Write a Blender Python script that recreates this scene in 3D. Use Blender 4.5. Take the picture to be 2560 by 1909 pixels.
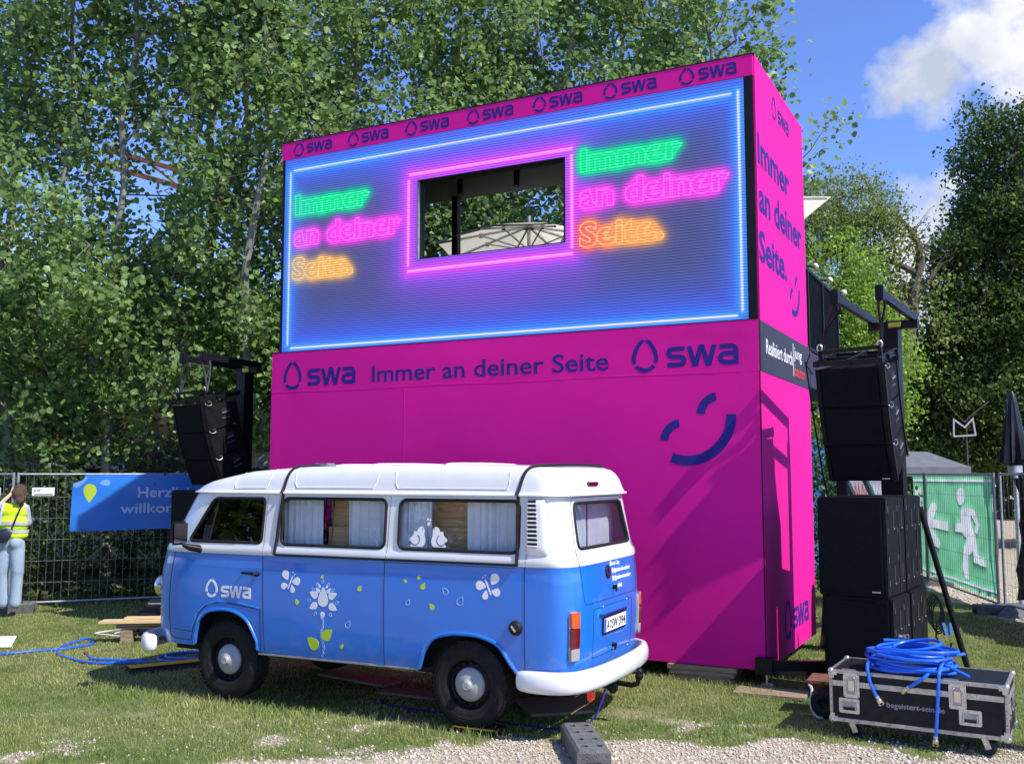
import bpy, bmesh, math, random
import numpy as np
from mathutils import Vector, Matrix
from mathutils.geometry import delaunay_2d_cdt

for _o in list(bpy.data.objects):
    bpy.data.objects.remove(_o)
SC = bpy.context.scene
COL = SC.collection
R = math.radians
PI = math.pi
random.seed(7)
rng = np.random.default_rng(11)

# ------------------------------------------------------------------ camera
cam_d = bpy.data.cameras.new('camera')
cam = bpy.data.objects.new('camera', cam_d)
COL.objects.link(cam)
cam.location = (0, 0, 2.0)
cam.rotation_euler = (PI / 2 + 0.0922, 0, 0)
cam_d.sensor_width = 36
cam_d.lens = 36 * 2482.2 / 2560
cam_d.clip_start = 0.1
cam_d.clip_end = 2000
SC.camera = cam

# ------------------------------------------------------------------ sun and sky
SUN_EL = R(48)
TRAVEL = R(144.5)                      # direction the light travels over the ground
sx, sy = -math.cos(TRAVEL), -math.sin(TRAVEL)
sun_d = bpy.data.lights.new('sun', 'SUN')
sun_d.energy = 4.3
sun_d.angle = R(0.53)
sun_d.color = (1.0, 0.955, 0.88)
sun = bpy.data.objects.new('sun', sun_d)
COL.objects.link(sun)
sdir = Vector((sx * math.cos(SUN_EL), sy * math.cos(SUN_EL), math.sin(SUN_EL)))
sun.rotation_euler = sdir.to_track_quat('Z', 'Y').to_euler()
sun.location = (10, -10, 20)

world = bpy.data.worlds.new('World')
SC.world = world
world.use_nodes = True
wn = world.node_tree.nodes
wl = world.node_tree.links
wn.clear()
wout = wn.new('ShaderNodeOutputWorld')
sky = wn.new('ShaderNodeTexSky')
sky.sky_type = 'NISHITA'
sky.sun_disc = False
sky.sun_elevation = SUN_EL
sky.sun_rotation = math.atan2(sx, sy)
sky.altitude = 500
sky.air_density = 1.0
sky.dust_density = 0.0
sky.ozone_density = 5.0
bg = wn.new('ShaderNodeBackground')
bg.inputs['Strength'].default_value = 0.15
stint = wn.new('ShaderNodeMix')
stint.data_type = 'RGBA'
stint.blend_type = 'MULTIPLY'
stint.inputs[0].default_value = 1.0
stint.inputs[7].default_value = (0.80, 0.84, 1.16, 1)
wl.new(sky.outputs[0], stint.inputs[6])
wl.new(stint.outputs[2], bg.inputs['Color'])
# clouds: real directions in the sky
tc = wn.new('ShaderNodeTexCoord')
nz = wn.new('ShaderNodeTexNoise')
nz.inputs['Scale'].default_value = 11.0
nz.inputs['Detail'].default_value = 9
nz.inputs['Roughness'].default_value = 0.58
wl.new(tc.outputs['Generated'], nz.inputs['Vector'])


def wmath(op, a, b=None, clamp=False):
    n = wn.new('ShaderNodeMath')
    n.operation = op
    n.use_clamp = clamp
    for i, v in enumerate((a, b)):
        if v is None:
            continue
        if isinstance(v, (int, float)):
            n.inputs[i].default_value = v
        else:
            wl.new(v, n.inputs[i])
    return n.outputs[0]


bias = None
for d, rad, amp in (((0.436, 0.798, 0.418), 0.125, 1.0), ((0.400, 0.832, 0.385), 0.062, 0.9), ((0.456, 0.812, 0.372), 0.100, 1.0), ((0.424, 0.825, 0.368), 0.060, 0.85), ((0.50, 0.78, 0.38), 0.145, 1.0),
                    ((0.372, 0.859, 0.351), 0.058, 0.95), ((0.352, 0.870, 0.346), 0.05, 0.85),
                    ((0.387, 0.904, 0.195), 0.109, 0.8), ((0.375, 0.913, 0.155), 0.123, 0.85), ((0.402, 0.885, 0.262), 0.043, 0.6), ((0.36, 0.93, 0.09), 0.160, 0.8),
                    ((-0.42, 0.89, 0.16), 0.145, 0.5),
                    ((-0.9, 0.3, 0.5), 0.300, 0.8), ((0.9, 0.2, 0.35), 0.300, 0.8), ((0.1, -0.9, 0.4), 0.350, 0.8)):
    dv = Vector(d).normalized()
    dn = wn.new('ShaderNodeVectorMath')
    dn.operation = 'DISTANCE'
    wl.new(tc.outputs['Generated'], dn.inputs[0])
    dn.inputs[1].default_value = dv
    b1 = wmath('MULTIPLY', wmath('SUBTRACT', 1.0, wmath('DIVIDE', dn.outputs['Value'], rad), clamp=True), amp)
    bias = b1 if bias is None else wmath('MAXIMUM', bias, b1)
dens = wmath('ADD', wmath('MULTIPLY', nz.outputs[0], 2.1), wmath('MULTIPLY', wmath('POWER', bias, 0.7), 1.25))
dens = wmath('MULTIPLY', wmath('SUBTRACT', dens, 1.60), 2.5, clamp=True)
bgc = wn.new('ShaderNodeBackground')
nz2 = wn.new('ShaderNodeTexNoise')
nz2.inputs['Scale'].default_value = 13.0
nz2.inputs['Detail'].default_value = 5
wl.new(tc.outputs['Generated'], nz2.inputs['Vector'])
cr = wn.new('ShaderNodeValToRGB')
cr.color_ramp.elements[0].position = 0.35
cr.color_ramp.elements[0].color = (0.50, 0.56, 0.70, 1)
cr.color_ramp.elements[1].position = 0.6
cr.color_ramp.elements[1].color = (0.86, 0.88, 0.93, 1)
wl.new(nz2.outputs[0], cr.inputs[0])
wl.new(cr.outputs[0], bgc.inputs['Color'])
bgc.inputs['Strength'].default_value = 0.78
wmix = wn.new('ShaderNodeMixShader')
wl.new(dens, wmix.inputs[0])
wl.new(bg.outputs[0], wmix.inputs[1])
wl.new(bgc.outputs[0], wmix.inputs[2])
wl.new(wmix.outputs[0], wout.inputs['Surface'])

SC.view_settings.view_transform = 'Standard'
SC.view_settings.look = 'None'
SC.view_settings.exposure = 0.52
SC.view_settings.gamma = 1.0
SC.view_settings.use_curve_mapping = False
SC.render.engine = 'CYCLES'


# ------------------------------------------------------------------ materials
def srgb(r, g, b):
    f = lambda c: c / 12.92 if c <= 0.04045 else ((c + 0.055) / 1.055) ** 2.4
    return (f(r / 255), f(g / 255), f(b / 255))


def mat(name, col, rough=0.5, metal=0.0, var=0.12, vscale=6.0, bump=0.0, bscale=60.0, coat=0.0, spec=0.5, detail=4,
        col2=None, stretch=None, emit=None, estr=1.0, trans=None):
    m = bpy.data.materials.new(name)
    m.use_nodes = True
    n, l = m.node_tree.nodes, m.node_tree.links
    p = n['Principled BSDF']
    p.inputs['Roughness'].default_value = rough
    p.inputs['Metallic'].default_value = metal
    p.inputs['Specular IOR Level'].default_value = spec
    if coat:
        p.inputs['Coat Weight'].default_value = coat
        p.inputs['Coat Roughness'].default_value = 0.06
    t = n.new('ShaderNodeTexCoord')
    src = t.outputs['Object']
    if stretch:
        mp = n.new('ShaderNodeMapping')
        mp.inputs['Scale'].default_value = stretch
        l.new(src, mp.inputs['Vector'])
        src = mp.outputs[0]
    nn = n.new('ShaderNodeTexNoise')
    nn.inputs['Scale'].default_value = vscale
    nn.inputs['Detail'].default_value = detail
    l.new(src, nn.inputs['Vector'])
    rp = n.new('ShaderNodeValToRGB')
    a = [max(0, c * (1 - var)) for c in col]
    b = col2 if col2 else [min(1, c * (1 + var)) for c in col]
    rp.color_ramp.elements[0].position = 0.32
    rp.color_ramp.elements[1].position = 0.68
    rp.color_ramp.elements[0].color = (*a, 1)
    rp.color_ramp.elements[1].color = (*b, 1)
    l.new(nn.outputs[0], rp.inputs[0])
    l.new(rp.outputs[0], p.inputs['Base Color'])
    if bump:
        bn = n.new('ShaderNodeTexNoise')
        bn.inputs['Scale'].default_value = bscale
        bn.inputs['Detail'].default_value = 3
        l.new(src, bn.inputs['Vector'])
        bm_ = n.new('ShaderNodeBump')
        bm_.inputs['Strength'].default_value = bump
        bm_.inputs['Distance'].default_value = 0.02
        l.new(bn.outputs[0], bm_.inputs['Height'])
        l.new(bm_.outputs[0], p.inputs['Normal'])
    if emit:
        p.inputs['Emission Color'].default_value = (*emit, 1)
        p.inputs['Emission Strength'].default_value = estr
    if trans:
        o = n['Material Output']
        tr = n.new('ShaderNodeBsdfTranslucent')
        l.new(rp.outputs[0], tr.inputs['Color'])
        mx = n.new('ShaderNodeMixShader')
        mx.inputs[0].default_value = trans
        l.new(p.outputs[0], mx.inputs[1])
        l.new(tr.outputs[0], mx.inputs[2])
        l.new(mx.outputs[0], o.inputs['Surface'])
    return m


def glass_mat(name, tint, rough=0.0, refl=1.0):
    m = bpy.data.materials.new(name)
    m.use_nodes = True
    n, l = m.node_tree.nodes, m.node_tree.links
    n.remove(n['Principled BSDF'])
    tr = n.new('ShaderNodeBsdfTransparent')
    tr.inputs[0].default_value = (*tint, 1)
    g = n.new('ShaderNodeBsdfGlossy')
    g.inputs['Roughness'].default_value = rough
    fr = n.new('ShaderNodeLayerWeight')
    fr.inputs['Blend'].default_value = 0.5
    pw_ = n.new('ShaderNodeMath')
    pw_.operation = 'POWER'
    pw_.inputs[1].default_value = 4.0
    l.new(fr.outputs['Facing'], pw_.inputs[0])
    ml = n.new('ShaderNodeMath')
    ml.operation = 'MULTIPLY_ADD'
    ml.inputs[1].default_value = 0.9
    ml.inputs[2].default_value = 0.06 * refl
    l.new(pw_.outputs[0], ml.inputs[0])
    mx = n.new('ShaderNodeMixShader')
    l.new(ml.outputs[0], mx.inputs[0])
    l.new(tr.outputs[0], mx.inputs[1])
    l.new(g.outputs[0], mx.inputs[2])
    l.new(mx.outputs[0], n['Material Output'].inputs['Surface'])
    return m


def attr_mat(name, attr, rough=0.6, trans=0.0, emit=False, spec=0.3, scan=False):
    m = bpy.data.materials.new(name)
    m.use_nodes = True
    n, l = m.node_tree.nodes, m.node_tree.links
    p = n['Principled BSDF']
    p.inputs['Roughness'].default_value = rough
    p.inputs['Specular IOR Level'].default_value = spec
    a = n.new('ShaderNodeAttribute')
    a.attribute_name = attr
    if emit:
        p.inputs['Base Color'].default_value = (0.01, 0.01, 0.012, 1)
        c = a.outputs['Color']
        if scan:
            t = n.new('ShaderNodeTexCoord')
            s = n.new('ShaderNodeSeparateXYZ')
            l.new(t.outputs['Object'], s.inputs[0])
            def mth(op, x, y=None, z=None):
                q = n.new('ShaderNodeMath')
                q.operation = op
                for i, v in enumerate((x, y, z)):
                    if v is None:
                        continue
                    if isinstance(v, (int, float)):
                        q.inputs[i].default_value = v
                    else:
                        l.new(v, q.inputs[i])
                return q.outputs[0]
            f = mth('FRACT', mth('MULTIPLY', s.outputs['Z'], 1 / 0.029))
            line = mth('GREATER_THAN', f, 0.22)
            f2 = mth('FRACT', mth('MULTIPLY', s.outputs['X'], 1 / 0.0145))
            dot = mth('ADD', mth('MULTIPLY', mth('GREATER_THAN', f2, 0.25), 0.14), 0.86)
            g = mth('MULTIPLY', mth('ADD', mth('MULTIPLY', line, 0.64), 0.36), dot)
            mu = n.new('ShaderNodeMix')
            mu.data_type = 'RGBA'
            mu.blend_type = 'MULTIPLY'
            mu.inputs[0].default_value = 1
            l.new(c, mu.inputs[6])
            cmb = n.new('ShaderNodeCombineColor')
            for i in range(3):
                l.new(g, cmb.inputs[i])
            l.new(cmb.outputs[0], mu.inputs[7])
            c = mu.outputs[2]
        l.new(c, p.inputs['Emission Color'])
        p.inputs['Emission Strength'].default_value = 0.92
    else:
        l.new(a.outputs['Color'], p.inputs['Base Color'])
        if trans:
            tr = n.new('ShaderNodeBsdfTranslucent')
            hs = n.new('ShaderNodeHueSaturation')
            hs.inputs['Value'].default_value = 1.75
            hs.inputs['Hue'].default_value = 0.49
            l.new(a.outputs['Color'], hs.inputs['Color'])
            l.new(hs.outputs[0], tr.inputs['Color'])
            mx = n.new('ShaderNodeMixShader')
            mx.inputs[0].default_value = trans
            l.new(p.outputs[0], mx.inputs[1])
            l.new(tr.outputs[0], mx.inputs[2])
            l.new(mx.outputs[0], n['Material Output'].inputs['Surface'])
    return m


M = {}
M['magenta'] = mat('magenta_fabric', (0.74, 0.013, 0.285), 0.7, var=0.045, vscale=1.3, bump=0.10, bscale=2.2, spec=0.12)
M['navy'] = mat('navy_print', (0.035, 0.025, 0.21), 0.75, var=0.06, spec=0.1)
M['band'] = mat('dark_band_print', (0.028, 0.028, 0.055), 0.6, var=0.1)
M['band2'] = mat('dim_violet_cloth', (0.05, 0.045, 0.085), 0.8, var=0.08, spec=0.1)
M['white_print'] = mat('white_print', (0.82, 0.82, 0.82), 0.5, var=0.03)
M['red_print'] = mat('red_print', (0.75, 0.04, 0.06), 0.5, var=0.03)
M['black'] = mat('black_steel', (0.007, 0.007, 0.009), 0.45, spec=0.25, var=0.3, vscale=9, bump=0.05)
M['blackm'] = mat('black_paint', (0.009, 0.0095, 0.011), 0.6, spec=0.12, var=0.3, vscale=12, bump=0.25, bscale=220)
M['grille'] = mat('black_grille_cloth', (0.005, 0.006, 0.009), 0.75, spec=0.12, var=0.2, vscale=20, bump=0.3, bscale=300)
M['ceiling'] = mat('grey_ceiling', (0.045, 0.047, 0.058), 0.7, var=0.05)
M['rubber'] = mat('rubber', (0.014, 0.014, 0.015), 0.62, spec=0.25, var=0.25, vscale=20, bump=0.15, bscale=80)
M['tyre'] = mat('tyre_rubber', (0.013, 0.013, 0.013), 0.8, spec=0.25, var=0.35, vscale=14, bump=0.2, bscale=90)
M['blue'] = mat('blue_car_paint', (0.010, 0.172, 0.66), 0.32, var=0.035, vscale=2.5, coat=0.9, detail=2)
M['white'] = mat('white_car_paint', (0.74, 0.755, 0.74), 0.34, var=0.025, vscale=3, coat=0.7, detail=2)
M['roofw'] = mat('white_roof_gelcoat', (0.72, 0.73, 0.72), 0.4, var=0.03, vscale=4, coat=0.3)
for k_ in ('blue', 'white'):
    n, l = M[k_].node_tree.nodes, M[k_].node_tree.links
    p = n['Principled BSDF']
    src = p.inputs['Base Color'].links[0].from_socket
    t = n.new('ShaderNodeTexCoord')
    s = n.new('ShaderNodeSeparateXYZ')
    l.new(t.outputs['Object'], s.inputs[0])
    mr_ = n.new('ShaderNodeMapRange')
    mr_.inputs['From Min'].default_value = 0.75
    mr_.inputs['From Max'].default_value = 0.35
    l.new(s.outputs['Z'], mr_.inputs['Value'])
    nn = n.new('ShaderNodeTexNoise')
    nn.inputs['Scale'].default_value = 9
    nn.inputs['Detail'].default_value = 9
    nn.inputs['Roughness'].default_value = 0.7
    l.new(t.outputs['Object'], nn.inputs['Vector'])
    ad = n.new('ShaderNodeMath')
    ad.operation = 'MULTIPLY_ADD'
    ad.inputs[1].default_value = 0.28
    l.new(mr_.outputs[0], ad.inputs[0])
    l.new(nn.outputs[0], ad.inputs[2])
    r2 = n.new('ShaderNodeValToRGB')
    r2.color_ramp.elements[0].position = 0.62
    r2.color_ramp.elements[1].position = 0.98
    r2.color_ramp.elements[1].color = (0.30, 0.30, 0.30, 1)
    l.new(ad.outputs[0], r2.inputs[0])
    mx = n.new('ShaderNodeMix')
    mx.data_type = 'RGBA'
    l.new(r2.outputs[0], mx.inputs[0])
    l.new(src, mx.inputs[6])
    mx.inputs[7].default_value = (0.34, 0.31, 0.26, 1)
    l.new(mx.outputs[2], p.inputs['Base Color'])
    ra = n.new('ShaderNodeMath')
    ra.operation = 'MULTIPLY_ADD'
    ra.inputs[1].default_value = 0.5
    ra.inputs[2].default_value = p.inputs['Roughness'].default_value
    l.new(r2.outputs[0], ra.inputs[0])
    l.new(ra.outputs[0], p.inputs['Roughness'])
    bn = n.new('ShaderNodeTexNoise')
    bn.inputs['Scale'].default_value = 2.2
    bn.inputs['Detail'].default_value = 2
    l.new(t.outputs['Object'], bn.inputs['Vector'])
    bp_ = n.new('ShaderNodeBump')
    bp_.inputs['Strength'].default_value = 0.22
    bp_.inputs['Distance'].default_value = 0.02
    l.new(bn.outputs[0], bp_.inputs['Height'])
    l.new(bp_.outputs[0], p.inputs['Coat Normal'])
M['bumper'] = mat('white_bumper_paint', (0.80, 0.81, 0.80), 0.3, var=0.03, coat=0.6)
M['hub'] = mat('grey_hubcap_paint', (0.34, 0.35, 0.35), 0.5, var=0.06, coat=0.2)
M['chrome'] = mat('polished_metal', (0.7, 0.7, 0.7), 0.22, metal=1.0, var=0.05)
M['mirrorg'] = mat('mirror_glass', (0.22, 0.20, 0.23), 0.08, metal=1.0, var=0.05)
M['seam'] = mat('dark_gap', (0.010, 0.018, 0.05), 0.8, var=0.1)
M['seamw'] = mat('grey_gap', (0.14, 0.14, 0.14), 0.8, var=0.1)
M['dark'] = mat('dark_interior', (0.012, 0.012, 0.014), 0.85, var=0.2)
M['curtain'] = mat('grey_blue_curtain', (0.62, 0.69, 0.74), 0.85, var=0.08, vscale=5, bump=0.15, bscale=40)
M['curtain2'] = mat('white_curtain', (0.44, 0.45, 0.52), 0.85, var=0.08, vscale=5, bump=0.15, bscale=40)
M['wood'] = mat('light_wood_panel', (0.56, 0.36, 0.18), 0.5, var=0.22, vscale=7, stretch=(0.6, 1, 9), detail=6)
M['plank'] = mat('weathered_plank', (0.30, 0.22, 0.14), 0.8, var=0.3, vscale=7, stretch=(0.7, 9, 9), bump=0.3, bscale=30)
M['plank2'] = mat('fresh_plank', (0.62, 0.45, 0.24), 0.7, var=0.2, vscale=7, stretch=(0.7, 9, 9), bump=0.2, bscale=30)
M['leafgreen'] = mat('lime_sticker', (0.52, 0.68, 0.03), 0.4, var=0.03)
M['litblue'] = mat('pale_blue_sticker', (0.35, 0.62, 0.85), 0.4, var=0.03)
M['glass'] = glass_mat('clear_window_glass', (0.93, 0.95, 0.95))
M['glassd'] = glass_mat('tinted_window_glass', (0.16, 0.18, 0.22), refl=1.5)
M['orange'] = mat('orange_lens', (0.70, 0.085, 0.004), 0.25, var=0.08, vscale=60, coat=1.0)
M['redl'] = mat('red_lens', (0.13, 0.003, 0.008), 0.2, var=0.15, vscale=60, coat=1.0)
M['clearl'] = mat('clear_lens', (0.36, 0.34, 0.33), 0.2, var=0.12, vscale=60, coat=1.0)
M['alu'] = mat('aluminium_edge', (0.52, 0.49, 0.46), 0.42, metal=0.75, var=0.18, vscale=25, stretch=(1, 1, 1), bump=0.05)
M['zinc'] = mat('zinc_hardware', (0.62, 0.62, 0.60), 0.35, metal=0.8, var=0.2, vscale=40)
M['galv'] = mat('galvanised_tube', (0.38, 0.39, 0.40), 0.42, metal=0.6, var=0.15, vscale=15)
M['ply'] = mat('black_plywood', (0.012, 0.013, 0.016), 0.5, spec=0.25, var=0.3, vscale=16, bump=0.1, bscale=200)
M['hose'] = mat('blue_hose', (0.012, 0.13, 0.72), 0.28, var=0.08, vscale=12, coat=0.3)
M['brass'] = mat('brass_coupling', (0.72, 0.60, 0.40), 0.3, metal=0.9, var=0.15, vscale=60)
M['concrete'] = mat('dark_concrete', (0.125, 0.128, 0.125), 0.9, var=0.28, vscale=14, bump=0.6, bscale=90)
M['yellow'] = mat('yellow_plastic', (0.78, 0.45, 0.02), 0.5, var=0.15, vscale=18)
M['banner'] = mat('blue_banner_vinyl', (0.016, 0.165, 0.60), 0.42, var=0.06, vscale=3, bump=0.25, bscale=3)
M['banner2'] = mat('pale_blue_print', (0.15, 0.33, 0.70), 0.42, var=0.04)
M['banlime'] = mat('lime_print', (0.42, 0.55, 0.03), 0.45, var=0.05)
M['green'] = mat('green_exit_banner', (0.16, 0.52, 0.28), 0.6, var=0.10, vscale=2.5, bump=0.3, bscale=3.5, col2=(0.22, 0.60, 0.36), trans=0.55)
M['tarp'] = mat('black_tarpaulin', (0.010, 0.012, 0.016), 0.38, var=0.3, vscale=4, bump=0.4, bscale=8)
M['parasol'] = mat('beige_parasol_cloth', (0.80, 0.76, 0.63), 0.8, var=0.05, vscale=4, trans=0.6)
M['rust'] = mat('rusty_brown_wall', (0.085, 0.058, 0.042), 0.9, var=0.55, vscale=1.6, detail=8, bump=0.5, bscale=12)
M['rustf'] = mat('rusty_steel', (0.16, 0.065, 0.035), 0.85, var=0.4, vscale=6, bump=0.3)
M['lightgrey'] = mat('light_grey_paint', (0.5, 0.51, 0.5), 0.5, var=0.08)
M['greycloth'] = mat('grey_cloth', (0.33, 0.34, 0.37), 0.85, var=0.08, vscale=10)
M['strapm'] = mat('grey_webbing', (0.07, 0.07, 0.072), 0.8, var=0.1)
M['jeans'] = mat('pale_blue_jeans', (0.30, 0.385, 0.49), 0.85, var=0.16, vscale=5, bump=0.5, bscale=9, stretch=(1, 1, 0.6))
M['tentc'] = mat('dull_tent_cloth', (0.13, 0.14, 0.16), 0.85, var=0.1)
M['shirt'] = mat('grey_blue_shirt', (0.40, 0.44, 0.55), 0.85, var=0.08, vscale=9, bump=0.3, bscale=15)
M['hivis'] = mat('yellow_safety_vest', (0.62, 0.85, 0.015), 0.7, var=0.06, vscale=6, bump=0.4, bscale=12)
M['hvo'] = mat('silver_reflective_tape', (0.45, 0.48, 0.52), 0.35, var=0.1)
M['skin'] = mat('skin', (0.60, 0.36, 0.26), 0.5, var=0.05, vscale=10)
M['hair'] = mat('brown_hair', (0.085, 0.052, 0.03), 0.55, var=0.4, vscale=20, stretch=(6, 6, 1), bump=0.6, bscale=60)
M['bag'] = mat('navy_leather', (0.015, 0.018, 0.04), 0.4, var=0.1)
M['shoe'] = mat('black_shoe', (0.02, 0.02, 0.022), 0.6, var=0.2)
M['bulb'] = mat('frosted_bulb', (0.80, 0.76, 0.66), 0.3, var=0.04)
M['bluetarp'] = mat('blue_tarpaulin', (0.05, 0.20, 0.50), 0.5, var=0.2, vscale=4, bump=0.3)
M['greenpaint'] = mat('dark_green_paint', (0.02, 0.05, 0.045), 0.5, var=0.2)
M['yellowtag'] = mat('yellow_tape', (0.6, 0.55, 0.05), 0.5, var=0.1)
M['bark'] = mat('pale_aspen_bark', (0.19, 0.19, 0.16), 0.85, var=0.45, vscale=5, stretch=(1, 1, 0.5), bump=0.5, bscale=25)
M['bark2'] = mat('dark_bark', (0.085, 0.07, 0.055), 0.9, var=0.4, vscale=8, bump=0.7, bscale=20)
M['paper'] = mat('white_sheet', (0.7, 0.7, 0.7), 0.6, var=0.04)
M['cablew'] = mat('white_cable_sheath', (0.6, 0.58, 0.52), 0.5, var=0.1)
M['leaf'] = attr_mat('leaf_tissue', 'col', 0.42, 0.40, spec=0.35)
M['grass'] = attr_mat('grass_blade', 'col', 0.55, 0.30, spec=0.3)
M['stone'] = attr_mat('limestone_chip', 'col', 0.85)
M['screen'] = attr_mat('led_screen_pixels', 'col', 0.5, emit=True, scan=True)
M['neon'] = attr_mat('led_neon_lines', 'col', 0.5, emit=True, scan=True)


# ------------------------------------------------------------------ mesh helpers
class MB:
    def __init__(s):
        s.v, s.f, s.m = [], [], []

    def add(s, v, f, m=0, T=None):
        b = len(s.v)
        if T is not None:
            v = [T @ Vector(p) for p in v]
        s.v += [tuple(p) for p in v]
        s.f += [tuple(i + b for i in q) for q in f]
        s.m += [m] * len(f)
        return s

    def box(s, x0, x1, y0, y1, z0, z1, m=0, T=None, bev=0.0):
        if bev <= 0:
            v = [(x0, y0, z0), (x1, y0, z0), (x1, y1, z0), (x0, y1, z0), (x0, y0, z1), (x1, y0, z1), (x1, y1, z1), (x0, y1, z1)]
            f = [(0, 3, 2, 1), (4, 5, 6, 7), (0, 1, 5, 4), (1, 2, 6, 5), (2, 3, 7, 6), (3, 0, 4, 7)]
            return s.add(v, f, m, T)
        b = bmesh.new()
        bmesh.ops.create_cube(b, size=1)
        for q in b.verts:
            q.co = Vector(((x0 + x1) / 2 + q.co.x * (x1 - x0), (y0 + y1) / 2 + q.co.y * (y1 - y0), (z0 + z1) / 2 + q.co.z * (z1 - z0)))
        bmesh.ops.bevel(b, geom=b.edges[:], offset=bev, segments=2, affect='EDGES')
        b.verts.index_update()
        s.add([q.co.copy() for q in b.verts], [tuple(w.index for w in g.verts) for g in b.faces], m, T)
        b.free()
        return s

    def beam(s, a, b, w, h, m=0, up=(0, 0, 1), ext=0.0):
        a, b = Vector(a), Vector(b)
        d = (b - a).normalized()
        a = a - d * ext
        b = b + d * ext
        u = Vector(up)
        if abs(d.dot(u)) > 0.98:
            u = Vector((0, 1, 0))
        x = d.cross(u).normalized()
        z = x.cross(d)
        v = []
        for p in (a, b):
            for i, j in ((-1, -1), (1, -1), (1, 1), (-1, 1)):
                v.append(p + x * (i * w / 2) + z * (j * h / 2))
        return s.add(v, [(0, 1, 2, 3), (7, 6, 5, 4), (0, 4, 5, 1), (1, 5, 6, 2), (2, 6, 7, 3), (3, 7, 4, 0)], m)

    def tube(s, path, r, n=8, m=0, closed=False, cap=True):
        P = [Vector(p) for p in path]
        k = len(P)
        rr = r if isinstance(r, (list, tuple)) else [r] * k
        v, f = [], []
        ref = None
        for i in range(k):
            if closed:
                t = (P[(i + 1) % k] - P[i - 1])
            else:
                t = P[min(i + 1, k - 1)] - P[max(i - 1, 0)]
            if t.length < 1e-9:
                t = Vector((0, 0, 1))
            t.normalize()
            if ref is None:
                ref = Vector((0, 0, 1)) if abs(t.z) < 0.9 else Vector((1, 0, 0))
                ref = (ref - t * ref.dot(t)).normalized()
            else:
                ref = ref - t * ref.dot(t)
                if ref.length < 1e-6:
                    ref = Vector((1, 0, 0)) - t * t.x
                ref.normalize()
            bb = t.cross(ref)
            for j in range(n):
                a = 2 * PI * j / n
                v.append(P[i] + (ref * math.cos(a) + bb * math.sin(a)) * rr[i])
        for i in range(k if closed else k - 1):
            i2 = (i + 1) % k
            for j in range(n):
                j2 = (j + 1) % n
                f.append((i * n + j, i * n + j2, i2 * n + j2, i2 * n + j))
        if cap and not closed:
            f.append(tuple(range(n))[::-1])
            f.append(tuple((k - 1) * n + j for j in range(n)))
        return s.add(v, f, m)

    def lathe(s, prof, n=32, m=0, T=None, cap=False):
        """profile of (radius, height) turned round local z"""
        v, f = [], []
        for r_, z_ in prof:
            for j in range(n):
                a = 2 * PI * j / n
                v.append((r_ * math.cos(a), r_ * math.sin(a), z_))
        for i in range(len(prof) - 1):
            for j in range(n):
                j2 = (j + 1) % n
                f.append((i * n + j, i * n + j2, (i + 1) * n + j2, (i + 1) * n + j))
        if cap:
            f.append(tuple(range(n))[::-1])
            f.append(tuple((len(prof) - 1) * n + j for j in range(n)))
        return s.add(v, f, m, T)

    def ball(s, c, r, m=0, n=10, sc=(1, 1, 1)):
        pr = [(max(1e-4, math.sin(PI * i / n)) * 1.0, -math.cos(PI * i / n)) for i in range(n + 1)]
        T = Matrix.Translation(c) @ Matrix.Diagonal((r * sc[0], r * sc[1], r * sc[2], 1))
        return s.lathe(pr, n + 4, m, T)


def obj(name, mb, mats, parent=None, loc=None, rotz=None, smooth=False, T=None):
    me = bpy.data.meshes.new(name)
    me.from_pydata([tuple(p) for p in mb.v], [], mb.f)
    for m in (mats if isinstance(mats, (list, tuple)) else [mats]):
        me.materials.append(M[m] if isinstance(m, str) else m)
    if any(mb.m):
        me.polygons.foreach_set('material_index', mb.m)
    if smooth:
        me.polygons.foreach_set('use_smooth', [True] * len(me.polygons))
        if smooth != 'all':
            try:
                me.set_sharp_from_angle(angle=R(smooth if isinstance(smooth, (int, float)) and not isinstance(smooth, bool) else 38))
            except Exception:
                pass
    me.update()
    o = bpy.data.objects.new(name, me)
    COL.objects.link(o)
    if parent:
        o.parent = parent
    if loc is not None:
        o.location = loc
    if rotz is not None:
        o.rotation_euler = (0, 0, rotz)
    if T is not None:
        o.matrix_local = T
    return o


def thing(name, label, cat, loc=(0, 0, 0), rotz=0, group=None):
    o = bpy.data.objects.new(name, None)
    COL.objects.link(o)
    o.location = loc
    o.rotation_euler = (0, 0, rotz)
    o.empty_display_size = 0.2
    o['label'] = label
    o['category'] = cat
    if group:
        o['group'] = group
    return o


def tag(o, label, cat, group=None):
    o['label'] = label
    o['category'] = cat
    if group:
        o['group'] = group
    return o


def kind(o, k):
    o['kind'] = k
    return o


def dup(root, loc=None, rotz=None, label=None):
    r = root.copy()
    COL.objects.link(r)
    if loc is not None:
        r.location = loc
    if rotz is not None:
        r.rotation_euler = (0, 0, rotz)
    if label:
        r['label'] = label
    for ch in list(root.children):
        c = ch.copy()
        COL.objects.link(c)
        c.parent = r
        for g in list(ch.children):
            d = g.copy()
            COL.objects.link(d)
            d.parent = c
    return r


def in_poly(pts, poly):
    x, y = pts[:, 0], pts[:, 1]
    ins = np.zeros(len(pts), bool)
    P = np.asarray(poly, float)
    j = len(P) - 1
    for i in range(len(P)):
        xi, yi, xj, yj = P[i, 0], P[i, 1], P[j, 0], P[j, 1]
        if yi != yj:
            c = ((yi > y) != (yj > y)) & (x < (xj - xi) * (y - yi) / (yj - yi) + xi)
            ins ^= c
        j = i
    return ins


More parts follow.
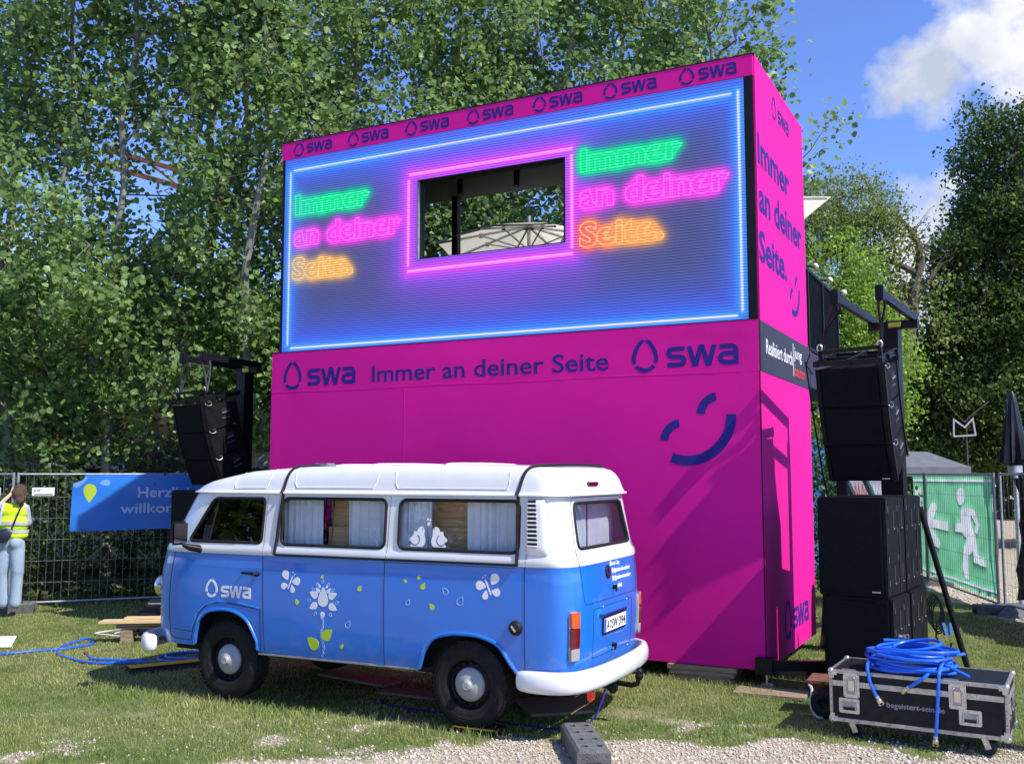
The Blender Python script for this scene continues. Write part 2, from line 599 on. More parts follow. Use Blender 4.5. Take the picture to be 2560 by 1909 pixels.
def densify(poly, sp):
    out = []
    n = len(poly)
    for i in range(n):
        a, b = poly[i], poly[(i + 1) % n]
        d = math.hypot(b[0] - a[0], b[1] - a[1])
        k = max(1, int(math.ceil(d / sp)))
        for t in range(k):
            out.append((a[0] + (b[0] - a[0]) * t / k, a[1] + (b[1] - a[1]) * t / k))
    return out


def cdt_fill(outer, holes, sp):
    loops = [densify(outer, sp)] + [densify(h, sp) for h in holes]
    vs, es = [], []
    for lp in loops:
        b = len(vs)
        vs += lp
        es += [(b + i, b + (i + 1) % len(lp)) for i in range(len(lp))]
    A = np.array(vs)
    lo, hi = A.min(0), A.max(0)
    gx = np.arange(lo[0] + sp / 2, hi[0], sp)
    gy = np.arange(lo[1] + sp / 2, hi[1], sp)
    if len(gx) and len(gy):
        G = np.array([(a, b) for a in gx for b in gy])
        k = in_poly(G, loops[0])
        for h in loops[1:]:
            k &= ~in_poly(G, h)
        G = G[k]
        if len(G):
            dm = np.full(len(G), 1e9)
            for i in range(0, len(A), 200):
                dm = np.minimum(dm, np.sqrt(((G[:, None] - A[None, i:i + 200]) ** 2).sum(2)).min(1))
            vs = vs + [tuple(g) for g in G[dm > sp * 0.45]]
    r = delaunay_2d_cdt([Vector(v) for v in vs], es, [], 0, 1e-6)
    V2 = [(v.x, v.y) for v in r[0]]
    F = [tuple(f) for f in r[2]]
    C_ = np.array([np.mean([V2[i] for i in f], axis=0) for f in F])
    k = in_poly(C_, loops[0])
    for h in loops[1:]:
        k &= ~in_poly(C_, h)
    F = [f for f, q in zip(F, k) if q]
    F2 = []
    for f in F:
        a = sum(V2[f[i]][0] * V2[f[(i + 1) % len(f)]][1] - V2[f[(i + 1) % len(f)]][0] * V2[f[i]][1] for i in range(len(f)))
        F2.append(f if a > 0 else f[::-1])
    return V2, F2, loops


def union_fill(polys):
    vs, fs = [], []
    for p in polys:
        b = len(vs)
        vs += [Vector(q) for q in p]
        fs.append(list(range(b, b + len(p))))
    r = delaunay_2d_cdt(vs, [], fs, 0, 1e-6)
    V2 = [(v.x, v.y) for v in r[0]]
    out = []
    C_ = np.array([np.mean([V2[i] for i in f], axis=0) for f in r[2]])
    k_ = np.zeros(len(C_), bool)
    for p in polys:
        k_ |= in_poly(C_, p)
    for f in [f for f, q in zip(r[2], k_) if q]:
        a = sum(V2[f[i]][0] * V2[f[(i + 1) % len(f)]][1] - V2[f[(i + 1) % len(f)]][0] * V2[f[i]][1] for i in range(len(f)))
        out.append(tuple(f) if a > 0 else tuple(f)[::-1])
    return V2, out


def ribbon(pts, w, closed=False):
    """mitred outline of a stroked polyline"""
    n = len(pts)
    L, Rr = [], []
    for i in range(n):
        p = pts[i]
        if closed:
            a, b = pts[i - 1], pts[(i + 1) % n]
        else:
            a, b = pts[max(i - 1, 0)], pts[min(i + 1, n - 1)]
        d1 = (p[0] - a[0], p[1] - a[1])
        d2 = (b[0] - p[0], b[1] - p[1])
        l1, l2 = math.hypot(*d1), math.hypot(*d2)
        if l1 < 1e-9:
            d1, l1 = d2, l2
        if l2 < 1e-9:
            d2, l2 = d1, l1
        d1 = (d1[0] / l1, d1[1] / l1)
        d2 = (d2[0] / l2, d2[1] / l2)
        nx, ny = -(d1[1] + d2[1]), d1[0] + d2[0]
        q = math.hypot(nx, ny) or 1
        nx, ny = nx / q, ny / q
        c = max(0.45, nx * -d1[1] + ny * d1[0])
        k = w / 2 / c
        L.append((p[0] + nx * k, p[1] + ny * k))
        Rr.append((p[0] - nx * k, p[1] - ny * k))
    return L, Rr


def strokes_poly(strokes, w):
    """list of polylines -> unioned (verts, faces)"""
    polys = []
    for s in strokes:
        L, Rr = ribbon(s, w)
        for i in range(len(s) - 1):
            polys.append([Rr[i], Rr[i + 1], L[i + 1], L[i]])
    return union_fill(polys)


SWA = [
    [(0.92, 0.89), (0.32, 0.89), (0.17, 0.84), (0.12, 0.74), (0.12, 0.66), (0.18, 0.56), (0.32, 0.51), (0.68, 0.49), (0.82, 0.44), (0.88, 0.34), (0.88, 0.26), (0.83, 0.16), (0.68, 0.11), (0.06, 0.11)],
    [(1.13, 1.0), (1.38, 0.10), (1.46, 0.10), (1.70, 0.93), (1.78, 0.93), (2.02, 0.10), (2.10, 0.10), (2.36, 1.0)],
    [(2.60, 0.89), (3.18, 0.89), (3.33, 0.83), (3.38, 0.70), (3.38, 0.0)],
    [(3.38, 0.55), (2.86, 0.54), (2.70, 0.48), (2.64, 0.38), (2.64, 0.26), (2.70, 0.16), (2.86, 0.11), (3.38, 0.11)],
]


def drop_strokes(cx, z0, w, h):
    """water drop made of three arcs with gaps"""
    pts = []
    r = w / 2
    cz = z0 + r
    for i in range(97):
        t = i / 96 * 2 * PI      # from bottom going ccw
        a = -PI / 2 + t
        x, y = r * math.cos(a), r * math.sin(a)
        if y > 0:
            u = y / r
            x = x * (1 - 0.06 * u)
            y = y * (h - r) / r
            x = math.copysign(r * (1 - u ** 1.75) ** 0.80, x) if u < 1 else 0
        pts.append((cx + x, cz + y))
    n = 96
    def seg(a, b):
        return [pts[int(round(a * n + (b - a) * n * i / 22)) % n] for i in range(23)]
    out = [seg(0.19, 0.462), seg(0.538, 0.81)]
    s3 = [pts[int(round((-0.145 + 0.29 * i / 22) * n)) % n] for i in range(23)]
    out.append(s3)
    return out


def logo_shape(x0, z0, x1, h_sw, drop_w, drop_z0, drop_h, swa_x0):
    V, F = [], []
    t = drop_w * 0.155
    for st in drop_strokes(x0 + drop_w / 2, drop_z0 + t / 2, drop_w - t, drop_h - t):
        v, f = strokes_poly([st], t)
        F += [tuple(i + len(V) for i in q) for q in f]
        V += v
    v, f = strokes_poly(SWA, 0.235)
    kx = (x1 - swa_x0) / 3.5
    v = [(swa_x0 + p[0] * kx, z0 + p[1] * h_sw) for p in v]
    F += [tuple(i + len(V) for i in q) for q in f]
    V += v
    return V, F


def text2d(s, x0, x1, base, cap, bold=0.0, spacing=1.0):
    """text outline filled and fitted between x0 and x1; cap is the height of a capital"""
    cu = bpy.data.curves.new('tmp', 'FONT')
    cu.body = s
    cu.size = 1
    cu.offset = bold
    cu.space_character = spacing
    cu.resolution_u = 3
    o = bpy.data.objects.new('tmp', cu)
    COL.objects.link(o)
    dg = bpy.context.evaluated_depsgraph_get()
    me = bpy.data.meshes.new_from_object(o.evaluated_get(dg))
    V = [(v.co.x, v.co.y) for v in me.vertices]
    F = [tuple(p.vertices) for p in me.polygons]
    bpy.data.objects.remove(o)
    bpy.data.curves.remove(cu)
    bpy.data.meshes.remove(me)
    xs = [v[0] for v in V]
    a, b = min(xs), max(xs)
    kx = (x1 - x0) / (b - a)
    ky = cap / 0.729
    V = [(x0 + (v[0] - a) * kx, base + v[1] * ky) for v in V]
    F2 = []
    for f in F:
        ar = sum(V[f[i]][0] * V[f[(i + 1) % len(f)]][1] - V[f[(i + 1) % len(f)]][0] * V[f[i]][1] for i in range(len(f)))
        F2.append(f if ar > 0 else f[::-1])
    return V, F2


def boundary(V, F):
    cnt = {}
    for f in F:
        for i in range(len(f)):
            a, b = f[i], f[(i + 1) % len(f)]
            cnt[(a, b)] = 1
    return [e for e in cnt if (e[1], e[0]) not in cnt]


def sheet(V, F, fmap, t0=0.0, t1=0.003, mb=None, m=0):
    """a thin solid of a flat shape, fmap(x, y, offset) -> 3D point"""
    mb = mb or MB()
    n = len(V)
    vs = [fmap(p[0], p[1], t1) for p in V] + [fmap(p[0], p[1], t0) for p in V]
    fs = list(F)
    for a, b in boundary(V, F):
        fs.append((b, a, a + n, b + n))
    mb.add(vs, fs, m)
    return mb


def loft_slab(outer, holes, sp, fmap, t0, t1, mb=None, m=0):
    V, F, _ = cdt_fill(outer, holes, sp)
    return sheet(V, F, fmap, t0, t1, mb, m)


def rrect(x0, x1, z0, z1, r, n=5):
    out = []
    for cx, cz, a0 in ((x1 - r, z0 + r, -PI / 2), (x1 - r, z1 - r, 0), (x0 + r, z1 - r, PI / 2), (x0 + r, z0 + r, PI)):
        for i in range(n + 1):
            a = a0 + PI / 2 * i / n
            out.append((cx + r * math.cos(a), cz + r * math.sin(a)))
    return out


def round_poly(pts, r, n=5):
    out = []
    k = len(pts)
    for i in range(k):
        p, a, b = Vector(pts[i]), Vector(pts[i - 1]), Vector(pts[(i + 1) % k])
        ri = r[i] if isinstance(r, (list, tuple)) else r
        d1, d2 = (a - p), (b - p)
        q = min(ri, d1.length * 0.45, d2.length * 0.45)
        s, e = p + d1.normalized() * q, p + d2.normalized() * q
        for t in range(n + 1):
            u = t / n
            w = s * (1 - u) ** 2 + p * 2 * u * (1 - u) + e * u * u
            out.append((w.x, w.y))
    return out


def npmesh(name, V, nper, k, mats, colors=None, parent=None, faces_per=None):
    """V: (N*nper,3); faces_per: list of index tuples in each item (equal length k)"""
    N = len(V) // nper
    me = bpy.data.meshes.new(name)
    nf = len(faces_per)
    me.vertices.add(len(V))
    me.vertices.foreach_set('co', np.asarray(V, np.float32).ravel())
    idx = (np.arange(N)[:, None, None] * nper + np.array(faces_per)[None]).reshape(-1)
    me.loops.add(len(idx))
    me.loops.foreach_set('vertex_index', idx.astype(np.int32))
    me.polygons.add(N * nf)
    me.polygons.foreach_set('loop_start', (np.arange(N * nf) * k).astype(np.int32))
    me.materials.append(M[mats])
    if colors is not None:
        at = me.color_attributes.new('col', 'FLOAT_COLOR', 'POINT')
        c = np.ones((len(V), 4), np.float32)
        c[:, :3] = np.repeat(colors, nper, axis=0) if len(colors) == N else colors
        at.data.foreach_set('color', c.ravel())
    me.update(calc_edges=True)
    me.validate()
    o = bpy.data.objects.new(name, me)
    COL.objects.link(o)
    if parent:
        o.parent = parent
    return o


# ================================================================== ground
def hnoise(x, y, s=1.0, seed=0):
    """cheap smooth value noise"""
    r = np.random.default_rng(seed)
    T = r.random((64, 64))
    x = np.asarray(x) / s + 1000
    y = np.asarray(y) / s + 1000
    i, j = np.floor(x).astype(int), np.floor(y).astype(int)
    fx, fy = x - i, y - j
    fx, fy = fx * fx * (3 - 2 * fx), fy * fy * (3 - 2 * fy)
    g = lambda a, b: T[a % 64, b % 64]
    return (g(i, j) * (1 - fx) + g(i + 1, j) * fx) * (1 - fy) + (g(i, j + 1) * (1 - fx) + g(i + 1, j + 1) * fx) * fy


def gravel_amount(x, y):
    """1 on the gravel, 0 on the lawn"""
    edge = 7.42 + 0.22 * np.sin(x * 0.9 + 0.5) + (hnoise(x, y, 0.5, 3) - 0.5) * 0.7 + (hnoise(x, y, 0.13, 4) - 0.5) * 0.35
    edge = edge - np.clip((-1.1 - x), 0, 3) * 0.27
    g = np.clip((edge - y) / 0.16, 0, 1)
    # gravel path beyond the right-hand fence
    g2 = np.clip((x - (6.5 + (y - 14) * 0.10) + (hnoise(x, y, 0.8, 5) - 0.5) * 1.2) / 0.2, 0, 1) * (y > 11.5)
    # trodden patches among the grass
    t = hnoise(x, y, 0.45, 8) * 0.6 + hnoise(x, y, 0.15, 9) * 0.4
    g3 = np.clip((t - 0.66) * 6, 0, 0.75) * np.clip((8.9 - y) / 0.8, 0, 1)
    return np.maximum(np.maximum(g, g2), g3)


def gz(x, y):
    return 0.018 * (hnoise(x, y, 1.6, 21) - 0.5) + 0.01 * (hnoise(x, y, 0.4, 22) - 0.5)


# one sheet reaching the horizon, finer near the camera
xs = np.concatenate([[-600, -200, -80, -40, -25, -16], np.arange(-12, 12.01, 0.1), [16, 25, 40, 80, 200, 600]])
ys = np.concatenate([[-300, -80, -20, 0, 3, 5], np.arange(6, 18.01, 0.1), [20, 23, 27, 32, 40, 60, 100, 250, 700]])
GX, GY = np.meshgrid(xs, ys)
GZ = gz(GX, GY) * ((GX > -13) & (GX < 13) & (GY < 19) & (GY > 4))
me = bpy.data.meshes.new('lawn_ground')
nx_, ny_ = len(xs), len(ys)
V = np.stack([GX, GY, GZ], -1).reshape(-1, 3)
idx = np.arange(nx_ * ny_).reshape(ny_, nx_)
Fq = np.stack([idx[:-1, :-1], idx[:-1, 1:], idx[1:, 1:], idx[1:, :-1]], -1).reshape(-1, 4)
me.from_pydata(V.tolist(), [], Fq.tolist())
at = me.color_attributes.new('gravel', 'FLOAT_COLOR', 'POINT')
ga = gravel_amount(V[:, 0], V[:, 1])
c = np.ones((len(V), 4), np.float32)
c[:, 0] = c[:, 1] = c[:, 2] = ga
at.data.foreach_set('color', c.ravel())
m = bpy.data.materials.new('lawn_and_gravel')
m.use_nodes = True
n, l = m.node_tree.nodes, m.node_tree.links
p = n['Principled BSDF']
p.inputs['Roughness'].default_value = 0.95
p.inputs['Specular IOR Level'].default_value = 0.15


def ramp(fac, stops):
    r = n.new('ShaderNodeValToRGB')
    e = r.color_ramp.elements
    while len(e) < len(stops):
        e.new(0.5)
    for q, (pos, col) in zip(e, stops):
        q.position = pos
        q.color = (*col, 1)
    l.new(fac, r.inputs[0])
    return r.outputs[0]


def noise(scale, detail=4, rough=0.55):
    t = n.new('ShaderNodeTexCoord')
    q = n.new('ShaderNodeTexNoise')
    q.inputs['Scale'].default_value = scale
    q.inputs['Detail'].default_value = detail
    q.inputs['Roughness'].default_value = rough
    l.new(t.outputs['Object'], q.inputs['Vector'])
    return q.outputs[0]


soil = ramp(noise(3.2, 7, 0.7), [(0.3, (0.075, 0.11, 0.03)), (0.5, (0.14, 0.165, 0.05)), (0.72, (0.30, 0.26, 0.13))])
tv = n.new('ShaderNodeTexCoord')
vo = n.new('ShaderNodeTexVoronoi')
vo.inputs['Scale'].default_value = 62
l.new(tv.outputs['Object'], vo.inputs['Vector'])
sep = n.new('ShaderNodeSeparateColor')
l.new(vo.outputs['Color'], sep.inputs[0])
grav = ramp(sep.outputs[0], [(0.0, (0.26, 0.205, 0.14)), (0.5, (0.46, 0.385, 0.285)), (1.0, (0.64, 0.55, 0.43))])
at_ = n.new('ShaderNodeAttribute')
at_.attribute_name = 'gravel'
mx = n.new('ShaderNodeMix')
mx.data_type = 'RGBA'
l.new(at_.outputs['Fac'], mx.inputs[0])
l.new(soil, mx.inputs[6])
l.new(grav, mx.inputs[7])
l.new(mx.outputs[2], p.inputs['Base Color'])
bmp = n.new('ShaderNodeBump')
bmp.inputs['Strength'].default_value = 0.9
bmp.inputs['Distance'].default_value = 0.012
iv = n.new('ShaderNodeMath')
iv.operation = 'SUBTRACT'
iv.inputs[0].default_value = 1
l.new(vo.outputs['Distance'], iv.inputs[1])
l.new(iv.outputs[0], bmp.inputs['Height'])
l.new(bmp.outputs[0], p.inputs['Normal'])
me.materials.append(m)
ground = bpy.data.objects.new('lawn_ground', me)
COL.objects.link(ground)
kind(ground, 'structure')
ground['label'] = 'lawn and gravel ground under the event site'

# gravel stones
N = 36000
px_ = rng.uniform(-3.6, 5.2, N)
py_ = 6.3 + 1.9 * rng.random(N) ** 1.15
far = rng.random(N) < 0.10
px_[far] = rng.uniform(6.4, 9.5, far.sum())
py_[far] = rng.uniform(12, 18, far.sum())
keep = rng.random(N) < np.maximum(gravel_amount(px_, py_), 0.04)
px_, py_ = px_[keep], py_[keep]
N = len(px_)
base = np.array([(1, 0, 0), (0, 1, 0), (-1, 0, 0), (0, -1, 0), (0, 0, 1), (0, 0, -1)], float)
sz = (rng.lognormal(0, 0.35, (N, 1, 1)) * 0.0085 * rng.uniform(0.6, 1.25, (N, 1, 3)))
sz = np.where((px_ > 6)[:, None, None], sz * 1.6, sz)
pts = base[None] * sz * rng.uniform(0.7, 1.3, (N, 6, 1))
ang = rng.uniform(0, 2 * PI, N)
ca, sa = np.cos(ang)[:, None], np.sin(ang)[:, None]
tl = rng.uniform(-0.5, 0.5, (N, 1))
X_ = pts[..., 0] * ca - pts[..., 1] * sa
Y_ = pts[..., 0] * sa + pts[..., 1] * ca
Z_ = pts[..., 2] * 0.75 + X_ * tl
P_ = np.stack([X_ + px_[:, None], Y_ + py_[:, None], Z_ + gz(px_, py_)[:, None] + 0.004], -1).reshape(-1, 3)
tone = rng.uniform(0.36, 0.76, (N, 1)) * np.array([[1.0, 0.87, 0.70]]) * rng.uniform(0.93, 1.07, (N, 3))
st = npmesh('gravel_stones', P_, 6, 3, 'stone', tone, None,
            [(0, 1, 4), (1, 2, 4), (2, 3, 4), (3, 0, 4), (1, 0, 5), (2, 1, 5), (3, 2, 5), (0, 3, 5)])
kind(st, 'stuff')
st['label'] = 'pale limestone gravel chips along the front edge'

# grass blades
blk = [(-7.6, -6.9, 14.1, 15.0)]
N = 250000
u_ = rng.random(N)
py_ = 6.6 + 11.0 * u_ ** 1.55
px_ = rng.uniform(-1, 1, N) * (py_ * 0.56 + 0.6)
g_ = gravel_amount(px_, py_)
patch = hnoise(px_, py_, 0.7, 31) * 0.6 + hnoise(px_, py_, 0.2, 32) * 0.4
keep = rng.random(N) < (1 - g_) ** 1.5 * np.clip(0.45 + patch, 0, 1)
keep &= ~((px_ > 6.8))
px_, py_, patch = px_[keep], py_[keep], patch[keep]
N = len(px_)
# longer grass where nobody mows: beside the van wheels and the flight case
tall = np.exp(-((np.abs((px_ - 0.0) * 0.4337 + (py_ - 7.6) * 0.9011)) / 0.22) ** 2) * (px_ < 0.2) * (px_ > -4)
tall = np.maximum(tall, np.exp(-(np.hypot(px_ - 2.0, py_ - 7.7) / 0.5) ** 2) * 0.8)
tall = np.maximum(tall, np.exp(-(np.abs((px_ - 2.3) * 0.4578 + (py_ - 9.3) * 0.889) / 0.25) ** 2) * (px_ < 2.4) * (px_ > 0.2))
h_ = 0.014 + 0.022 * rng.random(N) * (0.5 + patch) + tall * 0.065 * rng.random(N) ** 2
w_ = 0.0022 + 0.0014 * rng.random(N) + 0.00022 * (py_ - 7)
an = rng.uniform(0, 2 * PI, N)
lean = rng.uniform(0.15, 1.1, N) * h_
la = rng.uniform(0, 2 * PI, N)
dx, dy = np.cos(an) * w_, np.sin(an) * w_
lx, ly = np.cos(la) * lean, np.sin(la) * lean
z0 = gz(px_, py_)
Z0 = np.zeros(N)
P_ = np.stack([
    np.stack([px_ - dx, py_ - dy, z0 - 0.005], -1),
    np.stack([px_ + dx, py_ + dy, z0 - 0.005], -1),
    np.stack([px_ + dx * .7 + lx * .35, py_ + dy * .7 + ly * .35, z0 + h_ * .6], -1),
    np.stack([px_ - dx * .7 + lx * .35, py_ - dy * .7 + ly * .35, z0 + h_ * .6], -1),
    np.stack([px_ + lx, py_ + ly, z0 + h_], -1)], 1).reshape(-1, 3)
dry = np.clip(hnoise(px_, py_, 0.9, 33) * 1.4 - 0.40 + 0.45 * np.exp(-((px_ + 4.6) / 1.4) ** 2 - ((py_ - 11.6) / 0.9) ** 2) + 0.3 * np.exp(-((py_ - 8.1) / 0.5) ** 2) * (hnoise(px_, py_, 0.5, 90) > 0.4) + rng.normal(0, 0.22, N), 0, 1)[:, None]
tone = (1 - dry) * np.array([[0.145, 0.235, 0.050]]) + dry * np.array([[0.40, 0.40, 0.16]])
tone = tone * rng.uniform(0.7, 1.35, (N, 1))
P3 = P_.reshape(N, 5, 3)
tri = np.concatenate([P3[:, [0, 1, 2]], P3[:, [0, 2, 3]], P3[:, [3, 2, 4]]], 1).reshape(-1, 3)
gr = npmesh('grass_blades', tri, 9, 3, 'grass', tone, None, [(0, 1, 2), (3, 4, 5), (6, 7, 8)])
kind(gr, 'stuff')
gr['label'] = 'short mown grass with dry straw patches'

# a few weeds and leaf rosettes in the gravel
# ================================================================== two-storey display stand
AB = 0.4756
BO = (2.4056, 9.599, 0)
stand = thing('display_stand', 'tall magenta two-storey container stand with the LED screen on its front', 'stand', BO, -AB)
core = MB()
core.box(-6.04, -0.03, 0.02, 2.44, 0.17, 3.44)
obj('lower_container', core, 'black', stand)


def fb(y):
    return lambda a, b, t: (a, y - t, b)


PUCK = [(-4.08, 2.93, 0.004, 0.10), (-4.09, 2.72, 0.003, 0.07), (-3.15, 2.97, 0.003, 0.09), (-2.05, 2.96, 0.004, 0.08), (-1.13, 3.0, 0.003, 0.08), (-0.42, 3.03, 0.003, 0.07), (-0.3, 2.5, -0.003, 0.15), (-5.6, 2.99, 0.003, 0.1),
        (-4.05, 2.2, 0.003, 0.2), (-2.0, 2.4, -0.003, 0.25), (-0.95, 1.2, 0.004, 0.3), (-1.6, 0.6, 0.003, 0.25)]


def wav(x, z):
    v = 0.0040 * math.sin(x * 1.3 + 1.0 * math.sin(z * 1.1)) + 0.0022 * math.sin(z * 1.6 + x * .7)
    for px, pz, am, sg in PUCK:
        q = ((x - px) ** 2 + (z - pz) ** 2) / (sg * sg)
        if q < 9:
            v += am * math.exp(-q)
    return v


# magenta covers are stretched fabric a few centimetres off the container
mb = MB()
V, F, _ = cdt_fill([(-6.08, 0.155), (0.0, 0.155), (0.0, 3.50), (-6.07, 3.50)], [], 0.085)
mb = sheet(V, F, lambda a, b, t: (a, -0.012 - t - (wav(a, b) if 0.1 < -a < 5.9 and 0.3 < b < 3.4 else 0), b), 0, 0.012)
obj('front_cover', mb, 'magenta', stand, smooth=True)
mb = MB()
mb.box(0.0, 0.015, -0.012, 2.46, 0.155, 2.995)
obj('side_cover', mb, 'magenta', stand)
mb = MB()
mb.box(0.002, 0.020, -0.010, 2.47, 2.997, 3.495)
obj('dark_band', mb, 'band', stand)
mb = MB()
mb.box(-0.03, 0.012, 0.03, 2.42, 3.497, 6.19)
obj('upper_side_cover', mb, 'magenta', stand)
mb = MB()
mb.box(-6.00, 0.0, 0.0, 0.028, 5.968, 6.185)
mb.box(-6.00, 0.014, -0.004, 0.03, 6.186, 6.196, 1)
obj('fascia', mb, ['magenta', 'black'], stand)
mb = MB()
mb.tube([(x, -0.0245 - (wav(x, 3.005) if 0.1 < -x < 5.9 else 0), 3.005 + 0.004 * math.sin(x * 3)) for x in np.linspace(-6.05, -0.02, 60)], 0.0022, 4)
mb.tube([(-4.09, -0.0245 - wav(-4.09, z), z) for z in np.linspace(0.35, 2.98, 30)], 0.0016, 4)
obj('cover_seam', mb, 'magenta', stand)
# thin black joints and eyelets
mb = MB()
mb.box(-6.07, 0.0, -0.026, -0.012, 3.500, 3.508)
mb.tube([(0.004, -0.016, 0.16), (0.006, -0.018, 1.5), (0.003, -0.016, 3.0)], 0.006, 5)
obj('edge_cord', mb, 'black', stand)
# upper storey: floor, ceiling, posts, side walls and a rear that is open
mb = MB()
mb.box(-6.0, -0.04, 0.06, 2.44, 3.46, 3.54)
obj('upper_floor', mb, 'black', stand)
mb = MB()
mb.box(-6.0, -0.04, 0.04, 2.50, 5.945, 6.18)
obj('ceiling', mb, 'ceiling', stand)
mb = MB()
mb.box(-5.98, -5.90, 0.06, 2.44, 3.54, 5.945)
obj('left_wall', mb, 'black', stand)
for px, py in ((-4.84, 2.40), (-0.10, 2.40), (-5.86, 2.40), (-2.55, 2.40)):
    if px == -2.55:
        continue
    mb = MB()
    mb.box(px - 0.045, px + 0.045, py - 0.05, py + 0.05, 3.54, 5.944)
    obj('post', mb, 'black', stand)
for px, py in ((-4.26, 1.52), (-3.42, 1.52), (-5.42, 2.25), (-1.6, 1.6)):
    mb = MB()
    mb.lathe([(0.001, 5.70), (0.032, 5.70), (0.036, 5.69), (0.040, 5.69), (0.040, 5.944)], 16)
    s_ = obj('spotlight', mb, 'black', stand, smooth=True)
    s_.location = (px, py, 0)
    mb = MB()
    mb.lathe([(0.001, 5.697), (0.028, 5.697)], 16)
    obj('spotlight_lens', mb, 'bulb', s_)

# screen with a window through it --------------------------------------------------
SX0, SX1, SZ0, SZ1 = -5.945, -0.085, 3.512, 5.962
WX0, WX1, WZ0, WZ1 = -3.962, -2.06, 4.488, 5.442
mb = MB()
for a in ((-5.985, SX0, 3.508, 5.966), (SX1, -0.005, 3.508, 5.966)):
    mb.box(a[0], a[1], 0.0, 0.06, a[2], a[3])
mb.box(SX0, SX1, 0.012, 0.055, SZ1 - 0.0, 5.967)
obj('screen_frame', mb, 'black', stand)
# the body behind the pixels
mb = MB()
for x0, x1, z0, z1 in ((SX0, WX0 - 0.0, SZ0, SZ1), (WX1, SX1, SZ0, SZ1), (WX0, WX1, SZ0, WZ0), (WX0, WX1, WZ1, SZ1)):
    mb.box(x0, x1, 0.006, 0.10, z0, z1)
scr_body = obj('screen_housing', mb, 'black', stand)
mb = MB()
mb.box(WX0 - 0.004, WX0 + 0.010, 0.012, 0.052, WZ0, WZ1, 0)
mb.box(WX0 - 0.004, WX0 + 0.012, 0.0525, 0.16, WZ0, WZ1, 1)
mb.box(WX1 - 0.022, WX1 + 0.004, 0.012, 0.16, WZ0, WZ1, 1)
mb.box(WX0 + 0.022, WX1 - 0.022, 0.012, 0.16, WZ1 - 0.015, WZ1 + 0.003, 1)
mb.box(WX0 + 0.022, WX1 - 0.022, 0.012, 0.16, WZ0 - 0.003, WZ0 + 0.012, 1)
obj('window_frame', mb, ['galv', 'black'], stand)

dx = 0.0125
gx = np.arange(SX0, SX1 + 1e-6, dx)
gzv = np.arange(SZ0, SZ1 + 1e-6, dx)
XX, ZZ = np.meshgrid(gx, gzv)
NX, NZ = len(gx), len(gzv)


def raster(V, F, ss=1):
    img = np.zeros((NZ, NX), np.float32)
    for f in F:
        for k in range(1, len(f) - 1):
            a, b, c_ = V[f[0]], V[f[k]], V[f[k + 1]]
            x0 = max(0, int((min(a[0], b[0], c_[0]) - SX0) / dx)); x1 = min(NX, int((max(a[0], b[0], c_[0]) - SX0) / dx) + 2)
            z0 = max(0, int((min(a[1], b[1], c_[1]) - SZ0) / dx)); z1 = min(NZ, int((max(a[1], b[1], c_[1]) - SZ0) / dx) + 2)
            if x1 <= x0 or z1 <= z0:
                continue
            X, Z = XX[z0:z1, x0:x1], ZZ[z0:z1, x0:x1]
            e = lambda p, q: (q[0] - p[0]) * (Z - p[1]) - (q[1] - p[1]) * (X - p[0])
            e1, e2, e3 = e(a, b), e(b, c_), e(c_, a)
            k_ = ((e1 >= 0) & (e2 >= 0) & (e3 >= 0)) | ((e1 <= 0) & (e2 <= 0) & (e3 <= 0))
            img[z0:z1, x0:x1][k_] = 1
    return img


def blur(img, s):
    s = s / dx
    r = int(3 * s) + 1
    k = np.exp(-0.5 * (np.arange(-r, r + 1) / s) ** 2)
    k /= k.sum()
    o = np.pad(img, r, mode='edge')
    o = np.apply_along_axis(lambda q: np.convolve(q, k, 'valid'), 0, o)
    return np.apply_along_axis(lambda q: np.convolve(q, k, 'valid'), 1, o)


def seg_d(x0, z0, x1, z1):
    d = np.array([x1 - x0, z1 - z0])
    L = (d ** 2).sum()
    t = np.clip(((XX - x0) * d[0] + (ZZ - z0) * d[1]) / L, 0, 1)
    return np.hypot(XX - x0 - t * d[0], ZZ - z0 - t * d[1])


OUT = [(-5.80, 5.812, -0.23, 5.812), (-5.857, 5.79, -5.857, 3.60), (-0.154, 5.83, -0.154, 3.60), (-5.80, 3.553, -0.21, 3.553)]
INN = [(-4.06, 5.516, -1.975, 5.516), (-4.08, 5.44, -4.08, 4.43), (-1.98, 5.44, -1.98, 4.43), (-4.08, 4.36, -1.98, 4.36)]
do = np.minimum.reduce([seg_d(*s) for s in OUT])
di = np.minimum.reduce([seg_d(*s) for s in INN])
insw = (XX > WX0) & (XX < WX1) & (ZZ > WZ0) & (ZZ < WZ1)
img = np.zeros((NZ, NX, 3))
cen = np.exp(-(((XX + 3.0) / 1.25) ** 2 + ((ZZ - 5.0) / 1.0) ** 2))
base_c = np.array([72, 78, 130.0])
img[:] = base_c
img += cen[..., None] * np.array([45, -5, 75])
top = np.exp(-((5.96 - ZZ) / 0.5) ** 2) * 0.62
img += top[..., None] * (np.array([75, 95, 240]) - img)
bot = np.exp(-((ZZ - 3.51) / 0.42) ** 2) * 0.66
img += bot[..., None] * (np.array([62, 85, 235]) - img)
lo = np.exp(-((ZZ - 4.1) / 0.35) ** 2) * np.exp(-((XX + 3.0) / 0.9) ** 2) * 0.6
img += lo[..., None] * (np.array([118, 70, 190]) - img)
for a, s_, col in ((0.80, 0.20, (60, 105, 250)), (0.92, 0.060, (60, 165, 255))):
    w = (a * np.exp(-(do / s_) ** 1.4))[..., None]
    img += w * (np.array(col) - img)
for a, s_, col in ((0.80, 0.26, (140, 80, 245)), (0.90, 0.085, (240, 70, 250))):
    w = (a * np.exp(-(di / s_) ** 1.5))[..., None]
    img += w * (np.array(col) - img)
TX = []
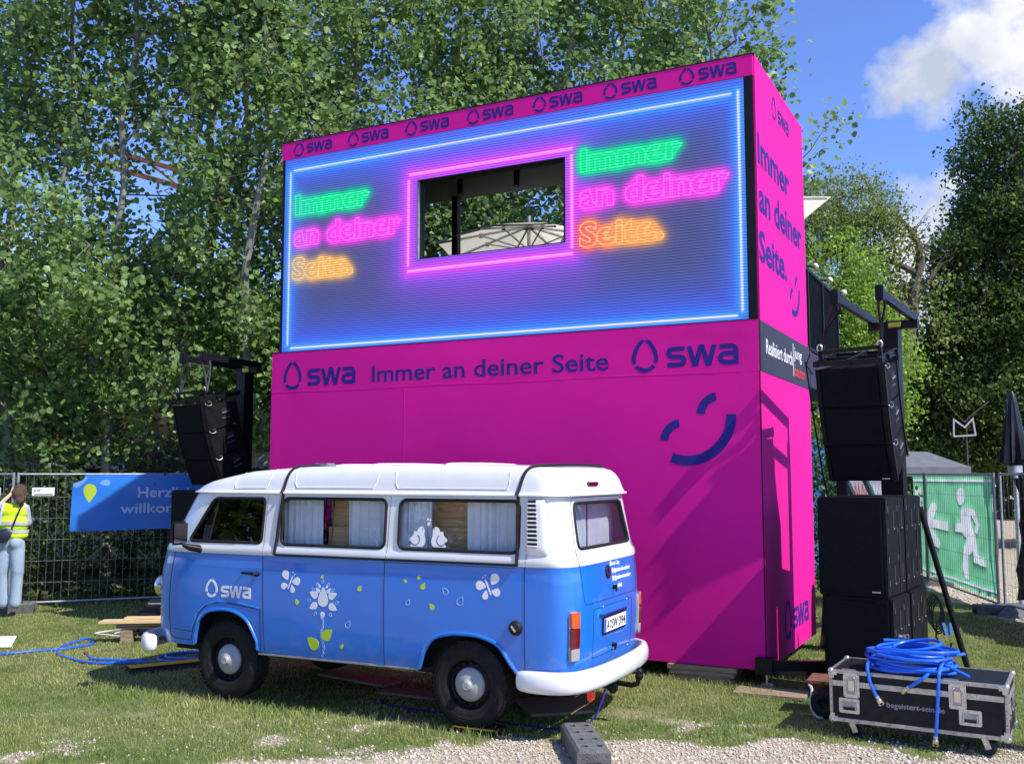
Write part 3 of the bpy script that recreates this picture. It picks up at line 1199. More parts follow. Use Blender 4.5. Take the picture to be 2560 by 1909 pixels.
for s_, x0, x1, bz, cap, col in (
        ('Immer', -5.77, -4.64, 5.245, 0.245, (0, 226, 142)), ('an deiner', -5.78, -4.18, 4.845, 0.265, (255, 62, 236)), ('Seite.', -5.80, -4.87, 4.425, 0.26, (240, 178, 92)),
        ('Immer', -1.87, -0.74, 5.245, 0.245, (0, 226, 142)), ('an deiner', -1.885, -0.26, 4.845, 0.265, (255, 62, 236)), ('Seite.', -1.89, -0.95, 4.425, 0.26, (255, 165, 85))):
    V, F = text2d(s_, x0, x1, bz, cap, 0.035)
    TX.append((V, F, col))
    r_ = raster(V, F)
    g1 = np.clip(blur(r_, 0.09) * 1.7, 0, 1)[..., None] * 0.65
    g0 = np.clip(blur(r_, 0.05) * 3.8, 0, 1)[..., None] * 0.95
    cc = np.array(col, float)
    if s_ == 'Seite.' and x0 > -3:
        t = np.clip((XX - x0) / 0.5, 0, 1)[..., None]
        cc = np.array([255, 95, 100.]) * (1 - t) + cc * t
    if x0 < -3:
        t = np.clip((XX - x0) / 0.45, 0, 1)[..., None]
        cc = cc * t + (1 - t) * (cc * 0.55 + 0.45 * np.array([110, 150, 235.]))
    img += g1 * (cc * 0.92 - img)
    img += g0 * (cc - img)
for segs, col, ww in ((OUT, (225, 215, 245), 0.013), (INN, (255, 160, 250), 0.016)):
    d_ = np.minimum.reduce([seg_d(*s) for s in segs])
    w = np.exp(-(d_ / ww) ** 4)[..., None]
    img += w * (np.array(col) - img)
img = np.clip(img, 0, 255) / 255
lin = np.where(img <= 0.04045, img / 12.92, ((img + 0.055) / 1.055) ** 2.4)
V = np.stack([XX, np.full_like(XX, 0.002), ZZ], -1).reshape(-1, 3)
idx = np.arange(NX * NZ).reshape(NZ, NX)
Fq = np.stack([idx[:-1, :-1], idx[:-1, 1:], idx[1:, 1:], idx[1:, :-1]], -1).reshape(-1, 4)
cx_ = (XX[:-1, :-1] + dx / 2).ravel()
cz_ = (ZZ[:-1, :-1] + dx / 2).ravel()
Fq = Fq[~((cx_ > WX0) & (cx_ < WX1) & (cz_ > WZ0) & (cz_ < WZ1))]
me = bpy.data.meshes.new('led_screen')
me.from_pydata(V.tolist(), [], Fq.tolist())
at = me.color_attributes.new('col', 'FLOAT_COLOR', 'POINT')
c = np.ones((NX * NZ, 4), np.float32)
c[:, :3] = lin.reshape(-1, 3)
at.data.foreach_set('color', c.ravel())
me.materials.append(M['screen'])
scr = bpy.data.objects.new('led_screen', me)
COL.objects.link(scr)
scr.parent = stand


def col_obj(name, mb, col, parent, matn='neon'):
    o = obj(name, mb, matn, parent)
    at = o.data.color_attributes.new('col', 'FLOAT_COLOR', 'POINT')
    cc = [x for _ in o.data.vertices for x in (*col, 1.0)]
    at.data.foreach_set('color', cc)
    return o


# neon outlines of the letters shown on the screen
for V, F, col in TX:
    mb = MB()
    bd = boundary(V, F)
    nxt = dict(bd)
    used = set()
    for s0 in list(nxt):
        if s0 in used:
            continue
        lp, q = [], s0
        while q not in used and q in nxt:
            used.add(q)
            lp.append(V[q])
            q = nxt[q]
        if len(lp) < 3:
            continue
        L, Rr = ribbon(lp, 0.015, closed=True)
        k = len(lp)
        vs = [(a[0], -0.0015, a[1]) for a in L] + [(a[0], -0.0015, a[1]) for a in Rr]
        mb.add(vs, [(i + k, (i + 1) % k + k, (i + 1) % k, i) for i in range(k)])
    lc = srgb(*[min(255, int(x * 0.80 + 55)) for x in col])
    col_obj('neon_lettering', mb, lc, scr)


# printed marks -------------------------------------------------------------------
def print_front(name, V, F, y, matn, parent=stand):
    if y < -0.01:
        return obj(name, sheet(V, F, lambda p, q, t: (p, -0.0245 - t - (wav(p, q) if 0.1 < -p < 5.9 and 0.3 < q < 3.4 else 0), q), 0.0, 0.0015), matn, parent)
    return obj(name, sheet(V, F, fb(y), 0.0, 0.0015), matn, parent)


def print_side(name, V, F, x, matn, parent=stand):
    return obj(name, sheet(V, F, lambda a, b, t: (x + t, a, b), 0.0, 0.0025), matn, parent)


for i in range(7):
    x0 = -5.815 + i * 0.8425
    V, F = logo_shape(x0, 6.012, x0 + 0.60, 0.125, 0.165, 5.985, 0.188, x0 + 0.205)
    print_front('fascia_logo', V, F, -0.0005, 'navy')
FY = -0.033
for x0, x1 in ((-5.885, -4.79), (-1.305, -0.195)):
    V, F = logo_shape(x0, 3.073, x1, 0.205, 0.285, 3.03, 0.37, x0 + 0.37)
    print_front('front_logo', V, F, FY, 'navy')
V, F = text2d('Immer an deiner Seite', -4.55, -1.562, 3.08, 0.20, 0.012)
print_front('front_lettering', V, F, FY, 'navy')


def arc(cx, cz, r, a0, a1, k=20):
    return [(cx + r * math.cos(R(a0 + (a1 - a0) * i / k)), cz + r * math.sin(R(a0 + (a1 - a0) * i / k))) for i in range(k + 1)]


def smiley(ox, oz, s):
    """lower left corner of the mouth box at (ox, oz)"""
    out = []
    for st, w in ((arc(0.02 + 0.005, 0.275, 0.175, 178, 96), 0.085), (arc(0.405, 0.530, 0.175, 178, 96), 0.085)):
        out.append(([(ox + s * (p[0] + 0.16), oz + s * p[1]) for p in st], w * s))
    m_ = arc(0.20, 0.52, 0.445, 248, 361, 40)
    out.append(([(ox + s * (p[0] + 0.05), oz + s * p[1]) for p in m_], 0.10 * s))
    V, F = [], []
    for st, w in out:
        v, f = strokes_poly([st], w)
        F += [tuple(i + len(V) for i in q) for q in f]
        V += v
    return V, F


V, F = smiley(-0.975, 2.056, 1.0)
print_front('smile_mark', V, F, FY + 0.003, 'navy')
SXF = 0.0125
V, F = logo_shape(0.77, 5.815, 1.62, 0.155, 0.21, 5.785, 0.265, 1.06)
print_side('side_logo', V, F, SXF, 'navy')
for s_, a, b, bz in (('Immer', 0.075, 1.57, 5.105), ('an deiner', 0.09, 2.20, 4.62), ('Seite.', 0.055, 1.34, 4.11)):
    V, F = text2d(s_, a, b, bz, 0.315, 0.028)
    print_side('side_lettering', V, F, SXF, 'navy')
V, F = smiley(1.50, 3.745, 0.70)
print_side('side_smile_mark', V, F, SXF, 'navy')
V, F = logo_shape(0.78, 0.37, 2.02, 0.22, 0.33, 0.30, 0.42, 1.18)
print_side('low_side_logo', V, F, 0.0155, 'navy')
V, F = text2d('Realisiert durch', 0.21, 1.47, 3.19, 0.155, 0.004)
print_side('band_lettering', V, F, 0.0205, 'white_print')
V, F = text2d('jung', 1.57, 1.98, 3.285, 0.135, 0.0)
print_side('band_lettering', V, F, 0.0205, 'white_print')
V, F = text2d('bauten', 1.58, 2.16, 3.085, 0.135, 0.0)
print_side('band_lettering', V, F, 0.0205, 'red_print')
print_side('band_line', [(1.505, 3.075), (1.525, 3.075), (1.525, 3.44), (1.505, 3.44)], [(0, 1, 2, 3)], 0.0205, 'white_print')

# terrace behind the stand
mb = MB()
mb.box(-6.0, 0.012, 2.48, 4.85, 3.02, 3.44)
mb.box(0.012, 0.022, 2.48, 4.86, 3.03, 3.46, 1)
obj('terrace_deck', mb, ['black', 'band2'], stand)
for py in (2.62, 3.62, 4.78):
    mb = MB()
    mb.box(-0.06, 0.0, py, py + 0.06, 3.44, 4.47)
    obj('railing_post', mb, 'black', stand)
mb = MB()
mb.box(-0.055, -0.005, 2.50, 4.86, 4.471, 4.51)
mb.box(-0.05, -0.01, 2.50, 4.78, 3.50, 3.54)
obj('railing_rail', mb, 'black', stand)
b0 = None
for i in range(27):
    py = 2.53 + i * 0.085
    if b0 is None:
        mb = MB()
        mb.box(-0.038, -0.022, -0.008, 0.008, 3.54, 4.47)
        b0 = obj('railing_bar', mb, 'black', stand, loc=(0, py, 0))
    else:
        q = b0.copy()
        COL.objects.link(q)
        q.location = (0, py, 0)
for px in (-6.0, -3.0, -0.08):
    mb = MB()
    mb.box(px, px + 0.08, 4.74, 4.82, 0, 3.02)
    obj('terrace_post', mb, 'black', stand)


def bw(x, y, z=0.0):
    """point in stand coordinates -> world"""
    c_, s_ = math.cos(-AB), math.sin(-AB)
    return Vector((BO[0] + x * c_ - y * s_, BO[1] + x * s_ + y * c_, z))


# supports of the stand
k = 0
for px in (-0.62, -5.3, -3.0):
    for py in (0.10, 2.0):
        t_ = thing('timber_stack', ['stack of weathered boards under the right front corner of the stand', 'stack of boards under the right rear of the stand',
                                    'stack of boards under the left front corner of the stand', 'stack of boards under the left rear of the stand',
                                    'stack of boards under the middle front of the stand', 'stack of boards under the middle rear of the stand'][k], 'timber',
                   bw(px, py), -AB, 'timber stacks under the stand')
        k += 1
        for j in range(3):
            mb = MB()
            w = 0.30 + 0.02 * ((j * 7) % 3)
            mb.box(-w, w, -0.16, 0.22, 0.008 + j * 0.047, 0.053 + j * 0.047, bev=0.004)
            obj('board', mb, 'plank', t_, rotz=0.03 * (j - 1))
t_ = thing('outrigger_leg', 'black steel outrigger with a threaded foot at the stand corner', 'support', bw(0.0, -0.05), -AB)
mb = MB()
mb.beam((-0.02, 0.0, 0.20), (1.25, 0.55, 0.22), 0.07, 0.09)
mb.box(-0.08, 0.08, -0.06, 0.06, 0.13, 0.28)
obj('arm', mb, 'black', t_)
mb = MB()
mb.tube([(0.02, -0.02, 0.03), (0.02, -0.02, 0.2)], 0.011, 8)
mb.lathe([(0.001, 0.052), (0.035, 0.050), (0.055, 0.036), (0.055, 0.031)], 20, T=Matrix.Translation((0.02, -0.02, 0)))
obj('foot', mb, 'zinc', t_, smooth=True)
mb = MB()
mb.box(-0.32, 0.32, -0.17, 0.16, 0.004, 0.032, bev=0.004)
tag(obj('wooden_plate', mb, 'plank', None, loc=(2.36, 9.26, 0), rotz=-0.42), 'dark wooden plate on the grass under the threaded foot', 'board')


# ================================================================== camper van
AV = 0.4486
VAN = thing('camper_van', 'blue and white vintage camper van with curtains, flower stickers and straps over its roof', 'camper van',
            (0.0135, 8.619, 0.048), PI - AV)


def lerp(tab, z):
    if z <= tab[0][0]:
        return tab[0][1]
    for (a, x), (b, y) in zip(tab, tab[1:]):
        if z <= b:
            t = (z - a) / (b - a)
            return x + (y - x) * t
    return tab[-1][1]


TY = [(0.36, 0.822), (0.42, 0.838), (0.50, 0.850), (0.62, 0.857), (0.80, 0.862), (1.0, 0.863), (1.15, 0.860), (1.215, 0.856), (1.243, 0.857), (1.262, 0.868), (1.30, 0.869),
      (1.322, 0.860), (1.338, 0.848), (1.45, 0.840), (1.60, 0.829), (1.74, 0.816), (1.786, 0.808)]
TF = [(0.36, 3.40), (0.42, 3.44), (0.55, 3.465), (0.75, 3.475), (0.95, 3.47), (1.10, 3.45), (1.22, 3.41), (1.262, 3.395), (1.31, 3.36), (1.36, 3.30), (1.5, 3.215), (1.74, 3.07), (1.786, 3.035)]
TR = [(0.36, -0.85), (0.45, -0.875), (0.60, -0.895), (0.80, -0.905), (1.0, -0.903), (1.15, -0.893), (1.235, -0.883), (1.262, -0.888), (1.31, -0.878), (1.345, -0.852), (1.55, -0.808), (1.74, -0.772), (1.786, -0.765)]
TSF = [(1.30, 2.60), (1.786, 2.38)]
NFR, NRR = 3.5, 5.0


def make_tab(n):
    ph = np.linspace(0, PI / 2, 400)
    return ph


def se(n, a, b, ph):
    return a * math.sin(ph) ** (2 / n), b * max(0.0, math.cos(ph)) ** (2 / n)


def arctab(n, a, b):
    N_ = 600
    ph = [PI / 2 * (i / N_) for i in range(N_ + 1)]
    # finer near the ends
    ph = [PI / 2 * (0.5 - 0.5 * math.cos(PI * i / N_)) for i in range(N_ + 1)]
    P = [se(n, a, b, p) for p in ph]
    s = [0.0]
    for i in range(N_):
        s.append(s[-1] + math.hypot(P[i + 1][0] - P[i][0], P[i + 1][1] - P[i][1]))
    return np.array(ph), np.array(s), P


PHF, SF_, PF = arctab(NFR, 0.87, 0.862)
PHR, SR_, PR = arctab(NRR, 0.405, 0.862)
SRX = -0.50
QF = 2.60 + SF_[-1]
QR = SRX - SR_[-1]


def plan(q, Y, xf, xr, sf, srx):
    if q > 2.6:
        ph = float(np.interp(q - 2.6, SF_, PHF))
        a, b = se(NFR, xf - sf, Y, ph)
        return sf + a, b
    if q < SRX:
        ph = float(np.interp(SRX - q, SR_, PHR))
        a, b = se(NRR, srx - xr, Y, ph)
        return srx - a, b
    if q > 2.0:
        return 2.0 + (q - 2.0) * (sf - 2.0) / 0.6, Y
    if q < 0:
        return q * srx / SRX, Y
    return q, Y


def P0(q, z):
    x, y = plan(q, lerp(TY, z), lerp(TF, z), lerp(TR, z), lerp(TSF, z), SRX)
    return Vector((x, y, z))


def PV(q, z, off=0.0):
    p = P0(q, z)
    if off == 0:
        return p
    e = 0.006
    dq = P0(min(q + e, QF), z) - P0(max(q - e, QR), z)
    dz = P0(q, z + e) - P0(q, z - e)
    n = dz.cross(dq)
    if n.length < 1e-9:
        n = Vector((1 if q > 1 else -1, 0, 0))
    n.normalize()
    c_ = Vector((1.2, 0, z))
    if n.dot(p - c_) < 0:
        n = -n
    return p + n * off


def mirror(mb):
    k = len(mb.v)
    mb.v += [(a, -b, c_) for a, b, c_ in mb.v]
    mb.f += [tuple(i + k for i in f)[::-1] for f in mb.f]
    mb.m += list(mb.m)
    return mb


def weld(o, d=0.0008):
    b = bmesh.new()
    b.from_mesh(o.data)
    bmesh.ops.remove_doubles(b, verts=b.verts, dist=d)
    bmesh.ops.recalc_face_normals(b, faces=b.faces)
    b.to_mesh(o.data)
    b.free()
    return o


def q_of_y(y):
    """rear: nominal q for a lateral position"""
    ys = [p[1] for p in PR]
    return SRX - float(np.interp(-y, [-v for v in ys], SR_))


def q_of_yf(y):
    ys = [p[1] for p in PF]
    return 2.60 + float(np.interp(-y, [-v for v in ys], SF_))


def skin(outer, holes, sp, t=0.0, mb=None, m=0):
    V, F, _ = cdt_fill(outer, holes, sp)
    mb = mb or MB()
    F = [f[::-1] for f in F]
    mb.add([PV(a, b, t) for a, b in V], F, m)
    return mb


# outlines in the unrolled side of the van: (distance along the side, height)
ARCH_R = round_poly([(-0.475, 0.405), (-0.37, 0.53), (-0.29, 0.655), (-0.12, 0.715), (0.12, 0.718), (0.30, 0.672), (0.385, 0.555), (0.435, 0.405)], 0.09)[6:-6]
ARCH_F = round_poly([(2.045, 0.43), (2.075, 0.56), (2.17, 0.705), (2.33, 0.765), (2.48, 0.765), (2.63, 0.735), (2.725, 0.64), (2.765, 0.43)], 0.09)[6:-6]
lower = [(QR, 0.40), (-0.475, 0.405)] + ARCH_R + [(0.435, 0.405), (2.045, 0.425)] + ARCH_F + [(2.765, 0.43), (QF, 0.42), (QF, 1.250), (QR, 1.250)]
mb = mirror(skin(lower, [], 0.035))
o = weld(obj('lower_body', mb, 'blue', VAN, smooth='all'))

W_DOOR = round_poly([(2.03, 1.352), (2.935, 1.352), (2.845, 1.735), (2.02, 1.738)], [0.05, 0.05, 0.06, 0.06])
W_MID = rrect(0.762, 1.815, 1.348, 1.742, 0.055)
W_REAR = rrect(-0.447, 0.630, 1.348, 1.742, 0.06)
qrw = q_of_y(0.60)
qrt = q_of_y(0.565)
qws = q_of_yf(0.70)
RW = round_poly([(QR, 1.375), (qrw, 1.375), (qrt, 1.722), (QR, 1.722)], [0, 0.06, 0.06, 0])
WSO = round_poly([(QF, 1.39), (qws, 1.39), (q_of_yf(0.64), 1.74), (QF, 1.74)], [0, 0.07, 0.07, 0])
RWn = [p for p in RW]
# body outline with notches where the front and rear panes cross the middle
upper = [(QR, 1.250), (QF, 1.250), (QF, 1.39)] + WSO[1:-1] + [(QF, 1.74), (QF, 1.786), (QR, 1.786), (QR, 1.722)] + RW[1:-1][::-1] + [(QR, 1.375)]


def clean(poly):
    out = []
    for p in poly:
        if not out or math.hypot(p[0] - out[-1][0], p[1] - out[-1][1]) > 1e-4:
            out.append(p)
    if math.hypot(out[0][0] - out[-1][0], out[0][1] - out[-1][1]) < 1e-4:
        out.pop()
    return out


ws_c = clean([p for p in WSO if p[0] < QF - 1e-4])
rw_c = clean([p for p in RW if p[0] > QR + 1e-4])
ws_c.sort(key=lambda p: p[1])
rw_c.sort(key=lambda p: p[1])
upper = [(QR, 1.250), (QF, 1.250), (QF, 1.39)] + ws_c + [(QF, 1.74), (QF, 1.786), (QR, 1.786), (QR, 1.722)] + rw_c[::-1] + [(QR, 1.375)]
mb = mirror(skin(clean(upper), [W_DOOR, W_MID, W_REAR], 0.035))
o = weld(obj('upper_body', mb, 'white', VAN, smooth='all'))


def vtube(name, pts, r, matn, off=0.0, closed=False, parent=VAN, n=6, both=True, sp=0.03, mb=None):
    pts = densify(pts, sp) if closed else [p for i in range(len(pts) - 1) for p in
                                            [(pts[i][0] + (pts[i + 1][0] - pts[i][0]) * t / max(1, int(math.hypot(pts[i + 1][0] - pts[i][0], pts[i + 1][1] - pts[i][1]) / sp)),
                                              pts[i][1] + (pts[i + 1][1] - pts[i][1]) * t / max(1, int(math.hypot(pts[i + 1][0] - pts[i][0], pts[i + 1][1] - pts[i][1]) / sp)))
                                             for t in range(max(1, int(math.hypot(pts[i + 1][0] - pts[i][0], pts[i + 1][1] - pts[i][1]) / sp)))]] + [pts[-1]]
    own = mb is None
    mb = mb or MB()
    for s_ in ((1, -1) if both else (1,)):
        mb.tube([Vector((v.x, v.y * s_, v.z)) for v in (PV(a, b, off) for a, b in pts)], r, n, closed=closed)
    if own:
        return obj(name, mb, matn, parent, smooth=True)


# windows: pane, rubber surround
def side_window(nm, poly, gm, sgn, inner=None):
    def f(a, b, t):
        v = PV(a, b, t - 0.012)
        return Vector((v.x, v.y * sgn, v.z))
    V, F, _ = cdt_fill(poly, [], 0.08)
    if sgn < 0:
        F = [q[::-1] for q in F]
    mb = MB()
    mb.add([f(a, b, 0) for a, b in V], F)
    w = obj(nm, mb, gm, VAN, smooth=True)
    mb = MB()
    mb.tube([f(a, b, 0.012) for a, b in densify(poly, 0.03)], 0.0135, 8, closed=True)
    obj('rubber_seal', mb, 'rubber', w, smooth=True)
    return w


for sgn in (1, -1):
    w = side_window('door_window', W_DOOR, 'glassd', sgn)
    mb = MB()
    mb.tube([Vector((v.x, v.y * sgn, v.z)) for v in (PV(2.665 + 0.022 * i, 1.355 + 0.0375 * i * 10 / 5, -0.008) for i in range(6))], 0.009, 6)
    obj('quarter_bar', mb, 'rubber', w, smooth=True)
    w = side_window('middle_window', W_MID, 'glass', sgn)
    mb = MB()
    mb.tube([Vector((v.x, v.y * sgn, v.z)) for v in (PV(1.29, 1.35 + 0.39 * i / 5, -0.008) for i in range(6))], 0.008, 6)
    obj('sliding_bar', mb, 'rubber', w, smooth=True)
    side_window('rear_side_window', W_REAR, 'glass', sgn)


def pane_loop(pts, sgnq):
    """closed loop across the middle line"""
    a = [PV(q, z) for q, z in pts]
    b = [Vector((v.x, -v.y, v.z)) for v in a[::-1]]
    return a + b


def half_pane(nm, half, qm, gm, edge_pts):
    mb = MB()
    V, F, _ = cdt_fill(clean(half), [], 0.07)
    mb.add([PV(a, b, -0.012) for a, b in V], [f[::-1] for f in F])
    o = weld(obj(nm, mirror(mb), gm, VAN, smooth='all'))
    dn = []
    for i in range(len(edge_pts) - 1):
        a, b = edge_pts[i], edge_pts[i + 1]
        k_ = max(1, int(math.hypot(b[0] - a[0], b[1] - a[1]) / 0.04))
        dn += [(a[0] + (b[0] - a[0]) * t / k_, a[1] + (b[1] - a[1]) * t / k_) for t in range(k_)]
    dn.append(edge_pts[-1])
    L = [PV(a, b) for a, b in dn]
    lp = L + [Vector((v.x, -v.y, v.z)) for v in L[::-1]][1:-1]
    mb = MB()
    mb.tube(lp, 0.0135, 8, closed=True)
    obj('rubber_seal', mb, 'rubber', o, smooth=True)
    return o


half_pane('rear_window', [(QR, 1.375)] + rw_c + [(QR, 1.722)], QR, 'glass', [(QR, 1.375)] + rw_c + [(QR, 1.722)])
half_pane('windscreen', [(QF, 1.39)] + ws_c + [(QF, 1.74)], QF, 'glassd', [(QF, 1.39)] + ws_c + [(QF, 1.74)])

# roof ----------------------------------------------------------------------------
HX = [(-1.0, 0.205), (-0.6, 0.222), (0.2, 0.238), (1.0, 0.236), (1.75, 0.222), (2.25, 0.188), (2.70, 0.105), (2.95, 0.045), (3.2, 0.02)]
GD = [(0, 0), (0.012, 0.18), (0.03, 0.50), (0.052, 0.72), (0.08, 0.86), (0.13, 0.945), (0.22, 0.975), (0.45, 0.99), (0.8, 1.0)]


def roof_pt(q, d):
    x, y = plan(q, max(0.0, 0.822 - d), 3.06 - d * 1.1, -0.795 + d * 1.35, 2.38 - d * 0.6, SRX + d * 1.0)
    return Vector((x, y, 1.797 + lerp(HX, x) * lerp(GD, d)))


ds = [0, 0.006, 0.012, 0.02, 0.03, 0.04, 0.052, 0.065, 0.08, 0.10, 0.13, 0.17, 0.22, 0.32, 0.45, 0.6, 0.72, 0.815]
qs = list(np.linspace(QR, SRX, 18)[:-1]) + list(np.linspace(SRX, 2.6, 44)[:-1]) + list(np.linspace(2.6, QF, 22))
mb = MB()
v = [roof_pt(q, d) for d in ds for q in qs]
nq = len(qs)
f = [(i * nq + j, i * nq + j + 1, (i + 1) * nq + j + 1, (i + 1) * nq + j) for i in range(len(ds) - 1) for j in range(nq - 1)]
mb.add(v, f)
k = len(mb.v)
# lip hanging over the gutter
lipv = []
for q in qs:
    x, y = plan(q, 0.836, 3.075, -0.815, 2.38, SRX)
    lipv += [(x, y, 1.797), (x, y, 1.782)]
mb.add(lipv, [(2 * j, 2 * j + 2, 2 * j + 3, 2 * j + 1) for j in range(nq - 1)])
mb.add([roof_pt(q, 0) for q in qs] + [lipv[2 * j] for j in range(nq)], [(j, j + 1, nq + j + 1, nq + j) for j in range(nq - 1)])
roof = weld(obj('roof', mirror(mb), 'roofw', VAN, smooth=50))
mb = MB()
mb.tube([P0(q, 1.786) + Vector((0, 0.010, -0.004)) for q in np.linspace(SRX + .02, 2.9, 60)], 0.010, 6)
obj('rain_gutter', mirror(mb), 'white', VAN, smooth=True)


def roof_bead(pts):
    return [roof_pt(q, d) + Vector((0, 0.0015, 0.0025)) for q, d in pts]


for q0, q1 in ((0.86, 1.72), (-0.38, 0.70), (1.98, 2.62)):
    a = [(q0 + 0.00, 0.05), (q0 + 0.015, 0.02), (q0 + 0.04, 0.010)] + [(q, 0.010) for q in np.linspace(q0 + 0.1, q1 - 0.1, 12)] + [(q1 - 0.04, 0.010), (q1 - 0.015, 0.02), (q1, 0.05), (q1 + 0.005, 0.12)]
    for sg_ in (1, -1):
        mb = MB()
        mb.tube([(p[0], p[1] * sg_, p[2]) for p in roof_bead([(q0 - 0.005, 0.12)] + a)], 0.0045, 6)
        obj('roof_bead', mb, 'roofw', roof, smooth=True)
for x in (0.28, 0.98, 1.36):
    mb = MB()
    mb.tube([Vector((x, y, 1.80 + lerp(HX, x) * lerp(GD, 0.822 - abs(y)) + 0.004)) for y in np.linspace(-0.7, 0.7, 15)], 0.008, 6)
    obj('roof_rib', mb, 'roofw', roof, smooth=True)
mb = MB()
mb.box(-0.10, 0.06, -0.07, 0.07, 0, 0.035, bev=0.014, T=Matrix.Translation((1.70, 0.42, 2.012)))
obj('roof_vent', mb, 'galv', VAN, smooth=True)

# straps over the roof
def strap_path(xb, xt, xr_):
    out = []
    for i in range(9):
        t = i / 8
        z = 1.262 + (1.782 - 1.262) * t
        out.append(PV(xb + (xt - xb) * t, z, 0.010))
    out.append(Vector((xt, 0.850, 1.79)))
    for d in (0.006, 0.02, 0.04, 0.06, 0.09, 0.13, 0.2, 0.35, 0.55, 0.82):
        x = xt + (xr_ - xt) * min(1, d / 0.25)
        y = 0.822 - d
        out.append(Vector((x, y, 1.797 + lerp(HX, x) * lerp(GD, d) + 0.008)))
    return out


for a in ((1.865, 1.822, 1.70), (-0.445, -0.432, -0.62)):
    mb = MB()
    p_ = strap_path(*a)
    full = p_ + [Vector((v.x, -v.y, v.z)) for v in p_[::-1][1:]]
    for i in range(len(full) - 1):
        pass
    mb.tube(full, 0.0135, 8)
    obj('roof_strap', mb, 'rubber', VAN, smooth=True)
mb = MB()
mb.tube([PV(q, 1.262, 0.006) for q in np.linspace(-0.45, 1.865, 50)], 0.0095, 6)
obj('belt_cord', mirror(mb), 'rubber', VAN, smooth=True)
mb = MB()
mb.tube([PV(q, 1.332, 0.004) for q in np.linspace(0.0, 1.0, 2)], 0.0001, 3)

# body gaps
for pts in (
        [(1.972, 0.44), (1.985, 0.9), (2.0, 1.248)], [(2.012, 0.44), (2.015, 0.8)],
        [(2.045, 0.79), (2.16, 0.80), (2.44, 0.83), (2.60, 0.80), (2.70, 0.72), (2.775, 0.58), (2.80, 0.475), (3.02, 0.478), (3.075, 0.50), (3.09, 0.8), (3.07, 1.247)],
        [(0.752, 0.42), (0.752, 1.248)], [(-0.502, 0.42), (-0.502, 1.248)], [(-0.43, 1.238), (0.75, 1.238)],
        [(3.02, 0.56), (2.80, 0.55)]):
    for sg_ in (1, -1):
        m1 = MB()
        vtube('x', pts, 0.0036, 'seam', mb=m1, n=5, both=False)
        m1.v = [(p[0], p[1] * sg_, p[2]) for p in m1.v]
        obj('body_gap', m1, 'seam', VAN, smooth=True)
for pts in ([(2.0, 1.252), (1.985, 1.785)], [(0.735, 1.252), (0.72, 1.785)], [(-0.515, 1.252), (-0.525, 1.785)], [(1.88, 1.335), (1.86, 1.785)]):
    for sg_ in (1, -1):
        m1 = MB()
        vtube('x', pts, 0.0022, 'seamw', mb=m1, n=5, both=False)
        m1.v = [(p[0], p[1] * sg_, p[2]) for p in m1.v]
        obj('upper_gap', m1, 'seamw', VAN, smooth=True)
# swage lines and flares
for r_, pts in ((0.016, [(2.045, 0.44), (2.055, 0.52)] + ARCH_F[3:-3] + [(2.765, 0.45)]), (0.018, [(-0.47, 0.41)] + ARCH_R[2:-2] + [(0.43, 0.42)])):
    for sg_ in (1, -1):
        m1 = MB()
        vtube('x', clean(pts), r_, 'blue', mb=m1, n=8, off=-0.004, both=False)
        m1.v = [(p[0], p[1] * sg_, p[2]) for p in m1.v]
        obj('wheel_arch_flare', m1, 'blue', VAN, smooth=True)
mb = MB()
vtube('x', [(2.02, 0.795), (2.3, 0.835), (2.5, 0.83), (2.64, 0.79), (2.74, 0.70), (2.80, 0.56)], 0.011, 'blue', mb=mb, n=8, off=-0.005)
obj('door_swage', mb, 'blue', VAN, smooth=True)
for sg_ in (1, -1):
    mb = MB()
    mb.tube([(p.x, p.y * sg_, p.z) for p in (PV(q, 0.408, -0.004) for q in np.linspace(0.44, 2.04, 30))], 0.012, 6)
    obj('sill', mb, 'galv', VAN, smooth=True)
# cheeks: raised sheet over the front corner of the body
# engine air scoop --------------------------------------------------------------
sc = rrect(-0.735, -0.512, 1.335, 1.765, 0.045)
for sgn in (1, -1):
    fm = (lambda a, b, t, s=sgn: (lambda v: Vector((v.x, v.y * s, v.z)))(PV(a, b, t)))
    V, F, _ = cdt_fill(sc, [], 0.03)
    def bulge(a, b):
        e = min(a + 0.735, -0.512 - a, b - 1.335, 1.765 - b)
        return 0.026 * min(1, max(0, e) / 0.03) ** 0.6
    mb = MB()
    mb.add([fm(a, b, 0.002 + bulge(a, b)) for a, b in V], [q if sgn < 0 else q[::-1] for q in F])
    s_ = obj('air_scoop', mb, 'white', VAN, smooth='all')
    inn = rrect(-0.640, -0.540, 1.392, 1.742, 0.02)
    V, F, _ = cdt_fill(inn, [], 0.06)
    mb = MB()
    mb.add([fm(a, b, 0.031) for a, b in V], [q if sgn < 0 else q[::-1] for q in F])
    obj('scoop_grille', mb, 'lightgrey', s_)
    s0 = None
    for i in range(11):
        zc = 1.408 + i * 0.0318
        mb = MB()
        V, F, _ = cdt_fill([(-0.637, zc), (-0.543, zc), (-0.543, zc + 0.0215), (-0.637, zc + 0.0215)], [], 0.05)
        sheet(V, [q if sgn < 0 else q[::-1] for q in F], fm, 0.031, 0.0325, mb)
        obj('slot', mb, 'dark', s_)
        mb = MB()
        mb.tube([fm(a, zc - 0.004, 0.035) for a in np.linspace(-0.64, -0.54, 5)], 0.006, 6)
        obj('slat', mb, 'white', s_, smooth=True)

# rear panel ------------------------------------------------------------------------
def YR(y, z, off=0.0):
    v = PV(q_of_y(abs(y)), z, off)
    if y < 0:
        v = Vector((v.x, -v.y, v.z))
    return v


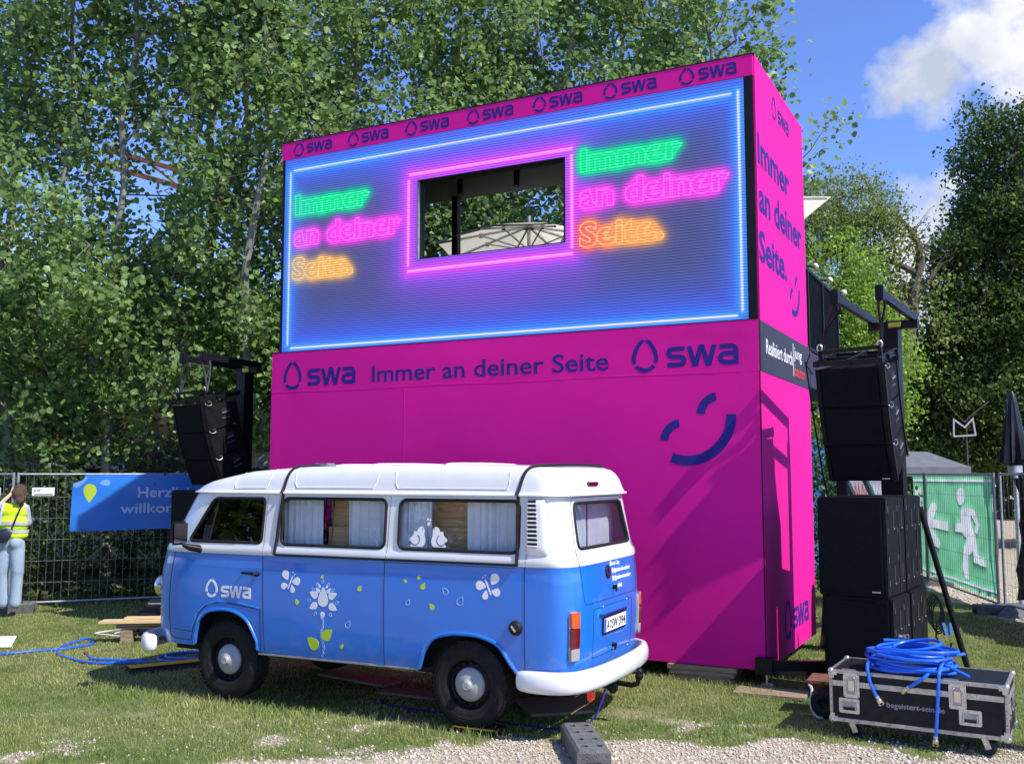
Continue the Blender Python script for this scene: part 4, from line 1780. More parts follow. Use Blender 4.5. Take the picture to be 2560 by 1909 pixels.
def rear_line(pts, r, mb, sp=0.04, off=0.0, closed=False, n=5):
    out = []
    k_ = len(pts)
    for i in range(k_ if closed else k_ - 1):
        a, b = pts[i], pts[(i + 1) % k_]
        q = max(1, int(math.hypot(b[0] - a[0], b[1] - a[1]) / sp))
        out += [(a[0] + (b[0] - a[0]) * t / q, a[1] + (b[1] - a[1]) * t / q) for t in range(q)]
    if not closed:
        out.append(pts[-1])
    mb.tube([YR(a, b, off) for a, b in out], r, n, closed=closed)


mb = MB()
rear_line(round_poly([(-0.60, 0.955), (0.60, 0.955), (0.64, 1.25), (0.655, 1.30), (0.60, 1.765), (-0.60, 1.765), (-0.655, 1.30), (-0.64, 1.25)], 0.05), 0.0028, mb, closed=True)
obj('tailgate_gap', mb, 'seam', VAN, smooth=True)
mb = MB()
rear_line(round_poly([(-0.45, 0.53), (0.45, 0.53), (0.45, 0.905), (-0.45, 0.905)], 0.03), 0.0028, mb, closed=True)
obj('rear_gap', mb, 'seam', VAN, smooth=True)


def rear_map(a, b, t):
    return YR(-a, b, t)      # shape x runs to the right as seen from behind


def rear_slab(name, poly, t0, t1, matn, parent=VAN, sp=0.06):
    return obj(name, loft_slab(poly, [], sp, rear_map, t0, t1), matn, parent, smooth=True)


# number plate and its recess
mb = MB()
rear_line(round_poly([(-0.33, 0.66), (0.33, 0.66), (0.36, 0.87), (-0.36, 0.87)], 0.04), 0.010, mb, closed=True, n=8, off=-0.004)
obj('plate_recess_edge', mb, 'blue', VAN, smooth=True)
lid = rear_slab('light_shade', round_poly([(-0.34, 0.855), (0.34, 0.855), (0.30, 0.885), (-0.30, 0.885)], 0.01), 0.0, 0.035, 'blue')
pl = rear_slab('number_plate', rrect(-0.268, 0.268, 0.690, 0.822, 0.012), 0.006, 0.014, 'black')
rear_slab('plate_face', rrect(-0.258, 0.258, 0.703, 0.811, 0.008), 0.0142, 0.0162, 'white_print', pl)
rear_slab('country_band', rrect(-0.256, -0.216, 0.705, 0.809, 0.004), 0.0164, 0.0172, mat('band_blue', (0.01, 0.06, 0.5), 0.5), pl)
for s_, a, b in (('A', -0.200, -0.140), ('SW', -0.085, 0.055), ('394', 0.085, 0.240)):
    V, F = text2d(s_, a, b, 0.720, 0.075, 0.01)
    obj('plate_character', sheet(V, F, rear_map, 0.0164, 0.0176), 'black', pl)
for zc in (0.778, 0.738):
    V = [(-0.112 + 0.014 * math.cos(i * PI / 6), zc + 0.014 * math.sin(i * PI / 6)) for i in range(12)]
    obj('plate_seal', sheet(V, [tuple(range(12))], rear_map, 0.0164, 0.0174), 'galv' if zc < 0.76 else 'navy', pl)
for y, z in ((0.26, 0.905), (-0.30, 0.905), (-0.36, 0.52), (0.48, 0.455)):
    mb = MB()
    mb.ball(YR(y, z, 0.006), 0.010, n=6)
    obj('bolt', mb, 'chrome', VAN, smooth=True)
for z in (1.035, 0.575):
    mb = MB()
    mb.ball(YR(0.0, z, 0.008), 0.018, n=8)
    mb.tube([YR(0.0, z + 0.012, 0.028), YR(0.01, z + 0.01, 0.034), YR(0.012, z - 0.035, 0.03)], [0.010, 0.011, 0.007], 8)
    obj('lock_handle', mb, 'black', VAN, smooth=True)
# round emblem
em = MB()
c0 = YR(0.085, 1.165, 0.0)
def disc_map(cy, cz, r, t0, t1, n=24):
    V = [(-cy + r * math.cos(2 * PI * i / n), cz + r * math.sin(2 * PI * i / n)) for i in range(n)]
    return V, [tuple(range(n))]


V, F = disc_map(0.10, 1.165, 0.052, 0, 0)
emb = obj('emblem', sheet(V, F, rear_map, 0.0, 0.010), 'black', VAN)
VW = [[(-0.55, 0.75), (-0.22, -0.02), (0.22, -0.02), (0.55, 0.75)], [(-0.86, 0.35), (-0.42, -0.80), (0.0, 0.15), (0.42, -0.80), (0.86, 0.35)],
      [(math.cos(2 * PI * i / 28) * 0.92, math.sin(2 * PI * i / 28) * 0.92) for i in range(29)]]
V, F = strokes_poly(VW, 0.14)
obj('emblem_mark', sheet([(-0.10 + a * 0.047, 1.165 + b * 0.047) for a, b in V], F, rear_map, 0.0102, 0.013), 'chrome', emb)
# lettering on the tailgate
for s_, a, b, z in (('swa City', 0.015, 0.20, 1.208), ('@stadtwerke.augsburg', 0.045, 0.46, 1.150), ('@stadtwerkeaugsburg', 0.045, 0.46, 1.088), ('#auxblick', 0.045, 0.22, 1.022)):
    V, F = text2d(s_, a, b, z, 0.034, 0.02)
    obj('tailgate_lettering', sheet(V, F, rear_map, 0.0, 0.0018), 'white_print', VAN)
for z in (1.208, 1.148, 1.086):
    x0 = -0.03 if z > 1.2 else 0.0
    rear_slab('tailgate_icon', rrect(x0, x0 + 0.032, z - 0.004, z + 0.036, 0.006), 0.0, 0.0018, 'white_print')
# third brake light on the roof
mb = MB()
mb.box(-0.02, 0.012, -0.11, 0.11, -0.018, 0.018, bev=0.008, T=Matrix.Translation((-0.770, 0.12, 1.872)) @ Matrix.Rotation(R(-14), 4, 'Y'))
obj('brake_light', mb, 'redl', VAN, smooth=True)

# tail lights: one block on each rear corner
for sgn in (1, -1):
    def tm(a, b, t, s=sgn):
        v = PV(q_of_y(0.745) + a, b, t)
        return Vector((v.x, v.y * s, v.z))
    host = loft_slab(rrect(-0.050, 0.050, 0.560, 0.930, 0.035), [], 0.05, tm, 0.0, 0.016)
    tl_ = obj('tail_light', host, 'chrome', VAN, smooth=True)
    for nm, z0_, z1_, mt in (('indicator_lens', 0.805, 0.918, 'orange'), ('brake_lens', 0.655, 0.803, 'redl'), ('reversing_lens', 0.568, 0.653, 'clearl')):
        m2 = loft_slab(rrect(-0.038, 0.038, z0_, z1_, 0.012), [], 0.04, tm, 0.014, 0.034)
        obj(nm, m2, mt, tl_, smooth=True)
# fuel cap on the left side
mb = MB()
T = Matrix.Translation(PV(-0.43, 0.79, 0)) @ Matrix.Rotation(-PI / 2, 4, 'X')
mb.lathe([(0.001, 0.034), (0.036, 0.034), (0.045, 0.028), (0.054, 0.012), (0.058, 0.0)], 24, T=T)
fc = obj('fuel_cap', mb, 'rubber', VAN, smooth=True)
mb = MB()
mb.box(-0.008, 0.008, -0.028, 0.028, 0.034, 0.046, T=T @ Matrix.Rotation(0.7, 4, 'Z'), bev=0.003)
obj('cap_grip', mb, 'chrome', fc)

# door handles
for sgn in (1, -1):
    mb = MB()
    q0 = PV(2.05, 1.088, 0.0)
    pts = [PV(2.045, 1.088, 0.012), PV(2.06, 1.09, 0.034), PV(2.13, 1.092, 0.036), PV(2.20, 1.094, 0.030), PV(2.205, 1.094, 0.0)]
    mb.tube([Vector((p.x, p.y * sgn, p.z)) for p in pts], [0.016, 0.013, 0.011, 0.010, 0.010], 8)
    mb.ball((q0.x, (q0.y + 0.012) * sgn, q0.z), 0.022, n=8)
    obj('door_handle', mb, 'black', VAN, smooth=True)
# mirrors
for sgn in (1, -1):
    mb = MB()
    T = Matrix.Translation((2.84, 0.985 * sgn, 1.425)) @ Matrix.Rotation(R(-12) * sgn, 4, 'Z')
    mb.box(-0.02, 0.035, -0.085, 0.085, -0.105, 0.105, bev=0.022, T=T)
    mr = obj('door_mirror', mb, 'black', VAN, smooth=True)
    mb = MB()
    mb.box(-0.0235, -0.0205, -0.068, 0.068, -0.088, 0.088, T=T)
    obj('mirror_glass', mb, 'dark_mirror' if False else M['mirrorg'], mr)
    mb = MB()
    mb.tube([(2.80, 0.985 * sgn, 1.325), (2.76, 0.94 * sgn, 1.30), (2.72, 0.87 * sgn, 1.285), (2.70, 0.85 * sgn, 1.27)], [0.016, 0.03, 0.034, 0.03], 10)
    obj('mirror_arm', mb, 'black', mr, smooth=True)

# bumpers ------------------------------------------------------------------------------
def bumper(name, sect, path, matn):
    mb = MB()
    n = len(sect)
    v = []
    k_ = len(path)
    for i, (x, y, sc_) in enumerate(path):
        a = path[max(i - 1, 0)]
        b = path[min(i + 1, k_ - 1)]
        t = Vector((b[0] - a[0], b[1] - a[1], 0)).normalized()
        nn = Vector((-t.y, t.x, 0))
        for s1, s2 in sect:
            v.append(Vector((x, y, 0.413)) + nn * s1 * sc_ + Vector((0, 0, s2 * (0.5 + 0.5 * sc_))))
    f = [(i * n + j, i * n + (j + 1) % n, (i + 1) * n + (j + 1) % n, (i + 1) * n + j) for i in range(k_ - 1) for j in range(n)]
    f += [tuple(range(n)), tuple((k_ - 1) * n + j for j in range(n))[::-1]]
    mb.add(v, f)
    return obj(name, mb, matn, VAN, smooth=60)


sect = [(0.0, -0.085), (0.030, -0.080), (0.046, -0.060), (0.053, -0.025), (0.054, 0.02), (0.046, 0.052), (0.030, 0.074), (0.0, 0.080), (-0.012, 0.07), (-0.012, -0.075)]
half = [(-0.46, 0.872, 0.55), (-0.49, 0.882, 0.8), (-0.55, 0.890, 0.95), (-0.64, 0.892, 1), (-0.72, 0.884, 1), (-0.79, 0.862, 1), (-0.845, 0.825, 1), (-0.885, 0.77, 1), (-0.915, 0.69, 1), (-0.94, 0.58, 1), (-0.96, 0.42, 1), (-0.972, 0.22, 1), (-0.975, 0.0, 1)]
path = half + [(x, -y, s_) for x, y, s_ in half[::-1][1:]]
bumper('rear_bumper', [(-a, b) for a, b in sect], path, 'bumper')
halff = [(3.285, 0.79, 0.6), (3.29, 0.815, 0.9), (3.305, 0.83, 1), (3.33, 0.825, 1), (3.37, 0.80, 1), (3.43, 0.745, 1), (3.48, 0.66, 1), (3.52, 0.45, 1), (3.54, 0.2, 1), (3.545, 0, 1)]
path = halff + [(x, -y, s_) for x, y, s_ in halff[::-1][1:]]
bumper('front_bumper', sect, path, 'bumper')
# headlights, front indicators (only their rims show)
for sgn in (1, -1):
    c_ = Vector((3.365, 0.58 * sgn, 0.90))
    T = Matrix.Translation(c_) @ Matrix.Rotation(PI / 2, 4, 'Y')
    mb = MB()
    mb.lathe([(0.105, -0.02), (0.108, 0.04), (0.100, 0.062), (0.090, 0.066)], 28, T=T)
    hl = obj('headlight', mb, 'chrome', VAN, smooth=True)
    mb = MB()
    mb.lathe([(0.001, 0.085), (0.05, 0.080), (0.092, 0.062)], 28, T=T)
    obj('headlight_lens', mb, 'clearl', hl, smooth=True)
# spare emblem disc and vent grille on the nose
mb = MB()
mb.lathe([(0.001, 0.012), (0.12, 0.012), (0.13, 0.0)], 28, T=Matrix.Translation((3.47, 0, 1.0)) @ Matrix.Rotation(PI / 2, 4, 'Y'))
obj('nose_emblem', mb, 'white', VAN, smooth=True)

# wheels ----------------------------------------------------------------------------
def wheel(x, y, sgn, rotn):
    w = bpy.data.objects.new('wheel', None)
    COL.objects.link(w)
    w.parent = VAN
    w.location = (x, y, 0.325)
    w.rotation_euler = (0, 0, 0 if sgn > 0 else PI)
    RX = Matrix.Rotation(-PI / 2, 4, 'X')    # lathe axis -> +y
    mb = MB()
    Rt = 0.333
    prof = [(0.185, -0.19), (0.22, -0.195), (0.29, -0.192), (0.322, -0.175), (Rt, -0.15), (Rt + .002, -0.10), (Rt, -0.045), (0.322, -0.018), (0.306, -0.006), (0.285, 0.000), (0.270, 0.0045), (0.266, 0.002), (0.255, 0.0045), (0.251, 0.002), (0.225, 0.0), (0.205, -0.004), (0.190, -0.014)]
    mb.lathe(prof, 56, T=RX)
    # tread blocks
    for i in range(56):
        a = 2 * PI * (i + 0.5) / 56
        for j, (o0, o1) in enumerate(((-0.045, -0.012), (-0.092, -0.055), (-0.138, -0.102), (-0.18, -0.148))):
            c_, s_ = math.cos(a + 0.025 * j), math.sin(a + 0.025 * j)
            r0 = Rt - 0.004 if j in (1, 2) else Rt - 0.008
            T = RX @ Matrix.Rotation(a + 0.025 * j, 4, 'Z')
            mb.box(r0, r0 + 0.009, -0.0125, 0.0125, o0, o1, T=T)
    obj('tyre', mb, 'tyre', w, smooth=30, T=Matrix.Rotation(rotn, 4, 'Y'))
    mb = MB()
    mb.lathe([(0.192, -0.012), (0.196, -0.020), (0.188, -0.034), (0.178, -0.060), (0.168, -0.066), (0.150, -0.056), (0.125, -0.050), (0.10, -0.052), (0.06, -0.03), (0.001, -0.03)], 48, T=RX)
    rim = obj('rim', mb, 'black', w, smooth=35)
    for i in range(16):
        mb = MB()
        a = 2 * PI * i / 16
        T = RX @ Matrix.Rotation(a, 4, 'Z') @ Matrix.Translation((0.160, 0, -0.056))
        mb.box(-0.009, 0.009, -0.010, 0.010, 0.0, 0.004, T=T)
        obj('rim_slot', mb, 'dark', w)
    mb = MB()
    mb.lathe([(0.001, 0.030), (0.032, 0.030), (0.036, 0.026), (0.038, 0.016), (0.045, 0.008), (0.06, 0.000), (0.09, -0.010), (0.118, -0.024), (0.128, -0.034), (0.130, -0.046)], 48, T=RX)
    obj('hubcap', mb, 'hub', w, smooth=50)
    V, F = strokes_poly(VW, 0.15)
    mb = sheet([(a * 0.028, b * 0.028) for a, b in V], F, lambda a, b, t: (RX @ Matrix.Rotation(0.3 + rotn, 4, 'Z')) @ Vector((a, b, 0.030 + t)), 0.0, 0.002)
    obj('hubcap_mark', mb, 'lightgrey', w)
    return w


wheel(-0.005, 0.835, 1, 0.2)
wheel(2.405, 0.825, 1, 1.0)
wheel(-0.005, -0.835, -1, 0.4)
wheel(2.405, -0.825, -1, 0.1)

# underside and wheel houses ------------------------------------------------------------
mb = MB()
mb.box(-0.78, 3.20, -0.60, 0.60, 0.34, 0.44)
mb.box(0.45, 2.03, -0.80, 0.80, 0.395, 0.44)
mb.box(2.78, 3.25, -0.78, 0.78, 0.43, 0.46)
mb.box(-0.80, -0.48, -0.78, 0.78, 0.41, 0.45)
for x0, x1 in ((-0.5, 0.46), (2.02, 2.79)):
    for s_ in (1, -1):
        y0, y1 = sorted((0.60 * s_, 0.835 * s_))
        mb.box(x0, x1, y0, y1, 0.785, 0.80)
        mb.box(x0, x0 + 0.01, y0, y1, 0.44, 0.785)
        mb.box(x1 - 0.01, x1, y0, y1, 0.44, 0.785)
        mb.box(x0, x1, min(y0, y1) if s_ > 0 else max(y0, y1) - 0.01, (min(y0, y1) + 0.01) if s_ > 0 else max(y0, y1), 0.44, 0.785)
mb.tube([(0, -0.66, 0.32), (0, 0.66, 0.32)], 0.05, 10)
mb.tube([(2.4, -0.66, 0.32), (2.4, 0.66, 0.32)], 0.035, 10)
mb.box(-0.7, -0.1, -0.35, 0.35, 0.20, 0.34)
obj('underbody', mb, 'dark', VAN)
mb = MB()
mb.box(-0.70, 3.0, -0.77, 0.77, 0.80, 0.83)
obj('cabin_floor', mb, 'dark', VAN)

# curtains and furniture seen through the panes -------------------------------------------
def curtain(name, x0, x1, y, z0, z1, pleats, amp, matn, axis='x', ph=0.0):
    mb = MB()
    nx, nz = pleats * 10, 8
    v = []
    for j in range(nz + 1):
        z = z0 + (z1 - z0) * j / nz
        sp = 1 - 0.10 * (j / nz)
        for i in range(nx + 1):
            t = i / nx
            x = x0 + (x1 - x0) * t
            a = amp * (0.6 + 0.4 * math.sin(t * 9 + ph)) * (1 - 0.25 * j / nz)
            d = a * (math.sin(2 * PI * pleats * t + 0.6 * math.sin(5 * t + ph)) + 0.3 * math.sin(4.7 * PI * pleats * t + z * 3))
            v.append((x, y + d, z) if axis == 'x' else (y + d, x, z))
    f = [(j * (nx + 1) + i, j * (nx + 1) + i + 1, (j + 1) * (nx + 1) + i + 1, (j + 1) * (nx + 1) + i) for j in range(nz) for i in range(nx)]
    mb.add(v, f)
    return obj(name, mb, matn, VAN, smooth='all')


for s_ in (1, -1):
    for x0, x1, n_ in ((0.72, 1.20, 6), (1.46, 1.87, 6), (-0.46, 0.05, 7), (0.38, 0.70, 5)):
        curtain('curtain', x0, x1, 0.735 * s_, 1.33, 1.745, n_, 0.026, 'curtain', ph=x0 * 7)
curtain('rear_curtain', -0.02, 0.64, -0.66, 1.35, 1.73, 15, 0.008, 'curtain2', axis='y')
curtain('rear_curtain', -0.66, -0.055, -0.66, 1.35, 1.73, 10, 0.008, 'curtain2', axis='y', ph=2)
mb = MB()
mb.box(0.02, 0.46, 0.26, 0.62, 0.84, 1.52, 0, bev=0.004)
mb.box(0.02, 0.46, 0.18, 0.60, 1.522, 1.76, 0, bev=0.004)
mb.box(1.15, 1.48, 0.20, 0.58, 0.84, 1.76, 0)
mb.box(1.16, 1.47, 0.58, 0.64, 0.84, 1.50, 0, bev=0.004)
obj('cabinet', mb, 'wood', VAN)
for y in (0.40, -0.40):
    mb = MB()
    mb.box(2.0, 2.12, y - 0.22, y + 0.22, 0.95, 1.52, bev=0.05, T=None)
    mb.box(2.05, 2.50, y - 0.22, y + 0.22, 0.95, 1.08, bev=0.04)
    st_ = obj('front_seat', mb, 'dark', VAN, smooth=True)
mb = MB()
T = Matrix.Translation((2.72, 0.40, 1.26)) @ Matrix.Rotation(R(-55), 4, 'Y')
mb.tube([T @ Vector((0.20 * math.cos(a), 0.20 * math.sin(a), 0)) for a in np.linspace(0, 2 * PI, 25)[:-1]], 0.012, 6, closed=True)
mb.tube([T @ Vector((0, 0, 0)), T @ Vector((0, 0, -0.3))], 0.02, 6)
mb.tube([T @ Vector((-0.2, 0, 0)), T @ Vector((0.2, 0, 0))], 0.012, 6)
obj('steering_wheel', mb, 'rubber', VAN, smooth=True)
mb = MB()
mb.box(2.78, 3.12, -0.70, 0.70, 0.95, 1.27, bev=0.05)
obj('dashboard', mb, 'dark', VAN)

# stickers on the left side ---------------------------------------------------------------
def left_map(a, b, t):
    return PV(-a, b, t)       # shape x runs towards the rear


def sticker(name, V, F, matn, t=0.0022):
    return obj(name, sheet(V, F, left_map, 0.0, t), matn, VAN)


def tear(cx, cz, r, ang, asp=1.35, n=20):
    out = []
    for i in range(n):
        a = 2 * PI * i / n
        x, y = math.cos(a), math.sin(a)
        if x > 0:
            px_ = x * (2 * asp - 1) if True else x
            y = y * (1 - 0.55 * x ** 1.2) if x < 0.999 else 0
            x = px_
        out.append((x * r, y * r))
    c_, s_ = math.cos(ang), math.sin(ang)
    return [(cx + a * c_ - b * s_, cz + a * s_ + b * c_) for a, b in out]


def tear_fill(cx, cz, r, ang, asp=1.35):
    V = tear(cx, cz, r, ang, asp)
    return V, [tuple(range(len(V)))]


def tear_line(cx, cz, r, ang, w, asp=1.35):
    V = tear(cx, cz, r, ang, asp)
    L, Rr = ribbon(V, w, closed=True)
    k_ = len(V)
    F = [(i + k_, (i + 1) % k_ + k_, (i + 1) % k_, i) for i in range(k_)]
    return L + Rr, F


# -a is the distance along the van, so a point at u is drawn at x = -u
V, F = logo_shape(-2.632, 0.872, -2.118, 0.098, 0.140, 0.862, 0.165, -2.455)
sticker('door_logo', V, F, 'white_print')


def butterfly(cx, cz, s, flip):
    k_ = -1 if flip else 1
    for dx_, dz_, r_, a_, asp in ((-0.062, 0.058, 0.040, -62, 1.2), (-0.078, -0.048, 0.032, 12, 1.2), (0.068, 0.0, 0.038, 190, 1.2), (0.022, -0.082, 0.026, 100, 1.4)):
        V, F = tear_fill(cx + dx_ * s * k_, cz + dz_ * s, r_ * s, R(a_) if not flip else PI - R(a_), asp)
        if flip:
            F = [f[::-1] for f in F] if False else F
        sticker('butterfly_wing', V, F, 'white_print')
    b_ = [(-0.03, -0.07), (-0.012, -0.03), (0.005, 0.01), (0.022, 0.045)]
    V, F = strokes_poly([[(cx + a * s * k_, cz + b * s) for a, b in b_]], 0.013 * s)
    sticker('butterfly_body', V, F, 'white_print')
    for a, b in ((0.022, 0.078), (0.042, 0.060)):
        V, F = tear_fill(cx + a * s * k_, cz + b * s, 0.006 * s, 0, 1.0)
        sticker('butterfly_feeler', V, F, 'white_print')


butterfly(-1.69, 1.045, 0.92, False)
butterfly(0.192, 1.095, 0.98, True)
# flower of drops
fx, fz = -1.352, 0.900
petals = [(0, 0.0, 0.052, 90, 1.55)]
for a, d, r_ in ((155, 0.095, 0.031), (208, 0.100, 0.031), (25, 0.095, 0.031), (-28, 0.100, 0.031), (268, 0.115, 0.022), (125, 0.093, 0.018), (55, 0.093, 0.018), (108, 0.118, 0.011), (72, 0.118, 0.011)):
    petals.append((d * math.cos(R(a)), d * math.sin(R(a)), r_, a, 1.4))
for ax, az, r_, a_, asp in petals:
    V, F = tear_fill(fx + ax, fz + az, r_, R(a_), asp)
    sticker('flower_petal', V, F, 'white_print')
for a, d in ((92, 0.152), (115, 0.142), (68, 0.142), (140, 0.132), (42, 0.132), (182, 0.14), (-4, 0.14), (235, 0.135), (-55, 0.135)):
    V, F = tear_line(fx + d * math.cos(R(a)), fz + d * math.sin(R(a)), 0.0115, R(a), 0.0035)
    sticker('flower_drop', V, F, 'litblue')
for i in range(13):
    z = 0.765 - i * 0.0265
    x = -1.362 + 0.012 * math.sin(i * 0.85) + i * 0.0005
    V, F = tear_line(x, z, 0.0085, R(-50 if i % 2 else 230), 0.0035)
    sticker('stem_drop', V, F, 'litblue')
for u, z, r_, a_ in ((1.318, 0.615, 0.047, 40), (1.445, 0.535, 0.050, 140), (1.367, 1.012 + 0.08, 0.013, 60), (0.99, 1.012, 0.020, 60), (1.62, 0.870, 0.019, 120), (1.165, 0.535, 0.016, 60),
                     (0.548, 1.095, 0.013, 135), (0.425, 1.128, 0.014, 60), (0.388, 1.058, 0.022, 60), (0.300, 0.903, 0.022, 130)):
    V, F = tear_fill(-u, z, r_, R(a_), 1.30)
    sticker('lime_leaf', V, F, 'leafgreen')
for u, z, r_, a_ in ((1.102, 0.715, 0.024, 60), (0.525, 0.925, 0.017, 60), (0.178, 1.030, 0.023, 130), (0.050, 0.960, 0.027, 60)):
    V, F = tear_line(-u, z, r_, R(a_), 0.0035)
    sticker('drop_outline', V, F, 'litblue')


# two birds on the rear side pane
def bird(u, sgn):
    def T(p):
        return (-(u) + p[0] * sgn, 1.372 + p[1])
    body = round_poly([(-0.085, 0.0), (0.045, 0.0), (0.062, 0.05), (0.045, 0.095), (0.052, 0.135), (0.025, 0.165), (-0.008, 0.150), (-0.022, 0.115), (-0.05, 0.128), (-0.05, 0.095), (-0.095, 0.055), (-0.06, 0.03)], 0.02)
    V = [T(p) for p in body]
    if sgn < 0:
        V = V[::-1]
    Vf, Ff, _ = cdt_fill(V, [], 0.05)
    obj('bird_sticker', sheet(Vf, Ff, lambda a, b, t: PV(-a, b, t - 0.0115), 0.0, 0.0015), 'white_print', VAN)
    w = [T(p) for p in arc(-0.035, 0.055, 0.042, 200, 420, 14)]
    V, F = strokes_poly([w], 0.006)
    obj('bird_wing_line', sheet(V, F, lambda a, b, t: PV(-a, b, t - 0.0095), 0.0, 0.001), 'navy', VAN)
    e = T((0.032, 0.143))
    V = [(e[0] + 0.005 * math.cos(i), e[1] + 0.005 * math.sin(i)) for i in range(6)]
    obj('bird_eye', sheet(V, [tuple(range(6))], lambda a, b, t: PV(-a, b, t - 0.0095), 0.0, 0.001), 'navy', VAN)


bird(0.445, 1)
bird(0.272, -1)
for dx_, dz_, r_ in ((0.0, 0.0, 0.014), (-0.01, 0.035, 0.010), (0.012, 0.03, 0.008)):
    V, F = tear_fill(-0.36 + dx_, 1.555 + dz_, r_, -PI / 2, 1.2)
    obj('heart_sticker', sheet(V, F, lambda a, b, t: PV(-a, b, t - 0.0115), 0.0, 0.0015), 'white_print', VAN)

# tow bar, fog light, wires
mb = MB()
mb.tube([(-0.62, 0.0, 0.30), (-0.92, 0.0, 0.275), (-1.05, 0.0, 0.265), (-1.10, 0.0, 0.28), (-1.115, 0.0, 0.34)], [0.022, 0.022, 0.022, 0.022, 0.018], 10)
mb.ball((-1.115, 0, 0.375), 0.034, n=10)
mb.ball((-1.115, 0, 0.345), 0.034, n=8, sc=(1, 1, 1.2))
mb.box(-0.98, -0.90, 0.10, 0.18, 0.22, 0.30, bev=0.02)
mb.beam((-0.70, 0.14, 0.29), (-0.95, 0.14, 0.26), 0.03, 0.03)
mb.box(-0.75, -0.69, -0.5, 0.5, 0.27, 0.33)
obj('tow_bar', mb, 'black', VAN, smooth=True)
mb = MB()
mb.box(-0.90, -0.86, 0.42, 0.50, 0.215, 0.30, bev=0.012)
obj('fog_light', mb, mat('bright_red_lens', (0.75, 0.015, 0.02), 0.15, coat=1.0, emit=(0.8, 0.01, 0.01), estr=0.15), VAN, smooth=True)
mb = MB()
mb.tube([(-0.92, 0.25, 0.28), (-0.93, 0.32, 0.22), (-0.90, 0.40, 0.10), (-0.80, 0.45, -0.02), (-0.5, 0.45, -0.03), (0.3, 0.40, -0.03), (1.2, 0.3, -0.03)], 0.008, 6)
obj('supply_cable', mb, 'navy', VAN, smooth=True)


# ================================================================== loudspeaker towers
PY = 0.60


def pw(F, x, y, z):
    c_, s_ = math.cos(-PY), math.sin(-PY)
    return Vector((F[0] + x * c_ - y * s_, F[1] + x * s_ + y * c_, z))


CW, CH, CD = 0.60, 0.362, 0.56


def make_cabinet():
    t_ = thing('line_array_speaker', 'x', 'loudspeaker', (0, 0, 0), 0, 'hanging line array speakers')
    mb = MB()
    # wedge-shaped wooden case
    v = [(-CW, 0.02, -CH), (0, 0.02, -CH), (0, CD, -CH + 0.045), (-CW, CD, -CH + 0.045), (-CW, 0.02, 0), (0, 0.02, 0), (0, CD, -0.035), (-CW, CD, -0.035)]
    v = [(a, b, c_ - 0.003 if c_ > -0.1 else c_ + 0.003) for a, b, c_ in v]
    mb.add(v, [(0, 3, 2, 1), (4, 5, 6, 7), (0, 1, 5, 4), (1, 2, 6, 5), (2, 3, 7, 6), (3, 0, 4, 7)])
    obj('case', mb, 'blackm', t_)
    mb = MB()
    mb.box(-CW + 0.045, -0.045, 0.0, 0.018, -CH + 0.012, -0.012, bev=0.004)
    obj('grille', mb, 'grille', t_)
    mb = MB()
    for x in (-CW + 0.003, -0.038):
        mb = MB()
        mb.box(x, x + 0.035, -0.002, 0.018, -CH + 0.006, -0.006, bev=0.006)
        obj('cheek', mb, 'blackm', t_, smooth=True)
    for bx_ in ((0.0005, 0.012, 0.03, 0.06, -CH, 0.0), (0.0005, 0.012, CD - 0.05, CD - 0.02, -CH + 0.03, -0.02), (-CW - 0.012, -CW - 0.0005, 0.03, 0.06, -CH, 0.0)):
        mb = MB()
        mb.box(*bx_)
        obj('rigging_plate', mb, 'black', t_)
    mb = MB()
    V = [(0.27, -0.14), (0.35, -0.13), (0.39, -0.13), (0.375, -0.085), (0.27, -0.085)]
    V, F = union_fill([[(0.30, -0.155), (0.40, -0.155), (0.40, -0.095), (0.30, -0.095)]])
    sheet(V, F, lambda a, b, t: (t, a, b), 0.0005, 0.002, mb)
    obj('handle_recess', mb, 'dark', t_)
    mb = MB()
    mb.beam((0.006, 0.29, -0.160), (0.006, 0.41, -0.148), 0.006, 0.014)
    obj('handle_lip', mb, 'galv', t_)
    V, F = text2d('nova', 0.28, 0.41, -0.235, 0.045, 0.0)
    obj('side_lettering', sheet(V, F, lambda a, b, t: (t, a, b), 0.0005, 0.0022), mat('faint_grey_print', (0.10, 0.10, 0.11), 0.5), t_)
    mb = MB()
    mb.tube([(0.014, 0.045, -0.005), (0.03, 0.07, -0.03), (0.035, 0.12, -0.025), (0.03, 0.13, 0.005), (0.015, 0.10, 0.015)], 0.0035, 5)
    mb.ball((0.016, 0.045, -0.002), 0.009, n=5)
    obj('safety_wire', mb, 'zinc', t_, smooth=True)
    return t_


cab = make_cabinet()


